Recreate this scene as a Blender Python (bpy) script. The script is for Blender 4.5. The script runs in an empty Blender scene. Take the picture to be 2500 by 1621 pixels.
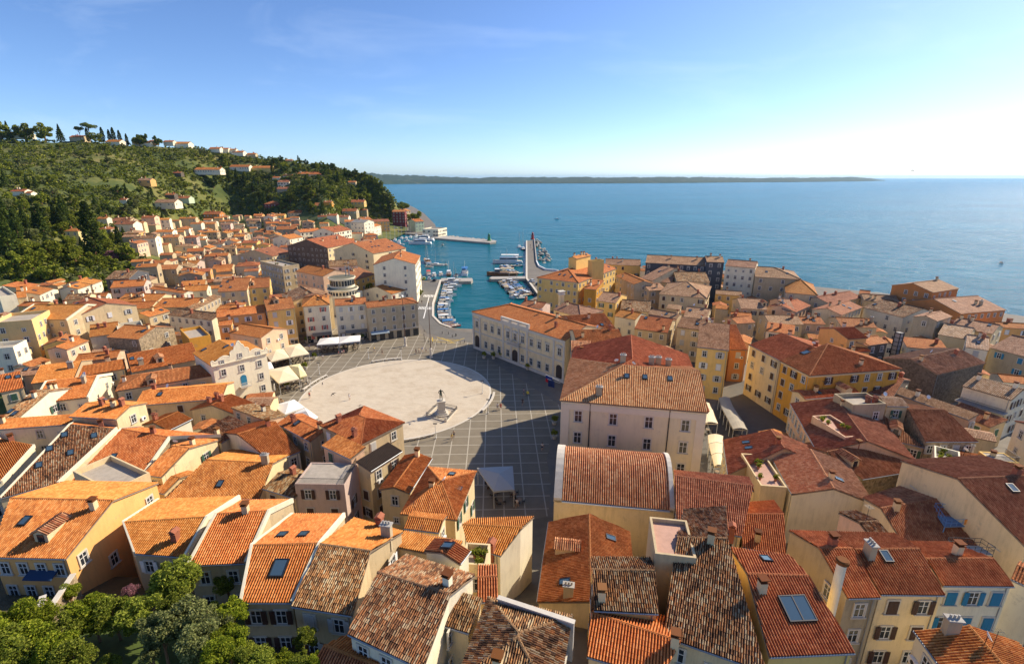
import bpy, bmesh, math, random
import numpy as np
from mathutils import Vector, Matrix
from mathutils.bvhtree import BVHTree
R = math.radians
scene = bpy.context.scene
COL = scene.collection
# ---------------------------------------------------------------- camera, sky, sun, exposure
CAM = Vector((0,0,52))
cam = bpy.data.cameras.new("camera"); camo = bpy.data.objects.new("camera", cam); COL.objects.link(camo)
cam.sensor_fit = 'HORIZONTAL'; cam.sensor_width = 36; cam.lens = 36 * 1209 / 2500
cam.clip_start = 0.5; cam.clip_end = 60000
camo.location = CAM; camo.rotation_euler = (R(90 - 17.276), 0,0)
scene.camera = camo
SUN_AZ, SUN_EL = R(29), R(36.5)          # azimuth measured from +X towards +Y
w = bpy.data.worlds.new("World"); scene.world = w; w.use_nodes = True
nt = w.node_tree; nt.nodes.clear()
out = nt.nodes.new('ShaderNodeOutputWorld'); bg = nt.nodes.new('ShaderNodeBackground')
sky = nt.nodes.new('ShaderNodeTexSky'); sky.sky_type = 'NISHITA'; sky.sun_disc = False
sky.sun_elevation = SUN_EL; sky.sun_rotation = R(90) - SUN_AZ
sky.altitude = 50; sky.air_density = 0.7; sky.dust_density = 0.5; sky.ozone_density = 5.0
bg.inputs['Strength'].default_value = 0.11
# thin cirrus streaks high in the sky
tc = nt.nodes.new('ShaderNodeTexCoord'); mp = nt.nodes.new('ShaderNodeMapping')
mp.inputs['Rotation'].default_value = (0,0, R(8)); mp.inputs['Scale'].default_value = (1.3,5,9)
nz = nt.nodes.new('ShaderNodeTexNoise'); nz.inputs['Scale'].default_value = 1.6; nz.inputs['Detail'].default_value = 7; nz.inputs['Roughness'].default_value = .62
nz.inputs['Distortion'].default_value = .6
rp = nt.nodes.new('ShaderNodeMapRange'); rp.inputs['From Min'].default_value = .52; rp.inputs['From Max'].default_value = .82
rp.inputs['To Max'].default_value = .14
mx = nt.nodes.new('ShaderNodeMix'); mx.data_type = 'RGBA'
mx.inputs['B'].default_value = (6., 6.8,7.8,1)
nt.links.new(tc.outputs['Generated'], mp.inputs['Vector']); nt.links.new(mp.outputs[0], nz.inputs['Vector'])
nt.links.new(nz.outputs['Fac'], rp.inputs['Value']); nt.links.new(rp.outputs[0], mx.inputs['Factor'])
hsv = nt.nodes.new('ShaderNodeHueSaturation'); hsv.inputs['Saturation'].default_value = 1.06; hsv.inputs['Hue'].default_value = .504
nt.links.new(sky.outputs[0], hsv.inputs['Color']); nt.links.new(hsv.outputs[0], mx.inputs['A'])
nt.links.new(mx.outputs['Result'], bg.inputs['Color']); nt.links.new(bg.outputs[0], out.inputs[0])
sl = bpy.data.lights.new("sun", 'SUN'); sl.energy = 4.0; sl.angle = R(0.53); sl.color = (1,.88,.69)
so = bpy.data.objects.new("sun", sl); COL.objects.link(so)
sd = Vector((math.cos(SUN_EL) * math.cos(SUN_AZ), math.cos(SUN_EL) * math.sin(SUN_AZ), math.sin(SUN_EL)))
so.rotation_euler = (-sd).to_track_quat('-Z', 'Y').to_euler()
scene.view_settings.view_transform = 'Standard'; scene.view_settings.look = 'None'
scene.view_settings.exposure = 0.8; scene.view_settings.gamma = 1.0
scene.cycles.max_bounces = 7; scene.cycles.diffuse_bounces = 4; scene.cycles.glossy_bounces = 3
scene.cycles.caustics_reflective = False; scene.cycles.caustics_refractive = False
scene.cycles.use_denoising = True; scene.cycles.denoiser = 'OPENIMAGEDENOISE'; scene.cycles.denoising_input_passes = 'RGB_ALBEDO_NORMAL'; scene.cycles.denoising_prefilter = 'ACCURATE'
rnd = random.Random(11)

# ---------------------------------------------------------------- materials
def node(nt, t, **kw):
 n = nt.nodes.new(t)
 for k, v in kw.items():
  if hasattr(n, k): setattr(n, k, v)
  else: n.inputs[k].default_value = v
 return n
def base_mat(name, rough=.8):
 m = bpy.data.materials.new(name); m.use_nodes = True
 nt = m.node_tree; b = nt.nodes['Principled BSDF']; b.inputs['Roughness'].default_value = rough
 b.inputs['Specular IOR Level'].default_value = .25
 return m, nt, b
def c4(c): return (c[0], c[1], c[2], 1)
def ramp(nt, stops, interp='LINEAR'):
 r = nt.nodes.new('ShaderNodeValToRGB'); r.color_ramp.interpolation = interp
 e = r.color_ramp.elements
 while len(e) < len(stops): e.new(.5)
 for q, (p, c) in zip(e, stops): q.position = p; q.color = c4(c)
 return r
def plain(name, col, rough=.6, metal=0, spec=.3):
 m, nt, b = base_mat(name, rough)
 b.inputs['Base Color'].default_value = c4(col); b.inputs['Metallic'].default_value = metal
 b.inputs['Specular IOR Level'].default_value = spec
 return m
def noisy(name, col, var=.25, scale=2., rough=.85, bump=0., detail=6, dark=None, obj_var=.0, bscale=None):
 """a base colour that wanders with two noises, with optional bump"""
 m, nt, b = base_mat(name, rough)
 tc = node(nt, 'ShaderNodeTexCoord')
 n1 = node(nt, 'ShaderNodeTexNoise', Scale=scale, Detail=detail, Roughness=.65)
 n2 = node(nt, 'ShaderNodeTexNoise', Scale=scale * .17, Detail=3)
 nt.links.new(tc.outputs['Object'], n1.inputs['Vector']); nt.links.new(tc.outputs['Object'], n2.inputs['Vector'])
 lo = dark or tuple(c * (1 - var) for c in col); hi = tuple(min(.9, c * (1 + var * .55)) for c in col)
 r = ramp(nt, [(.25, lo), (.55, col), (.8, hi)])
 ad = node(nt, 'ShaderNodeMath', operation='MULTIPLY_ADD'); ad.inputs[1].default_value = .6
 m2 = node(nt, 'ShaderNodeMath', operation='MULTIPLY'); m2.inputs[1].default_value = .4
 nt.links.new(n2.outputs['Fac'], m2.inputs[0]); nt.links.new(n1.outputs['Fac'], ad.inputs[0]); nt.links.new(m2.outputs[0], ad.inputs[2])
 nt.links.new(ad.outputs[0], r.inputs['Fac']); last = r.outputs['Color']
 if obj_var:
  oi = node(nt, 'ShaderNodeObjectInfo'); h = node(nt, 'ShaderNodeHueSaturation')
  mr = node(nt, 'ShaderNodeMapRange'); mr.inputs['To Min'].default_value = 1 - obj_var; mr.inputs['To Max'].default_value = 1 + obj_var
  nt.links.new(oi.outputs['Random'], mr.inputs['Value']); nt.links.new(mr.outputs[0], h.inputs['Value']); nt.links.new(last, h.inputs['Color']); last = h.outputs[0]
 nt.links.new(last, b.inputs['Base Color'])
 if bump:
  bp = node(nt, 'ShaderNodeBump', Strength=bump, Distance=.05)
  nb = node(nt, 'ShaderNodeTexNoise', Scale=bscale or scale * 6, Detail=4); nt.links.new(tc.outputs['Object'], nb.inputs['Vector'])
  nt.links.new(nb.outputs['Fac'], bp.inputs['Height']); nt.links.new(bp.outputs[0], b.inputs['Normal'])
 return m
def wall_mat(name, col, stain=.35, rubble=False):
 """painted plaster with vertical streaks and blotches, or rubble stone"""
 m, nt, b = base_mat(name, .9)
 tc = node(nt, 'ShaderNodeTexCoord')
 mp = node(nt, 'ShaderNodeMapping'); mp.inputs['Scale'].default_value = (1.6,1.6,.22)
 oi = node(nt, 'ShaderNodeObjectInfo')
 of = node(nt, 'ShaderNodeVectorMath', operation='ADD'); nt.links.new(tc.outputs['Object'], of.inputs[0])
 sc = node(nt, 'ShaderNodeMath', operation='MULTIPLY'); sc.inputs[1].default_value = 90
 nt.links.new(oi.outputs['Random'], sc.inputs[0]); nt.links.new(sc.outputs[0], of.inputs[1])
 nt.links.new(of.outputs[0], mp.inputs['Vector'])
 st = node(nt, 'ShaderNodeTexNoise', Scale=1.3, Detail=6, Roughness=.7); nt.links.new(mp.outputs[0], st.inputs['Vector'])
 bl = node(nt, 'ShaderNodeTexNoise', Scale=.35, Detail=5, Roughness=.6); nt.links.new(of.outputs[0], bl.inputs['Vector'])
 gr = node(nt, 'ShaderNodeTexNoise', Scale=9, Detail=4, Roughness=.7); nt.links.new(of.outputs[0], gr.inputs['Vector'])
 dk = tuple(c * (1 - stain) * .95 for c in col)
 r1 = ramp(nt, [(.30, dk), (.52, col), (.8, tuple(min(.88, c * 1.08) for c in col))])
 a1 = node(nt, 'ShaderNodeMath', operation='MULTIPLY_ADD'); a1.inputs[1].default_value = .45
 a2 = node(nt, 'ShaderNodeMath', operation='MULTIPLY_ADD'); a2.inputs[1].default_value = .40
 a3 = node(nt, 'ShaderNodeMath', operation='MULTIPLY'); a3.inputs[1].default_value = .15
 nt.links.new(gr.outputs['Fac'], a3.inputs[0]); nt.links.new(bl.outputs['Fac'], a2.inputs[0]); nt.links.new(a3.outputs[0], a2.inputs[2])
 nt.links.new(st.outputs['Fac'], a1.inputs[0]); nt.links.new(a2.outputs[0], a1.inputs[2]); nt.links.new(a1.outputs[0], r1.inputs['Fac'])
 pn = node(nt, 'ShaderNodeTexNoise', Scale=.5, Detail=9, Roughness=.72); nt.links.new(of.outputs[0], pn.inputs['Vector'])
 pr_ = node(nt, 'ShaderNodeMapRange'); pr_.inputs['From Min'].default_value = .60; pr_.inputs['From Max'].default_value = .64; pr_.inputs['To Max'].default_value = stain * 1.6; nt.links.new(pn.outputs['Fac'], pr_.inputs['Value'])
 pm = node(nt, 'ShaderNodeMix', data_type='RGBA'); nt.links.new(pr_.outputs[0], pm.inputs['Factor']); nt.links.new(r1.outputs['Color'], pm.inputs['A']); pm.inputs['B'].default_value = c4(tuple(.45 * c + .12 for c in (col[0], col[1] * .95, col[2] * .9)))
 last = pm.outputs['Result']
 bp = node(nt, 'ShaderNodeBump', Strength=.25, Distance=.03); hgt = gr.outputs['Fac']
 if rubble:
  v = node(nt, 'ShaderNodeTexVoronoi', Scale=2.6); nt.links.new(of.outputs[0], v.inputs['Vector'])
  v2 = node(nt, 'ShaderNodeTexVoronoi', feature='DISTANCE_TO_EDGE', Scale=2.6); nt.links.new(of.outputs[0], v2.inputs['Vector'])
  mr = node(nt, 'ShaderNodeMapRange'); mr.inputs['From Max'].default_value = .08; nt.links.new(v2.outputs['Distance'], mr.inputs['Value'])
  sep = node(nt, 'ShaderNodeSeparateColor'); nt.links.new(v.outputs['Color'], sep.inputs[0])
  rr = ramp(nt, [(0, tuple(c * .55 for c in col)), (.5, col), (1, tuple(min(.8, c * 1.35) for c in col))]); nt.links.new(sep.outputs[0], rr.inputs['Fac'])
  mm = node(nt, 'ShaderNodeMix', data_type='RGBA', blend_type='MULTIPLY'); mm.inputs['Factor'].default_value = .55
  nt.links.new(rr.outputs[0], mm.inputs['A']); nt.links.new(last, mm.inputs['B'])
  m3 = node(nt, 'ShaderNodeMix', data_type='RGBA'); nt.links.new(mr.outputs[0], m3.inputs['Factor'])
  m3.inputs['A'].default_value = c4(tuple(c * .6 for c in col)); nt.links.new(mm.outputs['Result'], m3.inputs['B'])
  last = m3.outputs['Result']; hgt = mr.outputs[0]; bp.inputs['Strength'].default_value = .6
 h = node(nt, 'ShaderNodeHueSaturation'); mr2 = node(nt, 'ShaderNodeMapRange'); mr2.inputs['To Min'].default_value = .84; mr2.inputs['To Max'].default_value = 1.08
 nt.links.new(oi.outputs['Random'], mr2.inputs['Value']); nt.links.new(mr2.outputs[0], h.inputs['Value']); nt.links.new(last, h.inputs['Color'])
 nt.links.new(h.outputs[0], b.inputs['Base Color'])
 nt.links.new(hgt, bp.inputs['Height']); nt.links.new(bp.outputs[0], b.inputs['Normal'])
 return m
ROW = .38; TPITCH = {'o': .19, 'r2': .30, 'p2': .30}
def tile_mat(name, stops, grime=.4, bump_rows=.5, PITCH_U=.235):
 """clay tiles: one colour per tile (UV in metres), soot and lichen in blotches"""
 m, nt, b = base_mat(name, .85)
 b.inputs['Specular IOR Level'].default_value = .2
 uv = node(nt, 'ShaderNodeUVMap'); sp = node(nt, 'ShaderNodeSeparateXYZ'); nt.links.new(uv.outputs[0], sp.inputs[0])
 oi = node(nt, 'ShaderNodeObjectInfo')
 fl = []
 for ax, size in (('X', PITCH_U), ('Y', ROW)):
  dv = node(nt, 'ShaderNodeMath', operation='DIVIDE'); dv.inputs[1].default_value = size
  f = node(nt, 'ShaderNodeMath', operation='FLOOR'); nt.links.new(sp.outputs[ax], dv.inputs[0]); nt.links.new(dv.outputs[0], f.inputs[0]); fl.append((dv, f))
 cb = node(nt, 'ShaderNodeCombineXYZ'); nt.links.new(fl[0][1].outputs[0], cb.inputs[0]); nt.links.new(fl[1][1].outputs[0], cb.inputs[1])
 om = node(nt, 'ShaderNodeMath', operation='MULTIPLY'); om.inputs[1].default_value = 733.; nt.links.new(oi.outputs['Random'], om.inputs[0]); nt.links.new(om.outputs[0], cb.inputs[2])
 wn = node(nt, 'ShaderNodeTexWhiteNoise', noise_dimensions='3D'); nt.links.new(cb.outputs[0], wn.inputs['Vector'])
 cb2 = node(nt, 'ShaderNodeCombineXYZ'); nt.links.new(sp.outputs['X'], cb2.inputs[0]); nt.links.new(sp.outputs['Y'], cb2.inputs[1]); nt.links.new(om.outputs[0], cb2.inputs[2])
 big = node(nt, 'ShaderNodeTexNoise', Scale=.55, Detail=5, Roughness=.65); nt.links.new(cb2.outputs[0], big.inputs['Vector'])
 fine = node(nt, 'ShaderNodeTexNoise', Scale=7, Detail=4); nt.links.new(cb2.outputs[0], fine.inputs['Vector'])
 # tile colour = white noise pulled by the big noise
 k = node(nt, 'ShaderNodeMath', operation='MULTIPLY_ADD'); k.inputs[1].default_value = .75
 bm = node(nt, 'ShaderNodeMath', operation='MULTIPLY_ADD'); bm.inputs[1].default_value = .62; bm.inputs[2].default_value = -.18
 nt.links.new(big.outputs['Fac'], bm.inputs[0]); nt.links.new(wn.outputs['Value'], k.inputs[0]); nt.links.new(bm.outputs[0], k.inputs[2])
 r = ramp(nt, stops); nt.links.new(k.outputs[0], r.inputs['Fac'])
 g = node(nt, 'ShaderNodeMapRange'); g.inputs['From Min'].default_value = .38; g.inputs['From Max'].default_value = .62; g.inputs['To Min'].default_value = 1 - grime; g.inputs['To Max'].default_value = 1.06
 ga = node(nt, 'ShaderNodeMath', operation='MULTIPLY_ADD'); ga.inputs[1].default_value = .45
 gb = node(nt, 'ShaderNodeMath', operation='MULTIPLY'); gb.inputs[1].default_value = .55
 nt.links.new(fine.outputs['Fac'], ga.inputs[0]); nt.links.new(big.outputs['Fac'], gb.inputs[0]); nt.links.new(gb.outputs[0], ga.inputs[2]); nt.links.new(ga.outputs[0], g.inputs['Value'])
 mul = node(nt, 'ShaderNodeMix', data_type='RGBA', blend_type='MULTIPLY'); mul.inputs['Factor'].default_value = 1
 nt.links.new(r.outputs[0], mul.inputs['A']); nt.links.new(g.outputs[0], mul.inputs['B'])
 h = node(nt, 'ShaderNodeHueSaturation')
 for out_, lo, hi, inp in (('Random', .80,1.14, 'Value'),):
  mr = node(nt, 'ShaderNodeMapRange'); mr.inputs['To Min'].default_value = lo; mr.inputs['To Max'].default_value = hi
  nt.links.new(oi.outputs[out_], mr.inputs['Value']); nt.links.new(mr.outputs[0], h.inputs[inp])
 hu = node(nt, 'ShaderNodeMath', operation='FRACT'); h7 = node(nt, 'ShaderNodeMath', operation='MULTIPLY'); h7.inputs[1].default_value = 7.13
 nt.links.new(oi.outputs['Random'], h7.inputs[0]); nt.links.new(h7.outputs[0], hu.inputs[0])
 mr = node(nt, 'ShaderNodeMapRange'); mr.inputs['To Min'].default_value = .492; mr.inputs['To Max'].default_value = .508
 nt.links.new(hu.outputs[0], mr.inputs['Value']); nt.links.new(mr.outputs[0], h.inputs['Hue'])
 # shade of the channels between the rolls, painted darker into the tile colour
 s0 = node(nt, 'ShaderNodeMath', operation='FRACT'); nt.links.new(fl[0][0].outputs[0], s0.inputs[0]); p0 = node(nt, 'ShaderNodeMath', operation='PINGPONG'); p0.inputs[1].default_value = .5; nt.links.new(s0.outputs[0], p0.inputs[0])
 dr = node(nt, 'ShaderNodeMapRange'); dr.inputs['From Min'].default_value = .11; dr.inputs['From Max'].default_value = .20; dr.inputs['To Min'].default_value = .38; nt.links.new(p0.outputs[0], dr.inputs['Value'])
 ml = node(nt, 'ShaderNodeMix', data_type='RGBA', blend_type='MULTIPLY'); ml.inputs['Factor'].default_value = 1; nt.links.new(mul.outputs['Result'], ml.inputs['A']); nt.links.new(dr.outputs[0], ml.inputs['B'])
 nt.links.new(ml.outputs['Result'], h.inputs['Color']); nt.links.new(h.outputs[0], b.inputs['Base Color'])
 # row steps and roll for roofs that are modelled flat
 fr = node(nt, 'ShaderNodeMath', operation='FRACT'); nt.links.new(fl[1][0].outputs[0], fr.inputs[0])
 sn = node(nt, 'ShaderNodeMath', operation='FRACT'); nt.links.new(fl[0][0].outputs[0], sn.inputs[0])
 pp = node(nt, 'ShaderNodeMath', operation='PINGPONG'); pp.inputs[1].default_value = .5; nt.links.new(sn.outputs[0], pp.inputs[0])
 ht = node(nt, 'ShaderNodeMath', operation='MULTIPLY_ADD'); ht.inputs[1].default_value = -.35; nt.links.new(fr.outputs[0], ht.inputs[0]); nt.links.new(pp.outputs[0], ht.inputs[2])
 bp = node(nt, 'ShaderNodeBump', Strength=bump_rows, Distance=.08); nt.links.new(ht.outputs[0], bp.inputs['Height']); nt.links.new(bp.outputs[0], b.inputs['Normal'])
 return m
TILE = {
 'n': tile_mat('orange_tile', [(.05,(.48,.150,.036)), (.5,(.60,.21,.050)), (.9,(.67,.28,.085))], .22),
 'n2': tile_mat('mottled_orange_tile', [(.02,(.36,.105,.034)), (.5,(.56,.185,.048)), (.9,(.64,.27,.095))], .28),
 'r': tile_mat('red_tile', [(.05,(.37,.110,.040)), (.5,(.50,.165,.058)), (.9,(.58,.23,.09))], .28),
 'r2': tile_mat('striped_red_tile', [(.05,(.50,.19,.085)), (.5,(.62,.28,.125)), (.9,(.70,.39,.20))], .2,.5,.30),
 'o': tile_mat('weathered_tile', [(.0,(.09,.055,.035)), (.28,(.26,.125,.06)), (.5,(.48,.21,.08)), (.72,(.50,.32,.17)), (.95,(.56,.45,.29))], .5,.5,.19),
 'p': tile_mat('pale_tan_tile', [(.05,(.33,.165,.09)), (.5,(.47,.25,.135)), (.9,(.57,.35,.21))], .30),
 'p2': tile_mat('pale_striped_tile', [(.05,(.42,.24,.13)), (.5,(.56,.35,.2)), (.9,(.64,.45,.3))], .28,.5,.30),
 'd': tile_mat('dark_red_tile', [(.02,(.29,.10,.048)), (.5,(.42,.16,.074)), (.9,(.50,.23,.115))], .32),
 'k': noisy('brown_sheet', (.11,.075,.05), .3,1.5),
 'f': noisy('pale_terrace_floor', (.42,.36,.29), .35,1.2, bump=.2),
 'f2': noisy('grey_flat_roof', (.30,.28,.25), .35,.8, bump=.2),
 't': noisy('pink_terrace_tiles', (.52,.31,.23), .25,2.2, bump=.2)}
WALLC = {'w': (0.865,0.765,0.55), 'c': (0.762,0.59,0.335), 'b': (0.577,0.44,0.258), 'y': (0.803,0.53,0.172), 'y2': (0.803,0.62,0.258), 'o': (0.659,0.33,0.052), 'a': (0.783,0.42,0.146), 'a2': (0.803,0.55,0.232), 'p': (0.762,0.5,0.318), 'l': (0.618,0.46,0.378), 'g': (0.484,0.39,0.249), 's': (0.105,0.105,0.11), 'd2': (0.21,0.135,0.09), 'm': (0.23,0.055,0.05), 'u': (0.515,0.6,0.396), 't': (0.618,0.255,0.077), 'q': (0.803,0.68,0.447), 'h': (0.762,0.61,0.37)}
WALL = {k: wall_mat('plaster_' + n, WALLC[k], st) for k, n, st in (('w', 'white', .22), ('c', 'cream', .30), ('b', 'beige', .35), ('y', 'yellow', .22), ('y2', 'lemon', .15),
 ('o', 'ochre', .3), ('a', 'apricot', .2), ('a2', 'pale_apricot', .2), ('p', 'pink', .25), ('l', 'lilac', .28), ('g', 'grey', .4), ('s', 'slate', .2), ('d2', 'brown', .5),
 ('m', 'maroon', .2), ('u', 'green', .2), ('t', 'terracotta', .15), ('q', 'pale_stone', .16), ('h', 'carved_stone', .32))}
WALL['r'] = wall_mat('rubble_stone', (.50,.40,.27), .4, True); WALL['d'] = wall_mat('dark_stone', (.26,.215,.165), .45, True)
M = {
 'glass': plain('window_glass', (.025,.03,.035), .12,0,.6), 'frame_w': plain('white_frame', (.72,.70,.65), .6),
 'surround': noisy('stone_surround', (.62,.56,.46), .2,3), 'sill': noisy('stone_sill', (.55,.50,.42), .2,3),
 'brown': plain('brown_shutter', (.07,.035,.025), .6), 'blue': plain('blue_shutter', (.03,.20,.33), .6), 'red': plain('red_shutter', (.50,.13,.09), .6),
 'greys': plain('grey_shutter', (.50,.48,.44), .65), 'green': plain('green_shutter', (.05,.11,.07), .6), 'whites': plain('white_shutter', (.74,.72,.68), .6),
 'metal': plain('dark_metal', (.05,.05,.055), .45,.6), 'zinc': plain('zinc', (.30,.31,.32), .5,.5), 'pale_zinc': plain('pale_zinc', (.52,.53,.54), .5,.3),
 'white': plain('white_paint', (.80,.79,.76), .45), 'plaster': WALL['w'], 'brick': noisy('brick_chimney', (.38,.13,.07), .35,5, bump=.3),
 'skyglass': plain('skylight_glass', (.05,.09,.13), .08,0,.8), 'concrete': noisy('concrete', (.40,.37,.33), .3,1.5, bump=.2),
 'wood': noisy('brown_wood', (.22,.12,.06), .3,3), 'eave': plain('eave_board', (.30,.22,.15), .8), 'door': plain('dark_door', (.05,.035,.03), .6),
 'stone': noisy('pale_stone', (.62,.56,.47), .25,1.4, bump=.25), 'leaf_pot': plain('terracotta_pot', (.40,.17,.09), .8)}

# ---------------------------------------------------------------- mesh helper
class MB:
 def __init__(s): s.v = []; s.f = []; s.m = []; s.uv = []; s.n = 0
 def add(s, v, f, m=0, uv=None):
  v = np.asarray(v, float).reshape(-1,3)
  s.v.append(v); s.uv.append(np.zeros((len(v), 2)) if uv is None else np.asarray(uv, float))
  if isinstance(f, np.ndarray): fl = (f + s.n)
  else: fl = [tuple(i + s.n for i in q) for q in f]
  s.f.append(fl); s.m.append((m, len(fl))); s.n += len(v); return s
 def box(s, x0, x1, y0, y1, z0, z1, m=0, T=None):
  v = [(x, y, z) for z in (z0, z1) for y in (y0, y1) for x in (x0, x1)]
  if T is not None: v = [tuple(T @ Vector(p)) for p in v]
  return s.add(v, [(0,2,3,1), (4,5,7,6), (0,1,5,4), (2,6,7,3), (0,4,6,2), (1,3,7,5)], m)
 def prism(s, poly, z0, z1, m=0, cap=True):
  n = len(poly); zz = (lambda i: z1[i]) if isinstance(z1,(list, tuple)) else (lambda i: z1)
  v = [(p[0], p[1], z0) for p in poly] + [(p[0], p[1], zz(i)) for i, p in enumerate(poly)]
  f = [(i, (i + 1) % n, n + (i + 1) % n, n + i) for i in range(n)]
  if cap: f += [tuple(range(n, 2 * n)), tuple(range(n - 1,-1,-1))]
  return s.add(v, f, m)
 def extr(s, prof, x0, x1, m=0):
  """profile in (y, z) pushed along x"""
  n = len(prof); v = [(x0, y, z) for y, z in prof] + [(x1, y, z) for y, z in prof]
  return s.add(v, [(i, (i + 1) % n, n + (i + 1) % n, n + i) for i in range(n)] + [tuple(range(n - 1,-1,-1)), tuple(range(n, 2 * n))], m)
 def tube(s, pts, rad, n=6, m=0):
  pts = [Vector(p) for p in pts]; rad = rad if isinstance(rad, (list, tuple)) else [rad] * len(pts)
  V = []; F = []
  for i, p in enumerate(pts):
   d = (pts[min(i + 1, len(pts) - 1)] - pts[max(i - 1,0)]).normalized()
   a = d.orthogonal().normalized(); b = d.cross(a)
   V += [p + (a * math.cos(t) + b * math.sin(t)) * rad[i] for t in [2 * math.pi * k / n for k in range(n)]]
  for i in range(len(pts) - 1):
   for k in range(n): F.append((i * n + k, i * n + (k + 1) % n, (i + 1) * n + (k + 1) % n, (i + 1) * n + k))
  F += [tuple(range(n - 1,-1,-1)), tuple(range((len(pts) - 1) * n, len(pts) * n))]
  return s.add([tuple(v) for v in V], F, m)
 def lathe(s, prof, n=12, m=0, c=(0,0)):
  V = [(c[0] + r * math.cos(2 * math.pi * k / n), c[1] + r * math.sin(2 * math.pi * k / n), z) for r, z in prof for k in range(n)]
  F = [(i * n + k, i * n + (k + 1) % n, (i + 1) * n + (k + 1) % n, (i + 1) * n + k) for i in range(len(prof) - 1) for k in range(n)]
  F += [tuple(range(n - 1,-1,-1)), tuple(range((len(prof) - 1) * n, len(prof) * n))]
  return s.add(V, F, m)
 def mesh(s, name, mats, smooth=False):
  me = bpy.data.meshes.new(name)
  if not s.v: return me
  V = np.concatenate(s.v); UV = np.concatenate(s.uv)
  idx = []; tot = []
  for f in s.f:
   if isinstance(f, np.ndarray): idx.append(f.ravel()); tot.append(np.full(len(f), f.shape[1]))
   else:
    idx.append(np.array([i for q in f for i in q], int)); tot.append(np.array([len(q) for q in f], int))
  idx = np.concatenate(idx).astype(np.int32); tot = np.concatenate(tot).astype(np.int32)
  mi = np.concatenate([np.full(n, m) for m, n in s.m]).astype(np.int32)
  me.vertices.add(len(V)); me.vertices.foreach_set('co', V.astype(np.float32).ravel())
  me.loops.add(len(idx)); me.loops.foreach_set('vertex_index', idx)
  me.polygons.add(len(tot)); me.polygons.foreach_set('loop_start', (np.cumsum(tot) - tot).astype(np.int32))
  me.polygons.foreach_set('material_index', mi)
  me.polygons.foreach_set('use_smooth', np.full(len(tot), smooth))
  u = me.uv_layers.new(name='UVMap'); u.data.foreach_set('uv', UV[idx].astype(np.float32).ravel())
  for m in (mats if isinstance(mats, (list, tuple)) else [mats]): me.materials.append(m)
  me.update(calc_edges=True); me.validate()
  return me
 def build(s, name, mats, parent=None, smooth=False): return obj(name, s.mesh(name, mats, smooth), parent)
def obj(name, me, parent=None, loc=None, rz=None):
 o = bpy.data.objects.new(name, me); COL.objects.link(o)
 if parent is not None: o.parent = parent
 if loc is not None: o.location = loc
 if rz is not None: o.rotation_euler = (0,0, rz)
 return o
def thing(name, label, cat, loc=(0,0,0), rz=0, group=None, me=None):
 o = obj(name, me, None, loc, rz); o['label'] = label; o['category'] = cat
 if group: o['group'] = group
 return o
def struct(name, mb, mats, smooth=False, kind='structure'):
 o = mb.build(name, mats, None, smooth); o['kind'] = kind; return o
def kids(root): return [c for c in COL.objects if c.parent == root]
CH = {}
def dup(root, loc, rz=0, label=None, sc=None, mats=None):
 """a copy of a thing with copies of its parts and sub-parts, sharing mesh data"""
 def cp(o, par):
  c = o.copy(); COL.objects.link(c); c.parent = par
  for ch in CH.setdefault(o.name, [k for k in o.children]): cp(ch, c)
  return c
 r = cp(root, None); r.location = loc; r.rotation_euler = (0,0, rz)
 if sc: r.scale = (sc,) * 3 if not isinstance(sc, tuple) else sc
 if label: r['label'] = label
 return r
# ================================================================ THE SETTING

HC=[(-1.1564,560,95.08), (-0.967,570,89.68), (-0.8357,580,89.93), (-0.7693,590,90.15), (-0.716,600,86.44), (-0.6131,620,86.69), (-0.5282,640,79.85), (-0.4764,650,75.51), (-0.4086,650,70.7), (-0.3294,630,61.22), (-0.2894,615,55.01), (-0.2577,600,50.41), (-0.2443,590,37.43), (-0.228,580,27.85), (-0.2074,570,18.96)]
HF=[(-1.3055,196.7,10), (-1.0502,204.9,10), (-0.9196,228.7,9), (-0.756,323.4,10), (-0.5487,559.3,13), (-0.4441,527.1,14), (-0.3629,475.0,20), (-0.2831,566.8,8), (-0.2351,572.7,3), (-0.2022,654.4,1.2)]
def interp(tab,q):
 if q<=tab[0][0]: return tab[0][1:]
 for a,b in zip(tab,tab[1:]):
  if q<=b[0]:
   t=(q-a[0])/(b[0]-a[0]); return (a[1]+(b[1]-a[1])*t,a[2]+(b[2]-a[2])*t)
 return tab[-1][1:]
def sm(t):
 t=min(1,max(0,t)); return t*t*(3-2*t)
def ground_z(x,y):
 z=0.0
 if y<70:
  k=1.0 if x<5 else 1-.25*sm((x-5)/30.)
  z=11*k*sm((68-y)/43.)
 if y>60:
  q=x/y
  if q<HF[-1][0]:
   yf,zf=interp(HF,q); yc,zc=interp(HC,q)
   if y<yf: h=zf*sm((y-(yf-130))/130.)
   elif y<yc: h=zf+(zc-zf)*((y-yf)/(yc-yf))**.93
   else: h=zc-.22*(y-yc)
   z=max(z,h)
 return z

SEA_Z = -1.4
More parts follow.
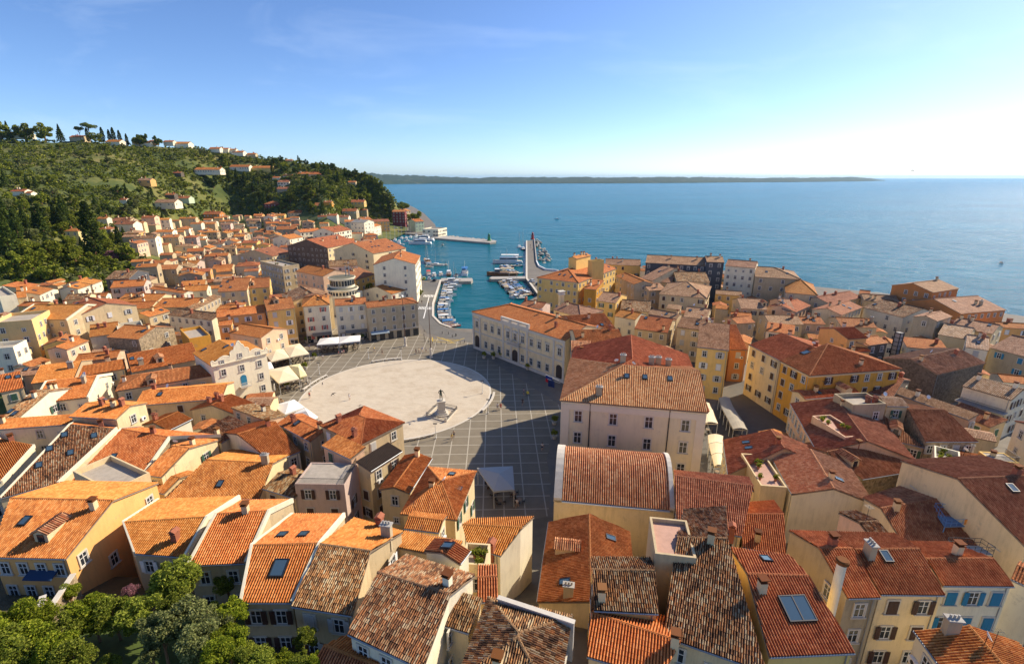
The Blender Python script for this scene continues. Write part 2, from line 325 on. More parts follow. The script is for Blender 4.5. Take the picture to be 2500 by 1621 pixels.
# sea
m, nt, b = base_mat('sea_water', .2)
b.inputs['Base Color'].default_value = (.004,.075,.125,1); b.inputs['IOR'].default_value = 1.33; b.inputs['Specular IOR Level'].default_value = .07
tcn = node(nt, 'ShaderNodeTexCoord')
mp1 = node(nt, 'ShaderNodeMapping'); mp1.inputs['Rotation'].default_value = (0,0, R(-25)); mp1.inputs['Scale'].default_value = (1,2.2,1)
nt.links.new(tcn.outputs['Object'], mp1.inputs['Vector'])
w1 = node(nt, 'ShaderNodeTexNoise', Scale=.24, Detail=7, Roughness=.66); nt.links.new(mp1.outputs[0], w1.inputs['Vector'])
w2 = node(nt, 'ShaderNodeTexNoise', Scale=.035, Detail=4, Roughness=.6); nt.links.new(mp1.outputs[0], w2.inputs['Vector'])
w3 = node(nt, 'ShaderNodeTexNoise', Scale=.0035, Detail=4, Roughness=.6); nt.links.new(mp1.outputs[0], w3.inputs['Vector'])
# choppy outside, calm in the harbour basin (mask by position)
px_ = node(nt, 'ShaderNodeSeparateXYZ'); nt.links.new(tcn.outputs['Object'], px_.inputs[0])
cb_ = node(nt, 'ShaderNodeCombineXYZ'); cb_.inputs[0].default_value = 0; nt.links.new(px_.outputs[1], cb_.inputs[1])
dist = node(nt, 'ShaderNodeVectorMath', operation='DISTANCE'); dist.inputs[1].default_value = (-18,290,0); nt.links.new(tcn.outputs['Object'], dist.inputs[0])
calm = node(nt, 'ShaderNodeMapRange'); calm.inputs['From Min'].default_value = 90; calm.inputs['From Max'].default_value = 260; calm.inputs['To Min'].default_value = .18; nt.links.new(dist.outputs['Value'], calm.inputs['Value'])
a_ = node(nt, 'ShaderNodeMath', operation='MULTIPLY_ADD'); a_.inputs[1].default_value = 5.0; nt.links.new(w2.outputs['Fac'], a_.inputs[0]); nt.links.new(w1.outputs['Fac'], a_.inputs[2])
b_ = node(nt, 'ShaderNodeMath', operation='MULTIPLY'); nt.links.new(a_.outputs[0], b_.inputs[0]); nt.links.new(calm.outputs[0], b_.inputs[1])
bp = node(nt, 'ShaderNodeBump', Strength=1., Distance=1.25); nt.links.new(b_.outputs[0], bp.inputs['Height']); nt.links.new(bp.outputs[0], b.inputs['Normal'])
cr = ramp(nt, [(.3,(.0,.10,.165)), (.7,(.0,.15,.235))]); nt.links.new(w3.outputs['Fac'], cr.inputs['Fac'])
har = node(nt, 'ShaderNodeMix', data_type='RGBA'); nt.links.new(calm.outputs[0], har.inputs['Factor']); har.inputs['A'].default_value = (.001,.085,.10,1)
nt.links.new(cr.outputs[0], har.inputs['B']); nt.links.new(har.outputs['Result'], b.inputs['Base Color'])
mb = MB(); S = 40000
mb.add([(-S, -2000, SEA_Z), (S, -2000, SEA_Z), (S, S, SEA_Z), (-S, S, SEA_Z)], [(0,1,2,3)])
struct('sea', mb, m)
# the quays and the flat town ground
LAND = [(-37.89,262.41), (-33.65,208.05), (-30.66,188.12), (-26.12,177.23), (-20.8,171.96), (-14.48,170.93), (-7.77,180.54), (1.73,202.37), (12.12,223.65), (7.32,264.68), (12.06,433.01), (20.13,438.93), (16.43,319.34), (17.03,300.83), (20.29,289.59), (27.41,285.57), (37.21,297.94), (78.34,303.78), (111.14,296.52), (139.93,279.11), (151.78,243.52), (174.73,229.63), (190.28,213.27), (197.72,192.45), (216.04,172.47), (330,160), (330,-40), (-340,-40), (-340,260), (-420,520), (-300,700), (-140,640), (-217.83,1052.8), (-182.79,948.15), (-135.35,780.92), (-90.2,591.31), (-75.37,508.15), (-79.07,474.57), (-111.34,496.46), (-112.37,421.6), (-87.13,351.55), (-66.25,319.34), (-56.31,296.52), (-50.44,274.14), (-46.71,260.18)]
pave = noisy('dark_paving', (.215,.18,.13), .22,.6, bump=.25, bscale=5)
old_ground = noisy('street_ground', (.20,.175,.145), .35,.5, bump=.2)
quay_stone = noisy('quay_stone', (.40,.36,.30), .3,.9, bump=.3)
bmm = bmesh.new()
vs = [bmm.verts.new((x, y, 0)) for x, y in LAND]
top = bmm.faces.new(vs)
if top.normal.z < 0: top.normal_flip()
top.normal_update()
ex = bmesh.ops.extrude_face_region(bmm, geom=[top])
for v in [g for g in ex['geom'] if isinstance(g, bmesh.types.BMVert)]: v.co.z = -4
bmesh.ops.triangulate(bmm, faces=[f for f in bmm.faces if len(f.verts) > 4])
me = bpy.data.meshes.new('quay_ground'); bmm.to_mesh(me); bmm.free(); me.materials.append(old_ground)
o = obj('town_ground', me); o['kind'] = 'structure'
# the slope of the church hill under the near houses
mb = MB(); xs = np.linspace(-140,170,63); ys = np.linspace(-20,72,40)
V = np.array([(x, y, (ground_z(x, y) if y < 70 else 0) - .02 + .006 * (y < 66)) for y in ys for x in xs]); nx = len(xs)
F = np.array([(j * nx + i, j * nx + i + 1,(j + 1) * nx + i + 1,(j + 1) * nx + i) for j in range(len(ys) - 1) for i in range(nx - 1)])
mb.add(V, F); struct('sloping_ground', mb, noisy('sloping_ground', (.17,.15,.11), .4,.5, bump=.3), True)
# the wooded hill
gm, gnt, gb = base_mat('hill_grass', .95)
gt = node(gnt, 'ShaderNodeTexCoord'); g1 = node(gnt, 'ShaderNodeTexNoise', Scale=.022, Detail=8, Roughness=.7); gnt.links.new(gt.outputs['Object'], g1.inputs['Vector'])
gr = ramp(gnt, [(.32,(.045,.065,.015)), (.47,(.085,.105,.025)), (.58,(.16,.155,.04)), (.72,(.30,.22,.09))]); gnt.links.new(g1.outputs['Fac'], gr.inputs['Fac']); gnt.links.new(gr.outputs[0], gb.inputs['Base Color'])
mb = MB(); qs = np.concatenate([np.linspace(-1.9, HC[-1][0] - .001,110)]); V = []; nr = 60
for q in qs:
 yf, zf = interp(HF, q); yc, zc = interp(HC, q)
 if yc < yf + 30: yc = yf + 30
 for k in range(nr):
  t = k / (nr - 1)
  y = (yf - 130) + (yc + 160 - (yf - 130)) * t
  if k == nr - 1: V.append((q * y, y, -3)); continue
  z = ground_z(q * y, y)
  if y > yf: z += .6 * math.sin(q * 60 + y * .13) + .8 * math.sin(y * .33 + q * 23)
  V.append((q * y, y, max(z, .012 if k else -.5)))
F = [(i * nr + k, (i + 1) * nr + k, (i + 1) * nr + k + 1, i * nr + k + 1) for i in range(len(qs) - 1) for k in range(nr - 1)]
mb.add(V, F); struct('wooded_hill', mb, gm, True)
# far coast across the bay
cm, cnt, cb = base_mat('far_coast', .95)
ct = node(cnt, 'ShaderNodeTexCoord'); cn = node(cnt, 'ShaderNodeTexNoise', Scale=.012, Detail=8, Roughness=.75); cnt.links.new(ct.outputs['Object'], cn.inputs['Vector'])
crr = ramp(cnt, [(.3,(.018,.04,.03)), (.55,(.035,.06,.04)), (.66,(.10,.11,.08)), (.74,(.42,.34,.27))]); cnt.links.new(cn.outputs['Fac'], crr.inputs['Fac']); cnt.links.new(crr.outputs[0], cb.inputs['Base Color'])
COAST = [(-0.4362,4029,92.3), (-0.2775,4275,86.5), (-0.2299,4551,82.1), (-0.1585,4866,72.9), (-0.0793,4866,55.6), (0.0396,5041,51.2), (0.1585,5114,51.1), (0.2377,5228,55.7), (0.2931,5430,60.6), (0.3565,5648,55.9), (0.4197,6140,53.4), (0.4751,6420,47.9), (0.5542,6727,53.4), (0.6095,7283,50.3), (0.6569,7851,60.0), (0.6964,8514,39.2), (0.72,9424,0.5)]
mb = MB(); V = []; rc = random.Random(4)
prev = 0
for i in range(260):
 t = i / 259 * (len(COAST) - 1); k = min(int(t), len(COAST) - 2); u = t - k
 q, y, h = [COAST[k][j] * (1 - u) + COAST[k + 1][j] * u for j in range(3)]
 prev = prev * .8 + rc.uniform(-1,1) * .2; hh = h * (1 + .35 * prev) + rc.uniform(0,5) * min(1, h / 30)
 for dy, fz in ((0,-.2), (25,.14), (150,.40), (420,.72), (900,1.), (2200,.6), (3500,-.1)):
  V.append((q * (y + dy), y + dy, max(-4, SEA_Z + (hh if dy > 200 else h) * fz)))
F = [(i * 7 + k, (i + 1) * 7 + k, (i + 1) * 7 + k + 1, i * 7 + k + 1) for i in range(259) for k in range(6)]
mb.add(V, F); struct('far_coast', mb, cm, True)
# the square
OC, OA, OB = (-28.9,115.0), 23.2,23.8
def ell(a, b, n=96): return [(OC[0] + a * math.cos(2 * math.pi * k / n), OC[1] + b * math.sin(2 * math.pi * k / n)) for k in range(n)]
SQ = [(-79.11,162.68), (-75.06,177.78), (-33.18,166.47), (-29.51,161.76), (-13.23,154.7), (-12.84,149.77), (11.76,107.95), (6.75,84.41), (6.94,76.31), (5.94,67.35), (-4.46,64.42), (-10.96,76.31), (-53.11,94.06), (-60.67,105.75), (-62.64,122.98), (-68.77,142.15)]
def flat(name, poly, z, mat_, kind='structure'):
 bm_ = bmesh.new(); f = bm_.faces.new([bm_.verts.new((x, y, z)) for x, y in poly]); f.normal_update()
 if f.normal.z < 0: f.normal_flip()
 bmesh.ops.triangulate(bm_, faces=bm_.faces[:])
 me = bpy.data.meshes.new(name); bm_.to_mesh(me); bm_.free(); me.materials.append(mat_); o = obj(name, me); o['kind'] = kind; return o
flat('square_paving', SQ, .020, pave)
oval_m, ont, ob = base_mat('oval_stone', .8)
ot = node(ont, 'ShaderNodeTexCoord'); ob1 = node(ont, 'ShaderNodeTexBrick'); ob1.inputs['Scale'].default_value = 1.0
omp = node(ont, 'ShaderNodeMapping'); omp.inputs['Rotation'].default_value = (0,0, R(12)); ont.links.new(ot.outputs['Object'], omp.inputs['Vector']); ont.links.new(omp.outputs[0], ob1.inputs['Vector'])
ob1.inputs['Color1'].default_value = (.60,.51,.39,1); ob1.inputs['Color2'].default_value = (.55,.465,.355,1); ob1.inputs['Mortar'].default_value = (.48,.40,.29,1)
ob1.inputs['Mortar Size'].default_value = .012; ob1.inputs['Brick Width'].default_value = 1.2; ob1.inputs['Row Height'].default_value = .6
on1 = node(ont, 'ShaderNodeTexNoise', Scale=.22, Detail=8, Roughness=.7); ont.links.new(omp.outputs[0], on1.inputs['Vector'])
orr = ramp(ont, [(.3,(.78,.73,.68)), (.5,(.96,.95,.93)), (.7,(1,1,1))]); ont.links.new(on1.outputs['Fac'], orr.inputs['Fac'])
omx = node(ont, 'ShaderNodeMix', data_type='RGBA', blend_type='MULTIPLY'); omx.inputs['Factor'].default_value = 1; ont.links.new(ob1.outputs['Color'], omx.inputs['A']); ont.links.new(orr.outputs[0], omx.inputs['B']); ont.links.new(omx.outputs['Result'], ob.inputs['Base Color'])
mb = MB(); mb.prism(ell(OA, OB), -.05,.10); struct('oval_pavement', mb, oval_m)
mb = MB(); A = ell(OA + .45, OB + .45); B = ell(OA + .004, OB + .004); n = len(A)
mb.add([(x, y, .065) for x, y in A] + [(x, y, .065) for x, y in B] + [(x, y, .0) for x, y in A], [(i, (i + 1) % n, n + (i + 1) % n, n + i) for i in range(n)] + [(2 * n + i, 2 * n + (i + 1) % n, (i + 1) % n, i) for i in range(n)])
struct('oval_kerb', mb, M['stone'])
# pale stone strips set in the dark paving, a few mm proud
def inside(x, y, P):
 c = False
 for i in range(len(P)):
  x1, y1 = P[i]; x2, y2 = P[i - 1]
  if (y1 > y) != (y2 > y) and x < (x2 - x1) * (y - y1) / (y2 - y1) + x1: c = not c
 return c
def in_oval(x, y): return ((x - OC[0]) / (OA + .5)) ** 2 + ((y - OC[1]) / (OB + .5)) ** 2 < 1
mb = MB(); STEP = 3.45
for fam, ang in ((0, R(92.0)), (1, R(1.5))):
 d = Vector((math.cos(ang), math.sin(ang))); nrm = Vector((-d.y, d.x)); c0 = Vector((-20,110))
 for k in range(-45,46):
  run = None; t = -150
  while t <= 150:
   p = c0 + nrm * (k * STEP) + d * t; ok = inside(p.x, p.y, SQ) and not in_oval(p.x, p.y)
   if ok and run is None: run = t
   if (not ok or t >= 150) and run is not None:
    a = c0 + nrm * (k * STEP) + d * run; e = c0 + nrm * (k * STEP) + d * (t - .5); hw = nrm * .10; z = .024 + .004 * fam
    if (e - a).length > 1: mb.add([(a.x - hw.x, a.y - hw.y, z), (e.x - hw.x, e.y - hw.y, z), (e.x + hw.x, e.y + hw.y, z), (a.x + hw.x, a.y + hw.y, z)], [(0,1,2,3)])
    run = None
   t += .5
struct('paving_strips', mb, noisy('strip_stone', (.43,.385,.31), .25,1.5))
# harbour road
asph = noisy('asphalt', (.155,.145,.13), .25,.5, bump=.15, bscale=20)
ROAD = [(-45.61,253.69), (-37.94,253.69), (-34.36,208.05), (-31.3,188.12), (-26.14,174.03), (-20.41,168.43), (-14.14,166.47), (-13.29,155.56), (-21.56,159.94), (-29.85,165.51), (-34.62,177.78), (-40.34,205.88)]
flat('harbour_road', ROAD, .034, asph)
MARK = ([[(-38.9,198.86), (-38.56,198.82), (-38.87,203.29), (-39.19,203.33)], [(-38.25,198.78), (-37.92,198.74), (-38.24,203.2), (-38.57,203.25)], [(-37.61,198.7), (-37.27,198.65), (-37.62,203.12), (-37.95,203.16)], [(-36.96,198.62), (-36.62,198.57), (-37.0,203.03), (-37.32,203.08)], [(-36.32,198.54), (-35.98,198.49), (-36.38,202.95), (-36.7,202.99)], [(-35.67,198.45), (-35.34,198.41), (-35.76,202.87), (-36.08,202.91)], [(-35.03,198.37), (-34.69,198.33), (-35.14,202.78), (-35.46,202.83)], [(-34.38,198.29), (-34.05,198.25), (-34.52,202.7), (-34.84,202.74)], [(-33.74,198.21), (-33.41,198.17), (-33.9,202.61), (-34.22,202.66)], [(-40.61,221.01), (-40.26,220.99), (-40.63,225.51), (-40.97,225.54)], [(-39.93,220.96), (-39.58,220.93), (-39.95,225.45), (-40.3,225.48)], [(-39.26,220.9), (-38.9,220.87), (-39.28,225.4), (-39.63,225.43)], [(-38.58,220.85), (-38.23,220.82), (-38.61,225.34), (-38.96,225.37)], [(-37.9,220.79), (-37.55,220.76), (-37.94,225.28), (-38.29,225.31)], [(-37.22,220.74), (-36.87,220.71), (-37.27,225.22), (-37.62,225.25)], [(-36.55,220.68), (-36.19,220.65), (-36.6,225.17), (-36.95,225.2)], [(-35.87,220.63), (-35.52,220.6), (-35.93,225.11), (-36.28,225.14)], [(-38.06,220.58), (-37.75,220.58), (-34.05,184.87), (-34.48,184.87)]], [[(-28.04,158.58), (-24.52,157.62), (-24.46,157.85), (-27.98,158.81)], [(-25.82,161.06), (-20.67,156.23), (-20.5,156.4), (-25.65,161.24)], [(-24.21,160.45), (-19.49,155.65), (-19.32,155.82), (-24.04,160.61)], [(-20.36,155.07), (-16.0,159.83), (-16.18,160.0), (-20.53,155.23)], [(-27.38,161.13), (-26.45,156.29), (-26.21,156.34), (-27.14,161.17)], [(-25.8,156.2), (-18.57,154.46), (-18.51,154.69), (-25.75,156.43)], [(-22.76,158.58), (-17.44,157.98), (-17.41,158.22), (-22.73,158.82)]])
mb = MB()
for q in MARK[0]: mb.add([(x, y, .040) for x, y in q], [(0,1,2,3)])
struct('white_road_markings', mb, plain('road_white', (.72,.70,.66), .8))
mb = MB()
for q in MARK[1]: mb.add([(x, y, .040) for x, y in q], [(0,1,2,3)])
struct('yellow_road_markings', mb, plain('road_yellow', (.66,.44,.05), .8))
flat('hotel_court', [(53.88,117.58), (66.18,125.84), (58.98,89.01), (50.89,82.96), (36.06,68.38), (35.75,84.41)]
, .012, noisy('alley_paving', (.13,.12,.105), .3,.8, bump=.2))

# ================================================================ HOUSES
HOUSES=[
('old house with weathered hipped roof at the bottom centre',-2.02,33.56,-1.834,7.58,7.20,9.86,8.00,'H','c','o','','',[],'old hipped house at the bottom',0.30),
((0, 'left of', 'old hipped house'),-5.60,31.23,-0.321,2.30,3.00,10.37,7.00,'S','c','o','','',[],'',0.30),
((0, 'behind', 'old hipped house'),-3.05,34.12,0.051,1.83,4.30,9.73,7.00,'G','c','r','','',[],'',0.30),
((2, 'in front of', 'pyramid roof house'),-4.72,36.61,1.129,1.90,3.90,9.03,9.50,'G','w','r','','',[('s', 0.81,2.48)],'',0.30),
((3, 'in front of', 'pyramid roof house'),-5.02,39.66,-0.090,2.53,3.00,8.04,7.00,'F','c','f','p','',[],'',0.30),
((0, 'in front of', 'curved roof hall'),13.01,36.96,-0.163,3.59,5.20,8.53,10.50,'F','b','t','','',[],'',0.30),
((1, 'in front of', 'pyramid roof house'),-5.25,43.61,2.894,6.67,3.20,6.60,8.50,'S','c','n','','',[],'',0.30),
((0, 'in front of', 'blue shuttered house'),33.79,32.29,-1.703,3.81,7.70,7.63,8.00,'G','w','n2','','',[('C', 0.5,2.22)],'',0.30),
((0, 'in front of', 'pyramid roof house'),-12.13,46.34,-0.177,4.13,3.00,5.56,9.00,'G','c','n','','',[],'',0.30),
('white house with pyramid like hipped roof by the canvas canopy',-13.65,51.23,-0.161,7.08,10.50,3.72,9.00,'H','c','n2','','',[('s', 4.24,8.62), ('s', 6.27,5.57)],'square pyramid roof house',0.30),
((0, 'behind', 'cream shuttered house'),38.20,42.56,0.116,2.22,5.70,5.24,10.00,'G','p','o','','',[],'',0.30),
((1, 'right of', 'blue shuttered house'),47.60,38.14,-0.922,2.35,3.80,6.41,9.00,'G','w','r','','',[],'',0.30),
('hall with curved barrel tile roof and rounded white parapets',5.75,57.85,-0.149,15.87,12.70,1.55,8.50,'B','c','r2','','0',[],'curved roof hall',0.30),
((1, 'left of', 'pyramid roof house'),-19.08,61.61,-0.481,3.55,5.20,0.66,8.00,'G','w','r','','',[],'',0.30),
((0, 'left of', 'pyramid roof house'),-14.23,58.80,1.376,9.15,4.50,1.29,9.00,'G','c','n2','','',[],'',0.30),
((3, 'left of', 'pyramid roof house'),-30.43,59.86,-0.030,7.02,5.50,1.03,10.00,'F','l','f','r','',[],'',0.30),
((2, 'left of', 'pyramid roof house'),-20.41,62.25,1.020,6.48,3.00,0.54,11.00,'S','c','k','','',[],'',0.30),
((4, 'left of', 'pyramid roof house'),-35.97,61.50,-0.389,5.94,5.80,0.68,8.50,'G','b','o','','',[],'',0.30),
((1, 'in front of', 'oval square'),-29.80,68.66,-0.601,6.97,3.00,-0.00,12.00,'S','p','n2','','',[],'',0.30),
((2, 'left of', 'white gable house'),35.03,65.63,-0.932,2.22,5.50,0.07,7.00,'G','c','r','','',[],'',0.30),
((1, 'left of', 'white gable house'),36.14,62.06,-0.117,3.63,8.90,0.43,8.50,'F','c','t','p','0',[],'',0.30),
((0, 'in front of', 'oval square'),-32.52,75.26,-0.623,10.86,9.20,-0.00,12.00,'H','b','n2','','',[('c', 2.59,2.02), ('c', 8.2,0.91)],'',0.30),
((0, 'right of', 'blue shuttered house'),59.70,54.49,-1.585,2.04,7.20,1.93,8.00,'G','c','d','','',[],'',0.30),
((0, 'right of', 'orange garden house'),-53.88,63.49,-0.263,2.48,5.80,0.34,7.00,'G','c','n2','','',[],'',0.30),
('large pale stone court block with red hipped roof beside the square',7.99,75.57,-0.194,23.50,20.60,-0.00,16.50,'HA','q','r2','','Q',[('s', 10.94,6.72), ('s', 14.06,6.8), ('s', 18.25,6.88), ('C', 6.34,2.07)],'white court block',0.30),
((0, 'left of', 'oval square'),-42.08,79.68,-0.645,10.55,5.00,-0.00,10.00,'G','b','n2','','',[],'',0.30),
((0, 'behind', 'orange garden house'),-55.68,59.09,1.096,4.99,10.60,1.22,8.50,'F','c','f','','',[],'',0.30),
((2, 'right of', 'orange garden house'),-55.93,65.09,-0.201,3.45,11.30,0.14,9.00,'G','c','n2','','',[],'',0.30),
((0, 'behind', 'white court block'),13.73,103.13,-1.777,27.13,23.80,-0.00,16.40,'HB','q','r','','0',[('C', 15.89,10.17), ('C', 14.55,15.36), ('C', 13.23,16.68), ('C', 12.47,18.61)],'-',0.30),
((3, 'right of', 'pink terrace house'),58.21,61.89,-0.765,1.21,11.80,0.45,8.00,'G','c','r','','',[],'',0.30),
((0, 'left of', 'pink terrace house'),55.17,73.12,0.129,3.54,7.80,-0.00,10.60,'F','p','t','p','0',[],'',0.30),
((3, 'in front of', 'white baroque house'),-50.47,76.41,1.287,7.00,5.20,-0.00,8.00,'S','w','o','','',[],'',0.30),
((2, 'in front of', 'white baroque house'),-43.95,87.01,2.616,10.41,4.50,0.00,8.00,'S','p','o','','',[],'',0.30),
((4, 'right of', 'pink terrace house'),68.42,70.55,-0.679,3.24,4.80,-0.00,8.00,'F','w','f','p','',[],'',0.30),
((4, 'in front of', 'white baroque house'),-59.76,77.12,1.247,4.62,6.50,-0.00,10.00,'G','w','n','','',[],'',0.30),
((0, 'left of', 'white court block'),12.46,97.03,-0.085,4.62,9.10,-0.00,15.00,'S','q','r2','','0',[],'',0.30),
((3, 'in front of', 'balcony terrace house'),73.22,70.84,-0.481,6.46,6.00,-0.00,7.00,'G','w','r','','',[],'',0.30),
((0, 'behind', 'pink terrace house'),61.69,81.57,0.088,6.44,4.90,-0.00,12.00,'F','g','f','','',[('c', 4.78,2.23), ('c', 5.94,1.95)],'',0.30),
((1, 'in front of', 'ochre arcaded house'),-75.68,76.52,-0.111,8.74,6.60,-0.00,13.00,'G','c','n','','',[],'',0.30),
((2, 'in front of', 'balcony terrace house'),78.11,70.55,-0.137,3.80,3.10,-0.00,8.00,'F','y','f','r','',[],'',0.30),
((1, 'in front of', 'white baroque house'),-54.73,88.99,1.364,5.46,10.90,-0.00,7.00,'G','c','n','','',[],'',0.30),
((1, 'right of', 'pink terrace house'),68.76,82.71,-0.075,3.84,4.40,-0.00,12.00,'G','c','p2','','',[],'',0.30),
((3, 'behind', 'orange garden house'),-90.85,76.09,0.171,13.04,3.00,0.06,10.50,'S','w','n','','',[],'',0.30),
((1, 'behind', 'pink terrace house'),59.66,92.10,0.155,13.02,4.30,-0.00,9.00,'G','c','r','','',[('s', 4.1,1.26), ('d', 9.68,2.56)],'',0.30),
((0, 'in front of', 'white baroque house'),-76.30,90.94,0.232,16.13,8.90,-0.00,8.00,'G','c','n','','',[],'',0.30),
((1, 'behind', 'white court block'),15.68,114.02,0.058,11.82,11.40,-0.00,13.50,'G','c','r','','',[('c', 2.01,2.74), ('c', 9.48,5.39)],'',0.30),
('ochre corner house with glass roof opening and hipped red roof',59.85,103.76,-1.400,9.02,22.30,-0.00,13.00,'HB','o','r','','B',[('S', 0.65,4.74)],'ochre corner house',0.30),
((1, 'in front of', 'balcony terrace house'),92.08,75.52,-0.338,6.86,9.70,-0.00,8.00,'G','w','d','','',[],'',0.30),
((0, 'in front of', 'stone gable house'),81.51,98.07,-1.176,14.15,3.00,-0.00,8.00,'S','p','p','','',[],'',0.30),
('cream house with dark shutters on the canopy alley',57.94,114.78,-1.399,11.19,16.90,-0.00,13.00,'G','c','r','','B',[],'cream alley house',0.30),
((4, 'behind', 'orange garden house'),-95.32,83.24,0.000,3.32,14.90,0.22,9.00,'G','w','o','','',[('s', 0.5,1.16), ('s', 1.77,0.58)],'',0.30),
((0, 'in front of', 'ochre arcaded house'),-83.58,95.92,0.521,17.70,9.30,-0.00,9.00,'H','c','r','','',[('d', 6.33,0.3)],'',0.30),
('white house with scalloped baroque gable facing the square',-76.33,111.39,-0.734,12.79,12.30,-0.00,12.00,'G','w','n','','0',[('s', 1.76,1.56), ('s', 6.5,5.02)],'white baroque house',0.30),
((0, 'in front of', 'tall framed chimney'),75.75,98.80,-0.859,5.57,15.10,-0.00,8.00,'G','d','d','','',[('s', 2.42,2.85)],'',0.30),
((0, 'in front of', 'balcony terrace house'),91.91,95.52,-1.279,8.26,4.70,-0.00,5.00,'S','b','d','','',[],'',0.30),
('yellow house above the cafe right of the court block',44.65,113.02,-0.371,7.16,22.20,-0.00,13.00,'G','y','p','','V',[],'yellow cafe house',0.30),
((14, 'left of', 'ochre arcaded house'),-95.52,90.10,0.372,8.69,13.90,0.39,8.50,'G','w','n','v','',[('C', 6.97,5.04)],'',0.30),
((1, 'right of', 'town hall'),17.47,129.11,0.253,11.76,15.40,-0.00,12.00,'G','c','r','','',[('s', 3.86,0.3), ('s', 5.75,0.41), ('s', 8.48,1.31), ('c', 6.13,5.82)],'',0.30),
('carved stone town hall with balcony and orange roof on the square',-12.60,149.87,-0.832,39.10,16.80,-0.00,12.00,'HA','h','n','','0',[('c', 28.53,8.2), ('c', 31.89,4.16)],'town hall',0.30),
('white house with pale tiles and long railed balcony',97.41,98.89,-1.091,8.17,9.40,-0.00,9.00,'G','w','p2','r','',[],'balcony terrace house',0.30),
((0, 'in front of', 'cream alley house'),71.83,120.26,-0.073,8.18,6.28,-0.00,8.13,'G','c','r','','',[],'',0.30),
((11, 'left of', 'ochre arcaded house'),-98.21,103.00,0.638,9.12,8.10,0.17,9.00,'G','c','n','','',[],'',0.30),
((1, 'left of', 'ochre arcaded house'),-87.87,106.42,0.704,13.64,15.80,0.00,9.00,'G','c','n','','',[('d', 5.86,1.83), ('s', 0.82,4.85), ('C', 2.22,2.39)],'',0.30),
((15, 'left of', 'ochre arcaded house'),-103.12,97.99,0.432,7.39,13.00,0.84,9.00,'G','b','n','','',[('C', 6.03,3.98)],'',0.30),
((0, 'right of', 'yellow cafe house'),57.20,122.62,-0.122,4.49,23.30,-0.00,9.00,'G','t','r','','',[],'',0.30),
((5, 'behind', 'orange garden house'),-105.46,93.66,0.789,3.60,12.90,0.71,9.00,'G','b','n','','',[('s', 1.66,4.22), ('s', 3.1,3.72)],'',0.30),
((0, 'right of', 'ochre corner house'),85.60,117.66,0.099,5.26,5.30,-0.00,10.00,'G','a','r','','W',[('c', 0.5,0.3)],'',0.30),
((1, 'behind', 'ochre corner house'),85.07,119.12,0.191,5.95,9.70,-0.00,13.00,'G','a','r','','',[],'',0.30),
((0, 'behind', 'ochre corner house'),85.39,128.86,-1.648,8.77,6.50,-0.00,11.00,'G','a','r','','',[],'',0.30),
((0, 'left of', 'yellow cafe house'),48.59,139.80,-0.502,6.96,11.30,-0.00,10.00,'G','c','p','','',[],'',0.30),
('wide dark stone barn like house with brown roof',97.35,105.18,0.400,19.53,12.00,-0.00,9.00,'G','d','p','','0',[],'dark stone gable house',0.30),
((2, 'right of', 'ochre corner house'),91.60,120.12,0.327,6.93,6.60,-0.00,11.00,'G','d','r','','W',[],'',0.30),
((3, 'left of', 'yellow cafe house'),37.33,144.68,-0.475,9.95,15.20,-0.00,8.00,'G','b','r','','',[('s', 1.92,5.88), ('c', 8.34,1.46)],'',0.30),
((16, 'left of', 'ochre arcaded house'),-115.44,105.39,0.320,6.83,6.00,1.51,6.84,'G','p','p','','',[],'',0.30),
((0, 'in front of', 'peach square house'),-82.55,137.48,-0.402,12.88,9.70,-0.00,9.00,'G','p','n','','',[('c', 1.82,1.56)],'',0.30),
((10, 'left of', 'ochre arcaded house'),-109.26,115.70,0.360,8.88,6.31,0.67,7.48,'G','p','n','','',[],'',0.30),
((0, 'right of', 'town hall'),13.62,159.82,-0.838,12.11,11.70,-0.00,10.00,'HB','c','p','','',[('c', 2.51,4.34)],'',0.30),
((0, 'right of', 'cream alley house'),82.91,133.34,-0.367,8.13,6.59,-0.00,6.25,'G','g','p','','',[],'',0.30),
((0, 'right of', 'balcony terrace house'),114.64,106.88,-0.330,7.79,6.02,-0.00,6.56,'G','w','n','','',[],'',0.30),
('ochre terrace house with three white arches',-88.68,129.26,0.741,5.16,12.30,-0.00,9.00,'F','o','f','','0',[],'ochre arcaded house',0.30),
((0, 'behind', 'cream alley house'),76.76,143.04,-0.510,7.49,6.06,-0.00,7.88,'S','w','n','','',[],'',0.30),
((2, 'behind', 'white court block'),34.10,159.39,-0.675,7.61,9.10,-0.00,8.00,'G','w','n','','',[],'',0.30),
((2, 'left of', 'yellow cafe house'),44.96,158.54,-0.700,9.91,6.60,-0.00,9.00,'G','b','p','','',[],'',0.30),
((1, 'right of', 'ochre corner house'),101.71,129.56,1.270,6.52,5.10,-0.00,7.44,'H','c','n','','',[],'',0.30),
('long grey stone hotel on the square beside the harbour road',-47.19,156.24,0.439,17.01,7.60,-0.00,11.50,'HB','g','r','','G',[],'grey hotel',0.30),
((12, 'left of', 'ochre arcaded house'),-113.92,119.68,1.621,7.47,5.20,1.02,9.00,'G','p','n','','',[],'',0.30),
((2, 'left of', 'peach square house'),-87.25,140.94,0.336,3.54,9.90,-0.00,10.00,'G','a','n','','',[],'',0.30),
((0, 'behind', 'yellow cafe house'),55.65,155.08,-0.481,7.17,12.70,-0.00,9.00,'G','b','p','','',[('s', 1.44,3.53)],'',0.30),
((1, 'right of', 'yellow cafe house'),71.18,150.17,0.212,6.58,7.40,-0.00,8.00,'G','b','r','','',[],'',0.30),
('white hotel with faded wall lettering between grey and red shuttered houses',-58.00,157.22,0.305,10.01,8.30,-0.00,12.00,'G','w','r','','V',[],'white hotel',0.30),
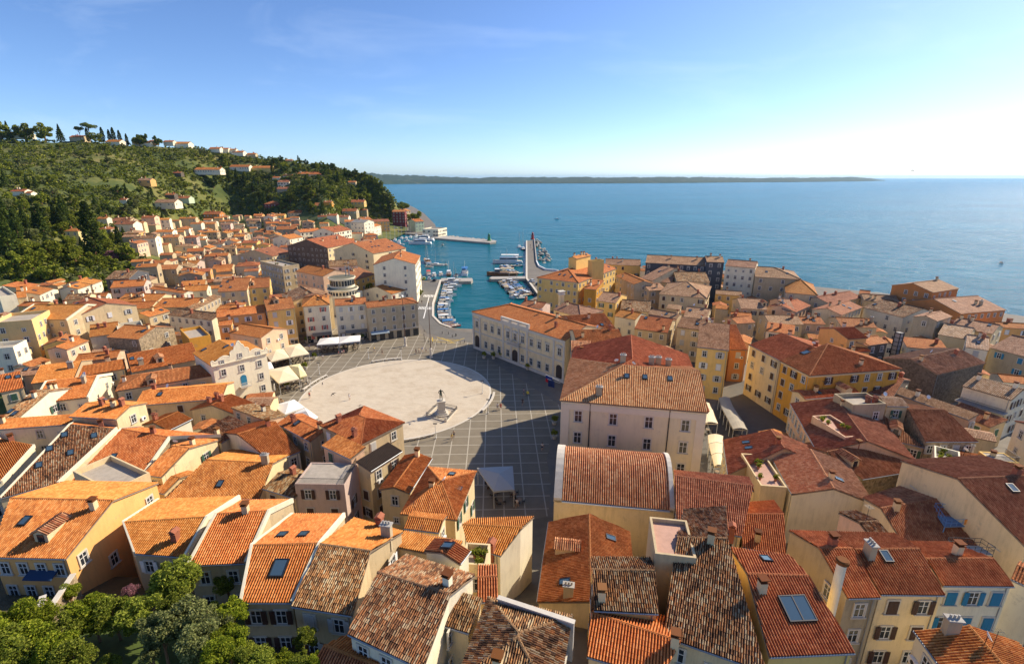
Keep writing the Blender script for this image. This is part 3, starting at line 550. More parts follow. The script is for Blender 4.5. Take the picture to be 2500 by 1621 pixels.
((3, 'left of', 'ochre arcaded house'),-112.14,130.16,-0.189,10.54,12.10,-0.00,10.00,'G','r','n','','',[],'',0.30),
('narrow yellow house with dormer between peach and red shuttered houses',-75.11,146.65,0.528,8.10,13.80,-0.00,13.00,'G','y','r','','V',[('d', 3.33,3.84)],'yellow square house',0.30),
('peach house with orange roof left of the yellow house',-88.57,143.00,0.473,13.29,9.10,-0.00,12.00,'G','a','n','','V',[],'peach square house',0.30),
((8, 'in front of', 'yellow villa'),-123.14,115.58,1.905,5.97,6.70,2.37,9.00,'F','w','f','','W',[],'',0.30),
((0, 'behind', 'tall framed chimney'),109.83,132.34,1.137,6.24,5.10,-0.00,6.46,'G','w','n','','',[],'',0.30),
('white house with red shutters and yellow side wall',-67.43,154.09,0.354,8.44,13.20,-0.00,12.50,'H','w','n2','','R',[],'red shuttered house',0.30),
((0, 'behind', 'town hall'),2.66,172.95,-0.472,8.75,8.40,-0.00,8.00,'G','l','d','','',[],'',0.30),
((1, 'left of', 'yellow cafe house'),53.24,165.90,-0.508,4.67,3.60,-0.00,9.00,'S','b','p','','',[],'',0.30),
((0, 'left of', 'ochre arcaded house'),-102.24,142.16,0.112,7.00,5.32,-0.00,6.53,'H','p','p','','',[],'',0.30),
((0, 'behind', 'stone gable house'),110.57,131.15,-0.377,9.46,5.99,-0.00,6.82,'S','w','n','','',[],'',0.30),
((2, 'behind', 'cream alley house'),81.40,150.17,-0.107,10.25,10.20,-0.00,8.00,'G','b','p','','',[],'',0.30),
((7, 'in front of', 'slate grey hotel'),37.63,167.43,-0.301,10.17,13.90,-0.00,8.00,'G','c','o','','',[('c', 3.23,2.01)],'',0.30),
((5, 'left of', 'ochre arcaded house'),-111.89,134.28,0.694,5.96,7.80,-0.00,10.00,'F','w','f','','',[],'',0.30),
((13, 'left of', 'ochre arcaded house'),-120.03,128.52,1.974,6.51,6.81,1.42,7.52,'G','y','r','','',[],'',0.30),
((0, 'right of', 'stone gable house'),120.85,124.78,-0.699,4.55,12.90,-0.00,9.00,'G','w','p2','','',[],'',0.30),
((1, 'in front of', 'yellow penthouse house'),30.21,172.69,-0.526,7.24,13.30,-0.00,10.00,'G','y','p','','',[('c', 6.74,4.91)],'',0.30),
((1, 'behind', 'cream alley house'),92.01,150.17,-0.101,6.76,8.00,-0.00,8.00,'G','b','r','','',[('s', 3.86,1.37)],'',0.30),
((8, 'left of', 'ochre arcaded house'),-117.96,131.49,0.599,6.45,12.70,0.57,9.00,'G','w','n','','',[],'',0.30),
((2, 'right of', 'yellow cafe house'),74.81,162.92,-0.291,6.58,6.52,-0.00,6.73,'G','b','n','','',[],'',0.30),
((0, 'behind', 'balcony terrace house'),126.77,124.28,-1.219,8.96,17.00,-0.00,9.00,'G','g','p','','U',[],'',0.30),
((2, 'behind', 'ochre corner house'),102.26,147.47,-0.194,10.19,10.20,-0.00,8.00,'G','b','r','','',[('c', 6.04,1.51), ('c', 7.72,2.35), ('C', 9.69,3.44)],'',0.30),
((0, 'left of', 'red shuttered house'),-82.98,174.03,-0.915,13.78,13.90,-0.00,12.00,'G','c','o','','',[],'',0.30),
((0, 'behind', 'ochre arcaded house'),-113.34,157.13,-0.339,19.30,7.70,-0.00,9.00,'G','w','o','','',[],'',0.30),
((6, 'in front of', 'yellow villa'),-129.26,128.17,1.976,11.33,8.60,2.75,12.00,'F','a2','f','','W',[],'',0.30),
((1, 'behind', 'stone gable house'),122.67,136.12,-0.865,6.68,13.40,-0.00,9.00,'G','c','p2','','0',[],'',0.30),
((1, 'in front of', 'orange waterfront house'),124.31,139.06,0.536,10.47,6.20,-0.00,12.00,'G','g','p','','',[],'',0.30),
((0, 'in front of', 'yellow penthouse house'),27.78,188.70,-0.483,5.18,9.50,-0.00,11.00,'S','o','n','','',[],'',0.30),
((3, 'right of', 'yellow cafe house'),80.79,169.33,-0.194,8.81,14.10,-0.00,8.00,'G','c','p','','',[('d', 8.16,2.4)],'',0.30),
((4, 'in front of', 'yellow villa'),-142.68,135.78,-0.015,15.77,15.80,4.53,9.00,'G','b','n','v','',[('s', 1.61,5.01)],'',0.30),
((5, 'in front of', 'slate grey hotel'),54.28,179.03,-0.440,16.65,22.00,-0.00,11.00,'H','c','p','','',[('s', 9.45,6.72), ('c', 13.28,3.02)],'',0.30),
((1, 'left of', 'peach square house'),-103.38,167.26,0.090,6.78,6.95,-0.00,7.75,'G','l','n','','',[],'',0.30),
((5, 'in front of', 'tall dark cypress'),-139.73,148.20,-0.578,14.94,15.10,3.41,10.00,'G','c','r','','V',[('s', 2.26,3.21)],'',0.30),
((2, 'left of', 'ochre arcaded house'),-117.30,154.40,1.347,7.93,7.00,-0.00,9.00,'G','b','n','','',[],'',0.30),
((4, 'behind', 'cream alley house'),93.90,165.97,-0.203,4.08,16.60,-0.00,8.00,'G','p','p','','',[],'',0.30),
((3, 'behind', 'cream alley house'),97.45,164.33,0.722,14.19,9.80,0.00,8.00,'G','p','r','','',[],'',0.30),
((5, 'behind', 'cream alley house'),108.14,156.73,0.638,17.52,9.40,-0.00,9.00,'G','c','d','','',[('s', 10.04,2.85), ('s', 10.22,0.96)],'',0.30),
((1, 'right of', 'stone gable house'),132.94,144.12,-0.963,9.75,11.70,-0.00,9.00,'G','c','p','','',[('s', 7.77,4.14)],'',0.30),
((6, 'in front of', 'slate grey hotel'),53.45,188.83,0.268,7.60,10.70,-0.00,10.00,'G','b','p','','',[('c', 4.4,2.16)],'',0.30),
((9, 'left of', 'ochre arcaded house'),-129.99,149.09,0.810,6.36,13.90,0.76,9.00,'F','m','f','r','',[],'',0.30),
((0, 'right of', 'yellow penthouse house'),32.66,200.32,0.489,5.95,3.00,-0.00,19.00,'F','y','f','','0',[],'',0.30),
((7, 'in front of', 'yellow villa'),-146.75,137.72,1.738,8.51,5.64,4.81,7.25,'S','p','p','','',[],'',0.30),
((1, 'behind', 'ochre arcaded house'),-108.60,164.37,1.664,19.31,4.80,-0.00,9.00,'G','g','o','','',[],'',0.30),
((1, 'left of', 'slate grey hotel'),44.18,209.39,-1.361,18.28,8.30,-0.00,12.00,'G','g','n','','W',[('c', 5.38,0.9)],'',0.30),
((0, 'left of', 'peach square house'),-107.76,177.57,0.097,7.11,5.48,-0.00,6.43,'H','y','r','','',[],'',0.30),
((0, 'in front of', 'orange waterfront house'),122.21,167.17,-1.287,13.97,16.20,-0.00,9.00,'G','w','o','','',[('s', 1.34,2.85)],'',0.30),
((2, 'behind', 'ochre arcaded house'),-124.71,166.66,0.056,13.87,12.10,-0.00,9.00,'G','c','n','','',[],'',0.30),
((0, 'behind', 'yellow penthouse house'),26.82,204.65,0.908,12.13,4.30,-0.00,20.00,'G','y','n','','0',[],'',0.30),
('yellow hipped house topped by a penthouse tower',25.88,189.68,0.983,38.16,19.00,-0.00,13.00,'HA','y','n','','W',[('s', 4.05,10.84), ('s', 4.07,8.55), ('s', 3.21,5.08), ('s', 15.44,2.54), ('s', 35.74,2.23)],'yellow penthouse house',0.30),
((1, 'in front of', 'pale hotel'),81.30,193.51,-0.374,9.73,6.66,-0.00,7.74,'G','y','p','','',[],'',0.30),
((4, 'left of', 'ochre arcaded house'),-134.03,164.16,0.163,9.37,9.10,0.06,9.00,'G','c','n','','',[],'',0.30),
((5, 'in front of', 'yellow villa'),-155.34,150.76,-0.031,8.53,5.14,5.74,7.84,'G','y','n','','',[],'',0.30),
((1, 'behind', 'balcony terrace house'),151.18,147.07,-0.243,9.25,5.96,-0.00,7.76,'G','a','n','','',[],'',0.30),
((0, 'behind', 'grey hotel'),-49.78,200.55,1.088,10.43,16.30,0.00,6.00,'G','w','n','','',[],'',0.30),
((4, 'in front of', 'slate grey hotel'),58.43,203.54,-0.649,7.59,12.90,-0.00,11.00,'G','b','p','','',[],'',0.30),
((6, 'behind', 'cream alley house'),113.41,171.53,0.505,21.46,9.90,-0.00,9.00,'G','c','d','','',[],'',0.30),
((6, 'in front of', 'tall dark cypress'),-147.36,158.70,0.240,6.58,5.63,4.18,6.22,'H','w','r','','',[],'',0.30),
((3, 'in front of', 'slate grey hotel'),66.62,197.44,-0.121,13.03,16.30,-0.00,12.00,'G','c','o','','',[],'',0.30),
((2, 'in front of', 'slate grey hotel'),53.46,204.45,-1.028,6.86,26.80,-0.00,12.00,'G','c','p','','',[],'',0.30),
((1, 'right of', 'pale hotel'),102.39,181.39,-0.460,10.46,21.30,-0.00,11.00,'H','c','n','','',[],'',0.30),
((6, 'left of', 'ochre arcaded house'),-142.25,172.55,0.000,14.78,11.30,0.54,9.00,'G','c','n','','',[('d', 6.13,3.14)],'',0.30),
((0, 'left of', 'orange waterfront house'),129.35,177.06,-0.342,11.09,9.90,-0.00,9.00,'G','b','p','','',[('c', 2.4,2.24), ('c', 3.64,1.71)],'',0.30),
((0, 'right of', 'orange waterfront house'),145.32,154.88,0.237,19.82,18.50,-0.00,10.00,'G','t','p','','W',[('s', 6.35,6.53), ('c', 12.27,4.51), ('C', 13.38,3.72)],'',0.30),
((3, 'right of', 'yellow penthouse house'),46.74,218.35,-0.437,6.20,7.34,-0.00,7.31,'G','g','p','','',[],'',0.30),
('tall white house with blank wall beside the quay road',-40.81,209.14,1.664,24.74,17.90,0.00,17.00,'G','w','n','','W',[],'tall white quay house',0.30),
((0, 'behind', 'yellow square house'),-105.02,192.88,0.404,8.03,16.50,-0.00,10.00,'G','y','r','','',[('d', 1.54,2.11)],'',0.30),
((0, 'behind', 'peach square house'),-113.54,186.84,0.293,10.31,20.90,-0.00,10.00,'G','c','r','','',[('s', 0.5,3.75), ('s', 2.29,6.97), ('s', 4.0,2.49)],'',0.30),
((1, 'left of', 'yellow villa'),-158.50,149.39,0.916,3.79,20.20,6.13,10.00,'F','w','f','','',[],'',0.30),
('tall pale hotel right of the slate grey hotel',88.87,205.38,-0.534,11.54,12.10,-0.00,17.00,'G','w','p','','W',[],'pale hotel',0.30),
((3, 'in front of', 'tall dark cypress'),-154.68,166.48,0.350,6.87,6.98,5.01,6.79,'G','c','o','','',[],'',0.30),
('pink gabled house behind the round white rooftop building',-94.82,214.87,-0.643,20.55,12.70,-0.00,13.00,'G','p','n','','',[('c', 13.1,5.32)],'pink gable house',0.30),
((3, 'in front of', 'yellow villa'),-159.12,155.14,0.724,2.36,15.30,6.11,9.00,'G','b','n','','',[],'',0.30),
((0, 'right of', 'pale hotel'),97.85,197.02,-0.357,16.51,18.00,-0.00,14.00,'HB','b','p','','W',[('s', 4.48,4.13), ('s', 11.95,3.81)],'',0.30),
((0, 'left of', 'pale hotel'),82.55,209.27,-0.205,7.12,10.70,-0.00,18.00,'G','s','p','','W',[],'',0.30),
((4, 'behind', 'ochre arcaded house'),-144.20,192.88,-0.420,20.96,4.00,-0.00,10.00,'G','w','n','','',[],'',0.30),
((2, 'in front of', 'yellow villa'),-157.99,162.02,1.967,10.42,9.60,5.63,9.00,'G','w','n','','',[],'',0.30),
('terracotta orange house standing tallest on the right waterfront',146.16,168.11,0.418,16.15,13.60,-0.00,14.00,'G','t','p','','W',[('c', 13.62,6.35)],'orange waterfront house',0.30),
((1, 'left of', 'orange waterfront house'),134.71,188.09,-0.640,3.52,6.40,-0.00,9.00,'G','b','r','','',[],'',0.30),
('slate grey hotel with big white windows facing inland near the sea',59.32,219.44,-0.329,25.32,15.50,-0.00,16.00,'G','s','p','','W',[('c', 10.6,5.33), ('c', 21.39,5.49)],'slate grey hotel',0.30),
((4, 'in front of', 'tall dark cypress'),-155.62,175.77,0.363,6.45,5.48,3.78,6.52,'G','w','n','','',[],'',0.30),
((1, 'right of', 'pink gable house'),-69.05,215.57,1.185,14.29,18.00,-0.00,9.00,'G','y','d','','',[],'',0.30),
((3, 'left of', 'peach square house'),-131.68,194.05,0.361,8.28,9.15,-0.00,8.36,'G','w','n','','',[],'',0.30),
((7, 'left of', 'ochre arcaded house'),-150.86,184.72,0.210,8.17,5.01,1.03,6.07,'G','b','p','','',[],'',0.30),
((0, 'in front of', 'yellow villa'),-158.00,176.81,1.757,7.62,6.40,4.37,9.00,'G','w','n','','',[],'',0.30),
((2, 'right of', 'yellow penthouse house'),43.89,231.95,-0.191,16.32,12.30,-0.00,13.00,'G','y','p','','',[],'',0.30),
((0, 'right of', 'pink gable house'),-83.89,225.37,0.364,12.76,12.30,-0.00,13.00,'G','w','o','','',[('c', 8.74,2.39)],'',0.30),
((1, 'in front of', 'yellow villa'),-171.77,171.38,1.789,7.82,6.71,7.24,7.40,'S','c','n','','',[],'',0.30),
((0, 'in front of', 'pale hotel'),95.61,226.19,-0.444,7.63,5.72,-0.00,8.29,'G','a','r','','',[],'',0.30),
((2, 'in front of', 'tall dark cypress'),-156.90,189.56,0.385,11.12,10.90,1.94,9.00,'G','l','n','','',[],'',0.30),
((0, 'in front of', 'tall dark cypress'),-159.36,185.01,1.844,7.78,9.80,3.35,10.00,'G','w','n','','W',[],'',0.30),
((3, 'behind', 'ochre arcaded house'),-143.16,203.76,0.168,9.12,7.01,-0.00,6.57,'G','c','o','','',[],'',0.30),
((1, 'right of', 'yellow penthouse house'),57.44,243.24,1.177,9.32,6.95,-0.00,7.73,'G','g','p','','',[],'',0.30),
((0, 'left of', 'slate grey hotel'),73.15,241.56,1.211,6.18,6.81,-0.00,8.09,'H','p','p','','',[],'',0.30),
((0, 'left of', 'pink gable house'),-103.78,222.44,0.859,7.85,23.20,-0.00,13.00,'F','b','f','p','',[],'',0.30),
((5, 'behind', 'ochre arcaded house'),-157.85,206.35,0.083,6.86,5.09,0.53,6.20,'H','c','n','','',[],'',0.30),
((1, 'in front of', 'slate grey hotel'),85.83,242.81,1.410,9.16,6.71,-0.00,8.25,'G','c','n','','',[],'',0.30),
((1, 'in front of', 'tall dark cypress'),-167.00,200.36,0.131,9.04,14.90,3.33,9.00,'G','s','o','','',[],'',0.30),
((4, 'left of', 'peach square house'),-147.68,216.86,0.440,9.45,8.99,-0.00,5.95,'G','b','n','','',[],'',0.30),
((1, 'behind', 'peach square house'),-137.67,224.58,0.261,11.22,10.14,-0.00,6.18,'G','g','p','','',[],'',0.30),
((0, 'in front of', 'slate grey hotel'),86.40,258.23,1.086,9.02,7.46,-0.00,7.89,'G','w','n','','',[],'',0.30),
((5, 'left of', 'peach square house'),-146.82,232.38,1.951,8.59,10.40,-0.00,7.83,'G','g','n','','',[],'',0.30),
((1, 'behind', 'yellow square house'),-128.41,247.66,0.215,11.22,9.60,-0.00,5.02,'G','b','n','','',[],'',0.30),
('large cream block with blank gable wall and skylit red roof',-70.83,253.59,1.034,24.49,30.00,-0.00,15.00,'G','c','r','','',[('s', 11.24,12.35), ('s', 6.25,6.59), ('s', 8.67,6.62), ('s', 11.11,6.62), ('s', 15.47,3.66), ('s', 18.58,4.2)],'cream gable block',0.30),
((3, 'behind', 'peach square house'),-158.05,238.70,0.376,9.73,7.39,-0.00,7.91,'G','a','r','','',[],'',0.30),
((8, 'right of', 'tall dark cypress'),-179.23,233.95,0.357,8.73,7.75,2.89,8.31,'G','b','n','','',[],'',0.30),
((2, 'behind', 'yellow square house'),-144.44,256.30,0.305,11.51,10.41,-0.00,7.88,'H','c','r','','',[],'',0.30),
((27, 'in front of', 'brick red villa'),-181.44,243.90,0.285,12.91,10.30,1.98,6.21,'G','g','r','','',[],'',0.30),
((2, 'behind', 'peach square house'),-159.97,261.94,0.287,9.57,10.36,-0.00,5.55,'G','b','n','','',[],'',0.30),
('tall block with dark brown gable wall and row of chimneys',-103.05,278.35,1.236,27.63,28.40,-0.00,14.50,'G','c','r','','W',[('c', 7.06,8.81), ('C', 19.55,8.5)],'dark brown block',0.30),
((9, 'left of', 'dark brown block'),-134.03,277.19,1.372,17.81,22.70,-0.00,10.00,'G','c','d','','',[],'',0.30),
((25, 'in front of', 'brick red villa'),-174.42,266.38,1.747,9.79,9.10,-0.00,5.76,'G','b','o','','',[],'',0.30),
((21, 'in front of', 'brick red villa'),-163.25,277.88,1.908,11.15,7.27,-0.00,7.34,'G','p','o','','',[],'',0.30),
((24, 'in front of', 'brick red villa'),-186.24,276.54,0.134,8.72,10.17,-0.00,5.61,'G','l','n','','',[],'',0.30),
((0, 'in front of', 'cream gable block'),-101.48,317.98,0.055,8.06,8.45,-0.00,5.90,'H','b','n','','',[],'',0.30),
((26, 'in front of', 'brick red villa'),-191.96,273.87,1.678,12.54,8.64,0.55,6.29,'H','c','r','','',[],'',0.30),
((20, 'in front of', 'brick red villa'),-179.63,288.70,0.305,12.41,8.51,-0.00,8.12,'G','b','n','','',[],'',0.30),
((22, 'in front of', 'brick red villa'),-156.09,300.96,1.962,10.28,8.34,-0.00,6.88,'H','c','n','','',[],'',0.30),
((8, 'left of', 'dark brown block'),-145.20,306.91,1.729,9.44,8.31,-0.00,8.21,'G','w','r','','',[],'',0.30),
((3, 'left of', 'cream gable block'),-114.90,324.48,0.042,10.54,8.51,-0.00,8.03,'G','l','r','','',[],'',0.30),
((23, 'in front of', 'brick red villa'),-190.84,289.05,1.659,11.63,7.01,-0.00,6.85,'G','c','n','','',[],'',0.30),
((2, 'left of', 'dark brown block'),-133.18,332.38,1.864,10.37,9.44,-0.00,7.99,'G','w','o','','',[],'',0.30),
((19, 'in front of', 'brick red villa'),-189.67,308.41,0.189,10.32,9.65,-0.00,5.24,'G','g','n','','',[],'',0.30),
((4, 'left of', 'dark brown block'),-154.44,330.39,0.117,8.13,7.40,-0.00,7.87,'G','l','r','','',[],'',0.30),
((5, 'right of', 'tall dark cypress'),-217.16,289.19,1.693,11.09,7.24,7.80,7.76,'G','p','r','','',[],'',0.30),
((1, 'left of', 'cream gable block'),-104.45,345.91,1.716,12.84,8.45,-0.00,5.82,'H','a','n','','',[],'',0.30),
('yellow villa among dark cypresses',-248.56,278.68,0.000,7.88,5.51,18.87,4.95,'H','y2','n','','',[],'yellow villa in the trees',0.46),
((18, 'in front of', 'brick red villa'),-180.49,325.71,0.260,9.12,8.00,-0.00,7.98,'G','c','n','','',[],'',0.30),
((17, 'in front of', 'brick red villa'),-204.51,312.01,0.423,9.32,10.20,0.04,7.55,'G','b','n','','',[],'',0.30),
((0, 'left of', 'cream gable block'),-110.01,359.92,0.129,8.43,9.17,-0.00,7.93,'H','w','p','','',[],'',0.30),
((0, 'left of', 'dark brown block'),-146.48,346.04,0.467,10.19,9.65,-0.00,7.82,'G','b','n','','',[],'',0.30),
((7, 'right of', 'tall dark cypress'),-229.63,302.69,0.266,11.96,9.18,9.40,7.30,'G','w','o','','',[],'',0.30),
((12, 'in front of', 'maroon villa'),-166.68,341.55,1.815,8.30,8.51,-0.00,7.69,'G','y','r','','',[],'',0.30),
((15, 'in front of', 'brick red villa'),-194.78,331.79,0.198,9.46,8.21,-0.00,6.82,'G','c','o','','',[],'',0.30),
((1, 'right of', 'dark brown block'),-133.36,359.51,0.327,10.77,9.19,0.29,5.33,'H','c','n','','',[],'',0.30),
((16, 'in front of', 'brick red villa'),-219.45,323.04,0.233,11.48,8.25,2.77,6.50,'H','c','p','','',[],'',0.30),
((3, 'left of', 'dark brown block'),-155.62,350.46,1.297,14.24,14.90,-0.00,11.00,'G','w','n','','',[],'',0.30),
((0, 'right of', 'dark brown block'),-133.56,371.03,1.957,9.53,9.23,1.58,5.73,'G','y','r','','',[],'',0.30),
((4, 'right of', 'brick red villa'),-189.39,349.45,0.084,10.23,9.34,-0.00,8.40,'G','y','r','','',[],'',0.30),
((13, 'in front of', 'brick red villa'),-205.52,338.98,1.699,10.11,9.02,-0.00,6.12,'G','b','n','','',[],'',0.30),
((14, 'in front of', 'brick red villa'),-202.57,347.06,0.266,11.64,7.27,-0.00,5.41,'G','c','n','','',[],'',0.30),
((2, 'left of', 'cream gable block'),-129.49,378.50,0.303,9.61,9.71,0.26,5.94,'G','b','n','','',[],'',0.30),
((0, 'right of', 'tall dark cypress'),-250.60,314.49,1.880,12.20,8.25,14.84,6.45,'H','b','r','','',[],'',0.30),
((5, 'left of', 'dark brown block'),-173.86,368.53,0.068,9.10,7.66,-0.00,5.61,'G','w','n','','',[],'',0.30),
((4, 'right of', 'tall dark cypress'),-240.13,323.24,1.898,12.17,9.01,9.81,8.38,'H','a','p','','',[],'',0.30),
((6, 'left of', 'brick red villa'),-233.50,333.22,0.255,10.13,10.08,6.87,7.06,'G','b','r','','',[],'',0.30),
((5, 'right of', 'brick red villa'),-193.59,362.33,0.361,11.58,7.65,-0.00,6.75,'G','g','n','','',[],'',0.30),
((11, 'in front of', 'brick red villa'),-216.22,355.52,0.347,9.01,8.04,-0.00,6.60,'H','w','o','','',[],'',0.30),
((6, 'left of', 'dark brown block'),-181.26,375.89,0.288,9.56,8.29,-0.00,7.11,'H','c','r','','',[],'',0.30),
((1, 'behind', 'dark brown block'),-135.60,383.58,1.270,22.30,20.10,2.18,10.00,'G','w','r','','',[],'',0.30),
((0, 'behind', 'cream gable block'),-118.48,401.26,0.399,9.67,9.59,-0.00,5.30,'G','b','r','','',[],'',0.30),
((9, 'in front of', 'brick red villa'),-231.81,351.37,0.333,9.06,9.65,3.57,8.15,'H','l','r','','',[],'',0.30),
((3, 'right of', 'tall dark cypress'),-263.85,334.42,0.000,12.56,8.79,19.80,2.75,'G','w','d','','',[],'',0.46),
((11, 'in front of', 'maroon villa'),-195.16,374.66,0.446,8.87,9.76,-0.00,8.33,'H','w','p','','',[],'',0.30),
((1, 'right of', 'tall dark cypress'),-271.94,331.42,0.000,6.50,5.00,23.65,2.75,'G','w','n','','',[],'',0.46),
((0, 'behind', 'dark brown block'),-149.82,396.05,0.505,9.27,9.20,4.48,9.00,'G','b','n','','',[],'',0.30),
((2, 'right of', 'tall dark cypress'),-268.38,337.99,0.000,12.55,8.79,21.68,2.75,'G','b','d','','',[],'',0.46),
((7, 'left of', 'dark brown block'),-176.91,390.89,2.084,9.11,10.45,-0.00,7.73,'G','l','o','','',[],'',0.30),
((12, 'in front of', 'brick red villa'),-206.02,374.41,1.742,9.32,10.46,-0.00,6.10,'G','w','n','','',[],'',0.30),
((8, 'left of', 'brick red villa'),-251.41,353.65,0.207,11.04,8.55,9.90,5.60,'G','w','n','','',[],'',0.30),
((1, 'behind', 'cream gable block'),-121.86,416.58,0.435,10.36,9.59,-0.00,6.24,'H','l','n','','',[],'',0.30),
((1, 'left of', 'dark brown block'),-167.78,398.34,0.824,17.70,12.50,0.65,10.00,'G','w','n','','',[],'',0.30),
((8, 'in front of', 'brick red villa'),-228.70,378.95,0.200,10.02,8.39,0.29,5.11,'G','c','r','','',[],'',0.30),
((10, 'in front of', 'maroon villa'),-185.90,401.41,1.835,11.82,8.87,-0.00,8.27,'G','b','n','','',[],'',0.30),
((2, 'right of', 'dark brown block'),-143.12,420.44,1.692,11.59,7.65,5.40,6.74,'G','c','n','','',[],'',0.30),
((7, 'in front of', 'brick red villa'),-235.46,382.06,1.746,8.36,8.91,1.59,7.61,'G','w','n','','',[],'',0.30),
((9, 'left of', 'brick red villa'),-268.57,366.36,0.212,8.73,8.83,16.69,7.66,'G','p','r','','',[],'',0.30),
((3, 'behind', 'cream gable block'),-139.59,435.51,-0.386,14.67,14.10,3.32,12.00,'G','w','f2','','',[],'',0.30),
((3, 'behind', 'dark brown block'),-167.10,425.66,1.811,9.11,9.81,8.21,7.85,'G','b','n','','',[],'',0.30),
((7, 'left of', 'brick red villa'),-270.24,377.81,0.351,12.29,7.35,13.94,7.89,'G','w','n','','',[],'',0.30),
((3, 'in front of', 'brick red villa'),-245.93,396.92,0.227,11.66,8.36,3.73,6.92,'H','b','n','','',[],'',0.30),
((10, 'in front of', 'brick red villa'),-227.40,408.88,0.264,8.09,9.32,-0.00,6.12,'G','p','n','','',[],'',0.30),
((2, 'behind', 'dark brown block'),-172.62,435.55,1.746,8.99,8.56,9.59,5.31,'G','l','o','','',[],'',0.30),
((6, 'behind', 'cream gable block'),-147.51,445.53,0.358,8.57,9.90,7.42,7.46,'G','w','n','','',[],'',0.30),
((9, 'in front of', 'maroon villa'),-200.23,426.69,0.299,16.23,15.00,1.04,9.00,'G','b','r','','',[],'',0.30),
((5, 'behind', 'dark brown block'),-163.63,447.77,0.000,8.86,6.20,17.32,2.75,'G','w','r','','',[],'',0.46),
((0, 'behind', 'yellow villa'),-328.96,346.90,0.000,4.08,5.00,39.92,2.20,'G','w','r','','',[],'',0.46),
((0, 'right of', 'tall white quay house'),-83.19,467.73,-0.325,16.08,18.30,-0.00,6.00,'F','w','f','','',[],'',0.30),
((3, 'left of', 'brick red villa'),-258.14,398.87,1.683,10.72,9.59,7.96,5.24,'G','w','r','','',[],'',0.30),
((0, 'left of', 'yellow villa'),-338.57,346.67,0.000,9.72,6.81,41.01,2.20,'G','w','r','','',[],'',0.46),
((2, 'behind', 'cream gable block'),-125.40,457.99,1.428,16.81,10.10,0.45,9.00,'G','w','n','','',[],'',0.30),
((5, 'in front of', 'brick red villa'),-236.03,416.14,1.643,11.50,8.41,0.13,7.90,'G','g','n','','',[],'',0.30),
((2, 'in front of', 'brick red villa'),-247.36,410.65,1.827,11.21,7.61,3.05,7.87,'G','l','n','','',[],'',0.30),
((3, 'right of', 'brick red villa'),-235.07,424.07,0.076,10.25,7.92,0.00,5.97,'G','g','p','','',[],'',0.30),
((5, 'behind', 'cream gable block'),-133.96,457.72,0.728,9.28,17.30,1.43,13.50,'G','w','r','','',[],'',0.30),
((4, 'behind', 'dark brown block'),-175.70,457.11,0.000,8.21,5.74,15.67,2.75,'G','u','r','','',[],'',0.46),
((6, 'behind', 'dark brown block'),-159.97,462.36,0.000,10.63,7.44,14.79,2.75,'G','w','d','','',[],'',0.46),
((6, 'right of', 'tall dark cypress'),-301.35,392.40,0.000,5.55,5.00,34.24,1.65,'G','w','r','','',[],'',0.46),
((4, 'in front of', 'brick red villa'),-248.06,423.69,1.808,8.27,9.24,2.37,5.35,'H','y','r','','',[],'',0.30),
((6, 'in front of', 'maroon villa'),-208.67,450.63,0.143,10.10,8.05,4.22,8.26,'G','g','n','','',[],'',0.30),
((6, 'in front of', 'brick red villa'),-247.25,430.62,0.276,12.49,8.40,1.74,6.22,'G','y','r','','',[],'',0.30),
((7, 'in front of', 'maroon villa'),-211.41,447.48,1.741,9.95,7.05,3.33,7.22,'G','w','n','','',[],'',0.30),
((2, 'right of', 'brick red villa'),-246.88,443.02,0.177,9.76,9.31,1.11,6.78,'G','c','p','','',[],'',0.30),
((1, 'left of', 'brick red villa'),-279.79,425.35,0.225,12.49,7.07,11.24,7.99,'G','b','n','','',[],'',0.30),
((4, 'behind', 'cream gable block'),-133.90,488.52,0.428,15.50,12.30,2.38,9.00,'G','a','d','','',[],'',0.30),
((4, 'in front of', 'maroon villa'),-223.50,458.47,0.492,17.23,9.80,4.19,8.00,'G','b','n','','',[],'',0.30),
((1, 'in front of', 'brick red villa'),-257.78,445.73,0.151,8.37,7.24,4.17,8.50,'G','l','p','','',[],'',0.30),
((0, 'in front of', 'brick red villa'),-268.67,442.16,0.199,8.52,7.40,8.13,6.36,'G','w','p','','',[],'',0.30),
((0, 'left of', 'brick red villa'),-269.18,440.67,1.792,9.18,8.36,8.38,6.11,'H','w','n','','',[],'',0.30),
((0, 'behind', 'tall white quay house'),-96.67,505.09,0.707,10.24,14.90,-0.00,10.00,'G','u','n','','',[],'',0.30),
((3, 'in front of', 'maroon villa'),-223.82,470.97,1.918,8.03,7.24,6.74,7.36,'G','g','n','','',[],'',0.30),
((4, 'left of', 'brick red villa'),-302.89,432.39,0.000,17.31,11.00,28.67,3.30,'G','w','p','','',[],'',0.46),
((0, 'right of', 'brick red villa'),-263.96,456.10,0.476,11.73,8.12,5.70,8.43,'G','b','n','','',[],'',0.30),
((9, 'behind', 'dark brown block'),-183.83,498.01,0.000,8.09,5.66,25.91,3.30,'G','o','r','','',[],'',0.46),
((8, 'in front of', 'maroon villa'),-247.40,473.99,0.283,10.19,8.85,4.80,5.96,'G','w','o','','',[],'',0.30),
((1, 'in front of', 'maroon villa'),-226.54,481.01,1.634,10.10,9.43,8.54,8.10,'G','w','r','','',[],'',0.30),
((8, 'behind', 'dark brown block'),-170.51,509.17,0.000,14.51,10.16,16.75,3.30,'G','b','r','','',[],'',0.46),
((7, 'behind', 'dark brown block'),-196.55,504.61,0.000,18.13,11.00,22.95,2.75,'G','y','r','','',[],'',0.46),
((0, 'in front of', 'maroon villa'),-230.45,492.44,0.194,8.72,10.29,10.39,6.53,'G','y','n','','',[],'',0.30),
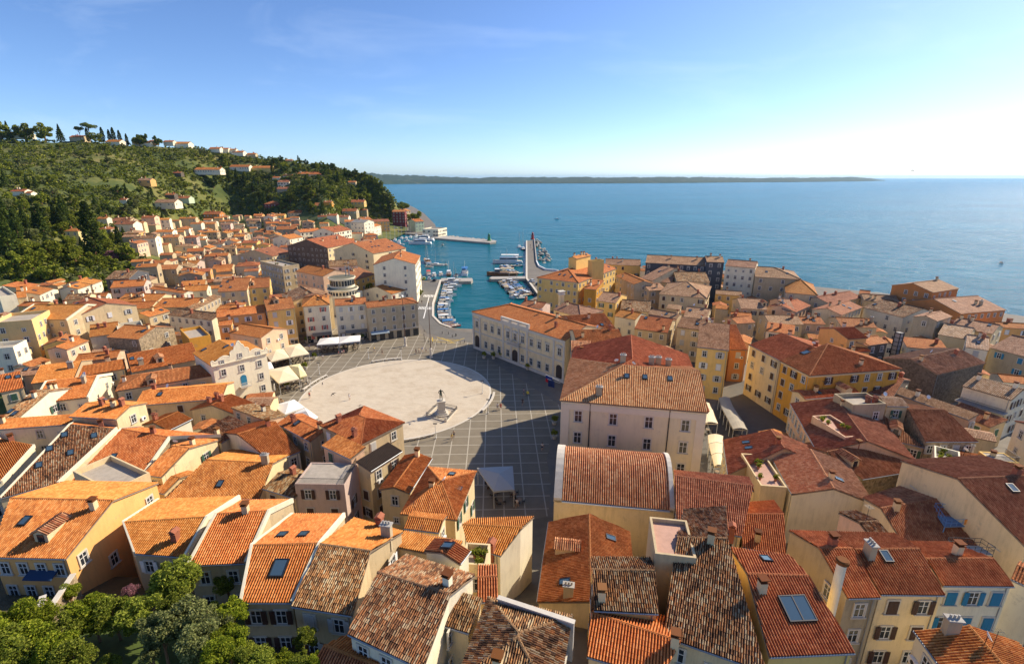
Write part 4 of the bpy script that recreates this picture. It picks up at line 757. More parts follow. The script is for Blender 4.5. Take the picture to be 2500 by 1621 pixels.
((5, 'in front of', 'maroon villa'),-255.70,485.34,0.251,12.49,9.87,6.26,6.38,'G','b','p','','',[],'',0.30),
((1, 'right of', 'brick red villa'),-261.12,481.44,1.944,10.48,8.53,4.90,6.55,'G','w','p','','',[],'',0.30),
((0, 'right of', 'maroon villa'),-225.51,509.37,0.000,13.97,9.78,13.45,4.95,'G','c','n','','',[],'',0.46),
((5, 'left of', 'brick red villa'),-317.91,469.79,0.000,8.67,6.07,34.95,2.20,'G','d','r','','',[],'',0.46),
((8, 'behind', 'cream gable block'),-130.03,550.25,0.000,13.88,11.80,2.88,14.00,'G','m','r','','W',[],'',0.30),
((2, 'in front of', 'maroon villa'),-257.58,504.49,0.157,8.47,9.39,9.94,6.18,'G','a','n','','',[],'',0.30),
((2, 'left of', 'brick red villa'),-313.45,475.99,0.000,12.95,9.06,31.01,2.75,'G','u','r','','',[],'',0.46),
('brick red villa at the foot of the hill',-299.19,490.66,0.000,16.22,11.00,12.81,5.50,'G','t','r','','',[],'brick red villa',0.46),
((2, 'left of', 'white hill villa'),-337.51,466.28,0.000,11.55,8.08,46.55,3.30,'G','a','p','','',[],'',0.46),
((10, 'behind', 'cream gable block'),-173.46,549.53,0.000,14.36,10.05,23.78,3.30,'G','y','r','','',[],'',0.46),
((7, 'behind', 'cream gable block'),-165.93,553.82,0.000,7.87,5.51,15.13,3.30,'G','b','r','','',[],'',0.46),
('maroon villa with white window surrounds below the wooded headland',-266.48,548.01,0.000,16.75,11.00,19.13,6.05,'H','m','r','','W',[],'maroon villa',0.46),
((9, 'behind', 'cream gable block'),-126.42,599.06,1.105,11.59,14.40,1.41,13.00,'G','b','n','','',[],'',0.30),
((10, 'behind', 'dark brown block'),-188.24,592.97,0.000,8.89,6.22,44.94,2.20,'G','b','n','','',[],'',0.46),
((0, 'behind', 'maroon villa'),-260.68,570.20,0.000,12.99,9.09,35.29,4.95,'G','g','d','','',[],'',0.46),
((0, 'left of', 'white hill villa'),-350.11,535.90,0.000,8.55,5.99,55.02,1.65,'G','d','r','','',[],'',0.46),
((1, 'behind', 'maroon villa'),-265.20,583.72,0.000,13.53,9.47,42.27,4.95,'G','w','d','','',[],'',0.46),
((1, 'right of', 'maroon villa'),-234.36,597.52,0.000,16.74,11.00,53.50,2.20,'G','p','n','','',[],'',0.46),
((5, 'behind', 'maroon villa'),-249.51,603.35,0.000,12.84,8.99,54.15,2.20,'G','p','n','','',[],'',0.46),
((3, 'behind', 'maroon villa'),-266.19,602.24,0.000,10.91,7.64,51.68,2.20,'G','w','n','','',[],'',0.46),
('wide white villa with orange roof on the hillside',-345.29,565.75,0.000,27.85,11.00,57.09,3.30,'G','w','n','','',[],'white hill villa',0.46),
((2, 'behind', 'maroon villa'),-277.03,598.54,0.000,8.36,5.86,49.27,2.75,'G','w','n','','',[],'',0.46),
((4, 'behind', 'maroon villa'),-307.65,616.85,0.000,23.03,11.00,60.36,2.75,'G','y','n','','',[],'',0.46),
((3, 'right of', 'white hill villa'),-307.38,617.86,0.000,11.36,7.95,60.84,2.20,'G','w','n','','',[],'',0.46),
((0, 'right of', 'white hill villa'),-331.60,611.76,0.000,22.88,11.00,60.87,3.30,'G','w','n','','',[],'',0.46),
((6, 'behind', 'maroon villa'),-279.52,644.32,0.000,8.83,6.18,70.13,2.20,'G','p','n','','',[],'',0.46),
((2, 'right of', 'white hill villa'),-324.95,643.04,0.000,10.84,7.59,77.10,2.20,'G','b','n','','',[],'',0.46),
((1, 'right of', 'white hill villa'),-339.43,637.65,0.000,13.31,9.32,79.16,2.20,'G','w','n','','',[],'',0.46),
((0, 'behind', 'white hill villa'),-361.12,627.32,0.000,13.05,9.13,82.68,2.20,'G','w','n','','',[],'',0.46),
((2, 'behind', 'white hill villa'),-344.66,639.46,0.000,9.33,6.53,82.05,2.20,'G','w','n','','',[],'',0.46),
((1, 'behind', 'white hill villa'),-352.59,635.79,0.000,9.91,6.94,82.32,2.75,'G','w','n','','',[],'',0.46),
((6, 'left of', 'white hill villa'),-446.22,580.03,0.000,15.75,11.00,87.43,2.20,'G','w','n','','',[],'',0.46),
((3, 'behind', 'white hill villa'),-394.95,616.69,0.000,17.13,11.00,87.19,2.75,'G','w','n','','',[],'',0.46),
((1, 'left of', 'white hill villa'),-404.39,612.93,0.000,11.38,7.96,89.57,2.20,'G','w','n','','',[],'',0.46),
((3, 'left of', 'white hill villa'),-417.42,607.65,0.000,8.19,5.73,89.83,2.20,'G','a','n','','',[],'',0.46),
((4, 'left of', 'white hill villa'),-431.05,601.99,0.000,18.78,11.00,87.67,2.20,'G','w','n','','',[],'',0.46),
((5, 'left of', 'white hill villa'),-432.49,601.41,0.000,11.89,8.33,90.60,2.20,'G','y','n','','',[],'',0.46),
((1, 'behind', 'yellow villa'),-486.37,582.00,0.000,15.14,10.60,91.59,2.75,'G','b','n','','',[],'',0.46),
((2, 'behind', 'yellow villa'),-545.95,573.09,0.000,22.68,11.00,94.31,2.75,'G','w','n','','',[],'',0.46),
]
QUADS=[
((2, 'left of', 'old hipped house'), [(-7.62,30.42,15.52), (-12.91,32.57,15.52), (-14.93,30.17,16.5), (-9.91,28.47,16.4), (-16.05,27.4,15.52), (-10.92,26.0,15.52)], 10.52,6.0, 'w', 'n', 'r', '', '', [], ''),
((0, 'right of', 'old hipped house'), [(5.85,29.55,16.15), (11.19,27.77,16.15), (13.3,30.02,17.08), (6.66,32.66,17.21), (14.19,32.68,16.15), (7.68,35.71,16.15)], 10.65,5.6, 'c', 'n', 'n', '', '', [('c', 12.73,29.79,16.95)], ''),
((1, 'left of', 'old hipped house'), [(-12.78,29.82,18.12), (-6.41,26.9,18.12), (-4.98,31.94,19.82), (-11.53,34.45,19.67), (-3.26,35.22,18.61), (-9.85,37.97,18.38)], 10.62,8.9, 'w', 'o', 'o', '', '', [('c', -5.36,33.16,19.47)], ''),
((1, 'right of', 'old hipped house'), [(6.8,32.52,17.58), (12.14,32.18,17.58), (12.68,35.65,18.74), (7.1,35.8,18.67), (12.98,38.0,17.96), (7.39,38.28,17.85)], 10.08,5.9, 'y', 'o', 'o', '', 'B', [('c', 7.57,33.3,17.85)], ''),
('yellow house with large blue double skylight in its red roof', [(19.71,28.84,16.95), (26.52,29.18,16.95), (25.87,34.91,18.85), (20.54,35.02,18.97), (26.5,38.84,17.55), (21.43,40.26,17.24)], 9.45,9.6, 'y', 'r', 'r', '', '0', [('D', 23.53,31.21,17.67), ('c', 21.15,33.59,18.49), ('s', 23.7,38.33,17.8)], 'double skylight house'),
((4, 'in front of', 'pyramid roof house'), [(-18.94,33.63,16.85), (-13.4,32.65,16.85), (-13.23,38.14,18.64), (-18.28,39.06,18.65), (-11.29,42.84,17.0), (-17.32,45.74,16.42)], 9.85,10.4, 'b', 'o', 'n', '', '', [('C', -12.54,41.4,17.54), ('c', -13.93,43.87,16.83)], ''),
((0, 'behind', 'double skylight house'), [(12.25,31.01,16.53), (19.12,27.95,16.53), (20.15,38.4,19.82), (15.64,39.06,19.41), (24.21,47.5,16.53), (19.19,47.03,16.53)], 10.03,19.9, 'c', 'o', 'o', '', '', [], ''),
((5, 'left of', 'pyramid roof house'), [(-23.58,34.12,16.73), (-19.11,34.12,16.73), (-18.47,39.37,18.46), (-24.89,39.17,18.39), (-18.84,47.04,15.93), (-24.81,47.33,15.71)], 9.73,12.9, 'b', 'n', 'n', 'v', 'B', [('S', -21.37,36.18,17.4), ('s', -23.09,41.95,17.51), ('s', -20.95,41.94,17.56)], ''),
((1, 'in front of', 'curved roof hall'), [(4.7,53.19,10.01), (2.63,40.68,10.01), (7.88,38.97,11.82), (9.69,52.59,11.67), (12.89,40.71,10.25), (14.64,51.37,10.03)], 3.01,10.1, 'c', 'r', 'r', '', 'W', [('s', 5.05,42.45,10.71), ('s', 12.34,49.02,10.7), ('C', 5.75,40.38,11.04), ('d', 5.11,47.55,10.45)], ''),
((0, 'right of', 'pyramid roof house'), [(-4.83,44.65,13.71), (-1.21,43.08,13.71), (1.15,46.07,14.92), (-5.62,47.21,14.38), (2.62,49.44,13.71), (-4.81,49.08,13.71)], 6.21,7.4, 'w', 'n', 'n', '', '', [('c', -2.17,43.74,13.78)], ''),
((0, 'left of', 'cream shuttered house'), [(29.82,34.99,16.31), (32.83,35.08,16.31), (32.94,39.52,17.77), (29.69,39.49,17.8), (33.04,43.48,16.46), (29.24,43.77,16.39)], 7.31,8.4, 'g', 'r', 'r', '', 'W', [], ''),
((3, 'right of', 'orange garden house'), [(-32.18,40.07,15.2), (-26.64,40.42,15.2), (-26.69,46.09,17.06), (-32.23,45.61,17.02), (-25.77,49.65,15.92), (-32.12,49.99,15.58)], 7.9,9.2, 'b', 'n', 'n', 'v', 'W', [], ''),
('cream house with dark brown shutters at the lower right', [(33.33,35.76,15.98), (39.15,35.66,15.98), (39.82,39.9,17.38), (33.44,39.89,17.34), (40.37,43.57,16.17), (33.56,44.12,15.95)], 6.98,7.9, 'c', 'r', 'r', '', 'B', [('s', 35.98,38.53,16.91), ('C', 34.39,39.2,17.12)], 'cream shuttered house'),
('white house with blue shutters at the lower right', [(40.17,37.1,15.66), (46.78,37.0,15.66), (46.94,39.58,16.51), (40.4,39.58,16.48), (46.11,43.3,15.29), (41.52,43.56,15.17)], 6.66,6.3, 'w', 'r', 'r', '', 'U', [], 'blue shuttered house'),
((1, 'right of', 'orange garden house'), [(-40.34,43.52,13.64), (-34.69,43.0,13.64), (-34.7,47.53,15.13), (-44.02,47.14,14.72), (-35.2,54.77,12.73), (-45.96,55.05,12.03)], 6.64,11.7, 'g', 'n', 'n', 'v', '', [('c', -36.66,44.87,14.19)], ''),
((0, 'right of', 'curved roof hall'), [(20.66,52.07,10.46), (27.87,49.97,10.46), (32.02,56.66,12.96), (22.31,59.16,12.85), (33.59,60.91,11.47), (23.21,62.1,11.84)], 2.96,12.1, 'c', 'd', 'd', '', '', [('c', 26.79,50.46,10.51)], ''),
((0, 'in front of', 'white gable house'), [(27.76,49.29,9.49), (32.24,47.84,9.49), (34.45,53.01,11.34), (29.27,53.5,10.96), (36.17,58.34,9.49), (30.65,57.75,9.49)], 3.49,11.2, 'c', 'r', 'r', '', '', [('c', 29.77,49.95,9.9)], ''),
('orange house with big white shuttered window above the garden', [(-54.87,42.63,13.97), (-46.64,42.38,13.97), (-46.35,49.14,16.2), (-58.66,49.53,16.2), (-46.15,55.89,13.97), (-58.45,56.3,13.97)], 6.97,13.5, 'a', 'n2', 'n', '', 'N', [('s', -54.44,46.03,15.09), ('c', -47.74,48.08,15.84), ('d', -50.51,44.2,14.53)], 'orange garden house'),
((1, 'behind', 'cream shuttered house'), [(47.05,49.75,10.2), (56.86,47.98,10.2), (55.7,54.84,12.36), (47.27,53.93,11.57), (56.86,61.28,10.2), (48.01,58.01,10.2)], 3.2,13.1, 'c', 'd', 'd', '', '', [], ''),
((4, 'right of', 'orange garden house'), [(-50.01,60.97,7.79), (-36.47,61.09,7.79), (-36.99,67.18,9.8), (-47.69,67.8,10.03), (-37.04,73.27,7.79), (-47.75,74.61,7.79)], 0.79,12.2, 'c', 'n2', 'n', '', '', [('s', -43.26,62.85,8.39), ('C', -38.13,67.18,9.8)], ''),
('house with broad blank white gable wall and two small windows', [(42.24,72.4,9.0), (39.83,60.41,9.0), (44.82,59.32,10.69), (47.38,69.55,10.85), (50.16,58.36,8.9), (52.98,68.57,8.98)], -0.0,10.5, 'w', 'r2', 'p', '', '0', [('s', 47.94,62.06,9.96)], 'white gable house'),
((0, 'behind', 'blue shuttered house'), [(55.47,43.89,13.87), (64.79,43.63,13.87), (67.14,53.11,17.02), (54.66,52.68,16.76), (67.41,62.66,13.87), (54.91,61.44,13.87)], 4.87,19.1, 'c', 'd', 'd', '', 'W', [('s', 60.01,50.62,16.14)], ''),
((0, 'left of', 'white gable house'), [(37.13,77.48,8.0), (33.53,66.8,8.0), (43.51,69.95,10.79), (44.68,76.6,10.45), (51.52,67.25,8.0), (51.73,74.22,8.0)], -0.0,16.9, 'b', 'd', 'd', '', '', [('s', 39.07,74.74,8.89), ('s', 38.67,72.82,8.97)], ''),
((5, 'in front of', 'white baroque house'), [(-38.73,70.3,8.0), (-35.65,73.69,8.0), (-41.87,79.11,10.72), (-46.26,74.49,10.77), (-47.97,84.64,8.0), (-52.47,80.12,8.0)], -0.0,16.5, 'w', 'n2', 'n', '', '', [], ''),
((0, 'in front of', 'pink terrace house'), [(53.4,65.42,8.09), (62.88,67.65,8.09), (60.94,73.3,10.05), (50.57,70.36,9.89), (59.58,79.09,8.09), (49.32,75.68,8.09)], 0.09,11.9, 'r', 'd', 'd', '', '0', [('d', 53.57,67.74,8.82)], ''),
((1, 'behind', 'orange garden house'), [(-66.87,64.85,8.17), (-57.07,66.57,8.17), (-57.33,73.87,10.55), (-66.1,75.07,11.44), (-50.74,76.88,9.27), (-64.05,76.6,10.95)], 0.17,9.1, 'r', 'n2', 'n', 'v', '', [('s', -63.41,68.87,9.28)], ''),
('pink house with terrace cut into its big red roof', [(55.54,90.16,9.0), (50.1,71.6,9.0), (57.41,71.12,11.36), (62.48,87.48,11.45), (64.27,69.11,9.0), (69.6,85.4,9.0)], -0.0,14.3, 'p', 'd', 'd', '', 'W', [], 'pink terrace house'),
((2, 'behind', 'orange garden house'), [(-71.5,59.12,9.21), (-66.7,62.86,9.21), (-66.08,74.04,12.0), (-72.78,73.35,13.18), (-71.26,80.69,9.21), (-80.17,82.82,9.21)], 1.21,16.9, 'c', 'o', 'n', 'v', '', [('s', -71.6,70.69,12.24), ('s', -67.61,71.48,11.64), ('s', -71.57,67.73,11.47), ('s', -68.41,67.65,10.81), ('s', -70.67,64.65,10.49)], ''),
((0, 'left of', 'orange garden house'), [(-77.95,61.61,8.66), (-76.23,64.0,8.66), (-77.62,71.33,10.44), (-82.62,71.17,11.75), (-82.02,74.5,8.66), (-90.23,76.65,8.66)], 0.66,10.8, 'w', 'n', 'n', 'v', '', [], ''),
((0, 'right of', 'pink terrace house'), [(62.93,79.94,8.0), (70.4,74.77,8.0), (68.82,83.42,10.05), (64.6,84.89,9.66), (72.35,88.52,8.0), (67.45,89.01,8.0)], -0.0,12.4, 'g', 'd', 'd', '', '', [('s', 65.45,80.73,8.69), ('d', 67.94,78.46,8.54)], ''),
((2, 'right of', 'pink terrace house'), [(70.54,75.11,9.0), (79.54,75.11,9.0), (79.29,82.39,11.4), (72.63,82.63,11.48), (79.29,89.67,9.0), (72.63,90.15,9.0)], -0.0,14.6, 'r', 'd', 'd', '', 'V', [], ''),
]

def W2(o, a, x, y):
 u = (math.cos(a), math.sin(a)); return (o[0] + u[0] * x - u[1] * y, o[1] + u[1] * x + u[0] * y)
def tile_plane(mb, poly, detail, m=0, jit=0., PITCH_U=.235):
 """clay tile sheet on a convex polygon whose first edge is the eave"""
 P = [Vector(p) for p in poly]; u = (P[1] - P[0]).normalized(); nrm = Vector((0,0,0))
 for i in range(1, len(P) - 1): nrm += (P[i] - P[0]).cross(P[i + 1] - P[0])
 nrm.normalize()
 if nrm.z < 0: nrm = -nrm
 v = nrm.cross(u)
 if v.z < 0: v = -v
 L = [((p - P[0]).dot(u), (p - P[0]).dot(v)) for p in P]
 if detail == 0:
  mb.add([tuple(p + nrm * .03) for p in P], [tuple(range(len(P)))], m, L); return
 umin = min(a for a, _ in L); umax = max(a for a, _ in L)
 k0 = math.floor(umin / PITCH_U); k1 = math.ceil(umax / PITCH_U)
 us = [umin]
 for k in range(k0, k1 + 1):
  for f_ in ((0,.12,.17,.3,.5,.7,.83,.88) if detail >= 2 else (0,.14,.3,.5,.7,.86)):
   x = (k + f_) * PITCH_U
   if umin + .01 < x < umax - .01: us.append(x)
 us.append(umax); us = np.array(us)
 v0 = np.full(len(us), 1e9); v1 = np.full(len(us), -1e9)
 for i in range(len(L)):
  (a, c), (a2, c2) = L[i], L[(i + 1) % len(L)]
  if abs(a2 - a) < 1e-6:
   s = np.abs(us - a) < 1e-4; lo, hi = min(c, c2), max(c, c2)
   v0[s] = np.minimum(v0[s], lo); v1[s] = np.maximum(v1[s], hi); continue
  t = (us - a) / (a2 - a); s = (t >= -1e-6) & (t <= 1 + 1e-6); vv = c + (c2 - c) * t
  v0[s] = np.minimum(v0[s], vv[s]); v1[s] = np.maximum(v1[s], vv[s])
 ph = np.mod(us / PITCH_U, 1.); prof = .02 + .15 * np.sqrt(np.clip(1 - ((ph - .5) / .35) ** 2,0,1))
 vmax = float(v1.max()); vmin = float(v0.min())
 if detail >= 2:
  nl = int((vmax - vmin) / ROW) + 2; vl = []; sw = []
  for r in range(nl):
   vl += [vmin + r * ROW, vmin + (r + 1) * ROW - .012]; sw += [.022,0.]
  vl = np.array(vl); sw = np.array(sw)
 else:
  vl = np.array([vmin, vmax + .01]); sw = np.array([0., 0.])
  if len(L) > 4 or len(L) == 3 or abs(L[0][0] - umin) > .01 or abs(L[1][0] - umax) > .01:
   vl = np.linspace(vmin, vmax + .01, max(3, int((vmax - vmin) / 1.2))); sw = vl * 0
 VV = np.clip(vl[None, :], v0[:, None], v1[:, None]); off = prof[:, None] + sw[None, :]
 UU = np.repeat(us[:, None], len(vl), 1)
 if jit:
  ci = (np.floor(UU / PITCH_U) + 1000).astype(int); ri = np.repeat((np.arange(len(vl)) // 2)[None, :], len(us), 0)
  h1 = np.mod(np.sin(ci * 12.9898 + ri * 78.233) * 43758.5453,1.); h2 = np.mod(np.sin(ci * 39.346 + ri * 11.135) * 24634.6345,1.)
  off = off + (h1 - .5) * .05 * jit; UU2 = UU + (h2 - .5) * .05 * jit
  big = np.sin(UU * .7 + 1.3) * .035 + np.sin(VV * .9 + UU * .35) * .035; off = off + big * jit
 else: UU2 = UU
 co = np.array(P[0])[None, None, :] + UU2[..., None] * np.array(u)[None, None, :] + VV[..., None] * np.array(v)[None, None, :] + off[..., None] * np.array(nrm)[None, None, :]
 nu, nv = UU.shape
 I = (np.arange(nu - 1)[:, None] * nv + np.arange(nv - 1)[None, :])
 Fq = np.stack([I, I + nv, I + nv + 1, I + 1], -1)
 hgt = np.maximum(VV[:-1,1:] - VV[:-1, :-1], VV[1:, 1:] - VV[1:, :-1]); keep = hgt > 1e-4
 mb.add(co.reshape(-1,3), Fq[keep].reshape(-1,4), m, np.stack([UU, VV - vmin], -1).reshape(-1,2))
def roof_polys(k, L, W, h, p):
 if k == 'S': return [[(0,0, h), (L, 0, h), (L, W, h + p * .7 * W), (0, W, h + p * .7 * W)]], [((0, W), (L, W))]
 a = W / 2; z = h + p * a; ha = k in ('H', 'HA'); hb = k in ('H', 'HB')
 ia = min(a, L / 2 - .05 if (ha and hb) else L - .3) if ha else 0; ib = min(a, L / 2 - .05 if (ha and hb) else L - .3) if hb else 0
 A_, B_ = (ia, a, z), (L - ib, a, z)
 polys = [[(0,0, h), (L, 0, h), B_, A_], [(L, W, h), (0, W, h), A_, B_]]
 if ha: polys.append([(0, W, h), (0,0, h), A_])
 if hb: polys.append([(L, 0, h), (L, W, h), B_])
 lines = [(A_, B_)]
 if ha: lines += [(A_, (0,0, h)), (A_, (0, W, h))]
 if hb: lines += [(B_, (L, 0, h)), (B_, (L, W, h))]
 return polys, lines
def roof_z(k, L, W, h, p, x, y):
 if k == 'F': return h
 if k == 'S': return h + p * .7 * y
 if k == 'B': return h + .6 * W / 2 * math.sin(math.pi * min(1, max(0, y / W)))
 q = min(y, W - y)
 if k in ('H', 'HA'): q = min(q, x)
 if k in ('H', 'HB'): q = min(q, L - x)
 return h + p * q
# ---- shared parts: windows, shutters, chimneys, skylights, dormers
def window_meshes(wd, ht):
 g = MB(); g.box(-wd / 2, wd / 2,-.03,.05,0, ht, 0); glass = g.mesh('window', [M['glass']])
 f = MB(); t = .14
 f.box(-wd / 2 - t, -wd / 2,-.10,.05,-.02, ht + t, 1); f.box(wd / 2, wd / 2 + t, -.10,.05,-.02, ht + t, 1); f.box(-wd / 2, wd / 2,-.10,.05, ht, ht + t, 1)
 for x in (-wd / 2 + .035,0, wd / 2 - .035): f.box(x - .035, x + .035,-.06,.0,0, ht, 0)
 for z in (.035, ht * .62, ht - .035): f.box(-wd / 2 + .002, wd / 2 - .002,-.058,.0, z - .03, z + .03,0)
 frame = f.mesh('frame', [M['frame_w'], M['surround']])
 s = MB(); s.box(-wd / 2 - .25, wd / 2 + .25,-.20,.05,-.12,-.022,0); sill = s.mesh('sill', [M['sill']])
 q = MB(); q.box(0, wd / 2,-.05,0,0, ht, 0)
 for k in range(7): q.box(.05, wd / 2 - .05,-.065,-.05,.08 + k * ht / 7.4,.08 + k * ht / 7.4 + .1,0)
 sh = {}
 for c in ('brown', 'blue', 'red', 'greys', 'green', 'whites'): sh[c] = q.mesh('shutter', [M[c]])
 return glass, frame, sill, sh
WIN = {'n': window_meshes(.95,1.45), 'q': window_meshes(1.25,2.0), 's': window_meshes(.7,.9)}
def add_window(root, x, y, z, rz, size, shut, state, far, name='window'):
 glass, frame, sill, sh = WIN[size]; wd = {'n': .95, 'q': 1.25, 's': .7}[size]
 o = obj(name, glass, root, (x, y, z), rz)
 obj('frame', frame, o)
 if not far: obj('sill', sill, o)
 if shut:
  for s in (-1,1):
   if state == 'open':
    a = obj('shutter', sh[shut], o, (s * (wd / 2 + .03) + (0 if s > 0 else -wd / 2), -.105,0), 0)
   else:
    a = obj('shutter', sh[shut], o, (-wd / 2 if s < 0 else 0,-.105,0), 0)
 return o
def chimney_meshes(kind):
 b = MB(); c = MB()
 if kind == 0: b.box(-.3,.3,-.3,.3,-1.2,1.15); c.box(-.38,.38,-.38,.38,1.152,1.24); c.box(-.25,.25,-.25,.25,1.242,1.42); c.box(-.4,.4,-.4,.4,1.422,1.50)
 elif kind == 1: b.box(-.32,.32,-.32,.32,-1.2,1.0); c.box(-.4,.4,-.4,.4,1.002,1.08); [c.box(x - .06, x + .06, y - .06, y + .06,1.082,1.3) for x in (-.25,.25) for y in (-.25,.25)]; c.extr([(-.45,1.302), (.45,1.302), (0,1.58)], -.45,.45)
 else: b.box(-.5,.5,-.3,.3,-1.4,1.5); c.box(-.6,.6,-.4,.4,1.502,1.62); [c.tube([(x, 0,1.622), (x, 0,1.95)], .1) for x in (-.3,0,.3)]
 bm = [WALL['c'], M['brick'], WALL['g']][kind]; cm = [TILE['n2'], M['brick'], M['concrete']][kind]
 return b.mesh('chimney', [bm]), c.mesh('chimney_cap', [cm])
CHIM = [chimney_meshes(k) for k in range(3)]; CHIMW = CHIM[0][0].copy(); CHIMW.materials[0] = WALL['w']
def sky_meshes(wd, ht, double=False):
 f = MB(); t = .09
 for x in (-wd / 2, wd / 2 - t) + ((-t / 2,) if double else ()): f.box(x, x + t, 0, ht, 0,.17)
 f.box(-wd / 2 + t, wd / 2 - t, 0, t, .002,.168); f.box(-wd / 2 + t, wd / 2 - t, ht - t, ht, .002,.168)
 g = MB(); g.box(-wd / 2 + t * .6, wd / 2 - t * .6, t * .6, ht - t * .6,.01,.13)
 return f.mesh('skylight', [M['metal']]), g.mesh('pane', [M['skyglass']])
SKYL = {'s': sky_meshes(.85,1.2), 'S': sky_meshes(1.3,1.7), 'D': sky_meshes(2.3,2.1, True)}
def dormer_meshes():
 b = MB(); b.extr([(-.05,-.6), (2.6,-.6), (2.6,1.1), (-.05,1.1)], -.75,.75)
 b.add([(-.75,-.05,1.1), (.75,-.05,1.1), (0,-.05,1.5), (-.75,2.6,1.1), (.75,2.6,1.1), (0,2.6,1.5)], [(0,1,2), (3,5,4), (0,2,5,3), (1,4,5,2)])
 r = MB()
 for s in (-1,1): tile_plane(r, [(s * .95,-.25,1.08), (s * .95,2.9,1.08), (0,2.9,1.6), (0,-.25,1.6)], 1)
 return b.mesh('dormer', [WALL['c']]), r.mesh('dormer_roof', [TILE['r2']])
DORM = dormer_meshes()
# pots and plants for terraces
def leaf_cloud(n, rad, size, seed, centre=(0,0,0), lumps=8, squash=1., mode='ball'):
 rg = np.random.default_rng(seed)
 if mode == 'ball':
  d = rg.normal(size=(lumps, 3)); d /= np.linalg.norm(d, axis=1)[:, None]
  c = d * rad * (.55 if lumps < 13 else .72) * rg.uniform(.5,1.15,(lumps, 1)); c[:, 2] *= squash; lr = rad * (rg.uniform(.32,.6, lumps) if lumps < 13 else rg.uniform(.16,.40, lumps))
  k = rg.integers(0, lumps, n); e = rg.normal(size=(n, 3)); e /= np.linalg.norm(e, axis=1)[:, None]
  p = c[k] + e * (lr[k] * rg.uniform(.55,1.03, n) )[:, None] * np.array([1,1, squash])
 elif mode == 'spindle':                      # cypress: rad = radius, squash = height
  t = rg.random(n) ** .8; prof = np.sin(np.pi * np.clip(t * .93 + .05,0,1)) ** .55 * (1 - .45 * t); a = rg.random(n) * 6.283
  wob = 1 + .22 * np.sin(a * 3 + t * 17 + seed) + .15 * np.sin(a * 5 - t * 31)
  r = rad * prof * wob * rg.uniform(.7,1.05, n); p = np.stack([r * np.cos(a), r * np.sin(a), t * squash], 1)
 elif mode == 'cone':                         # layered conifer
  t = rg.random(n) ** .75; lay = np.mod(t * 9,1.); a = rg.random(n) * 6.283
  r = rad * (1 - t) * (1.05 - .45 * lay) * (1 + .25 * np.sin(a * 5 + np.floor(t * 9) * 2.1)) * np.sqrt(rg.uniform(.25,1, n)); p = np.stack([r * np.cos(a), r * np.sin(a), t * squash - .3 * r], 1)
 else:                                        # umbrella pine
  d = rg.normal(size=(lumps, 2)) * rad * .45; k = rg.integers(0, lumps, n); e = rg.normal(size=(n, 3)); e /= np.linalg.norm(e, axis=1)[:, None]
  p = np.concatenate([d[k], rg.uniform(-.1,.1,(lumps, 1))[k] * rad], 1) + e * np.array([.42,.42,.17]) * rad * rg.uniform(.6,1.05,(n, 1))
 a = rg.normal(size=(n, 3)); a /= np.linalg.norm(a, axis=1)[:, None]; b = np.cross(a, rg.normal(size=(n, 3))); b /= np.linalg.norm(b, axis=1)[:, None] + 1e-9
 s = size * rg.uniform(.6,1.4,(n, 1)); p = p + np.array(centre)
 V = np.stack([p - a * s, p + b * s * .55, p + a * s, p - b * s * .55], 1).reshape(-1,3); F = np.arange(n * 4).reshape(n, 4)
 u = np.repeat(rg.random(n), 4); return V, F, np.stack([u, u], 1)
def leaf_mat(name, dark, mid, light, trans=.35):
 m = bpy.data.materials.new(name); m.use_nodes = True; nt = m.node_tree; nt.nodes.clear()
 o = nt.nodes.new('ShaderNodeOutputMaterial'); uv = node(nt, 'ShaderNodeUVMap'); s = node(nt, 'ShaderNodeSeparateXYZ'); nt.links.new(uv.outputs[0], s.inputs[0])
 oi = node(nt, 'ShaderNodeObjectInfo'); r = ramp(nt, [(.0, dark), (.5, mid), (1, light)]); nt.links.new(s.outputs[0], r.inputs['Fac'])
 h = node(nt, 'ShaderNodeHueSaturation'); mr = node(nt, 'ShaderNodeMapRange'); mr.inputs['To Min'].default_value = .72; mr.inputs['To Max'].default_value = 1.3
 nt.links.new(oi.outputs['Random'], mr.inputs['Value']); nt.links.new(mr.outputs[0], h.inputs['Value']); nt.links.new(r.outputs[0], h.inputs['Color'])
 d = node(nt, 'ShaderNodeBsdfDiffuse'); t = node(nt, 'ShaderNodeBsdfTranslucent'); x = node(nt, 'ShaderNodeMixShader'); x.inputs[0].default_value = trans
 nt.links.new(h.outputs[0], d.inputs['Color']); nt.links.new(h.outputs[0], t.inputs['Color']); nt.links.new(d.outputs[0], x.inputs[1]); nt.links.new(t.outputs[0], x.inputs[2]); nt.links.new(x.outputs[0], o.inputs['Surface'])
 return m
LEAF = {'garden': leaf_mat('garden_leaf', (.075,.105,.015), (.21,.25,.032), (.40,.41,.07), .42), 'olive': leaf_mat('olive_leaf', (.085,.105,.035), (.19,.21,.07), (.33,.33,.13)), 'green': leaf_mat('green_leaf', (.075,.105,.013), (.21,.24,.03), (.38,.37,.055)),
  'lime': leaf_mat('vine_leaf', (.08,.12,.012), (.22,.27,.022), (.42,.43,.05), .45), 'dark': leaf_mat('cypress_leaf', (.03,.05,.011), (.075,.108,.022), (.16,.19,.04), .28),
  'pine': leaf_mat('pine_leaf', (.055,.08,.014), (.14,.17,.03), (.27,.28,.055), .32), 'yellow': leaf_mat('yellow_leaf', (.16,.15,.02), (.33,.28,.04), (.5,.42,.07), .4),
  'pinkf': leaf_mat('oleander_blossom', (.06,.08,.03), (.30,.12,.15), (.55,.25,.30), .3)}
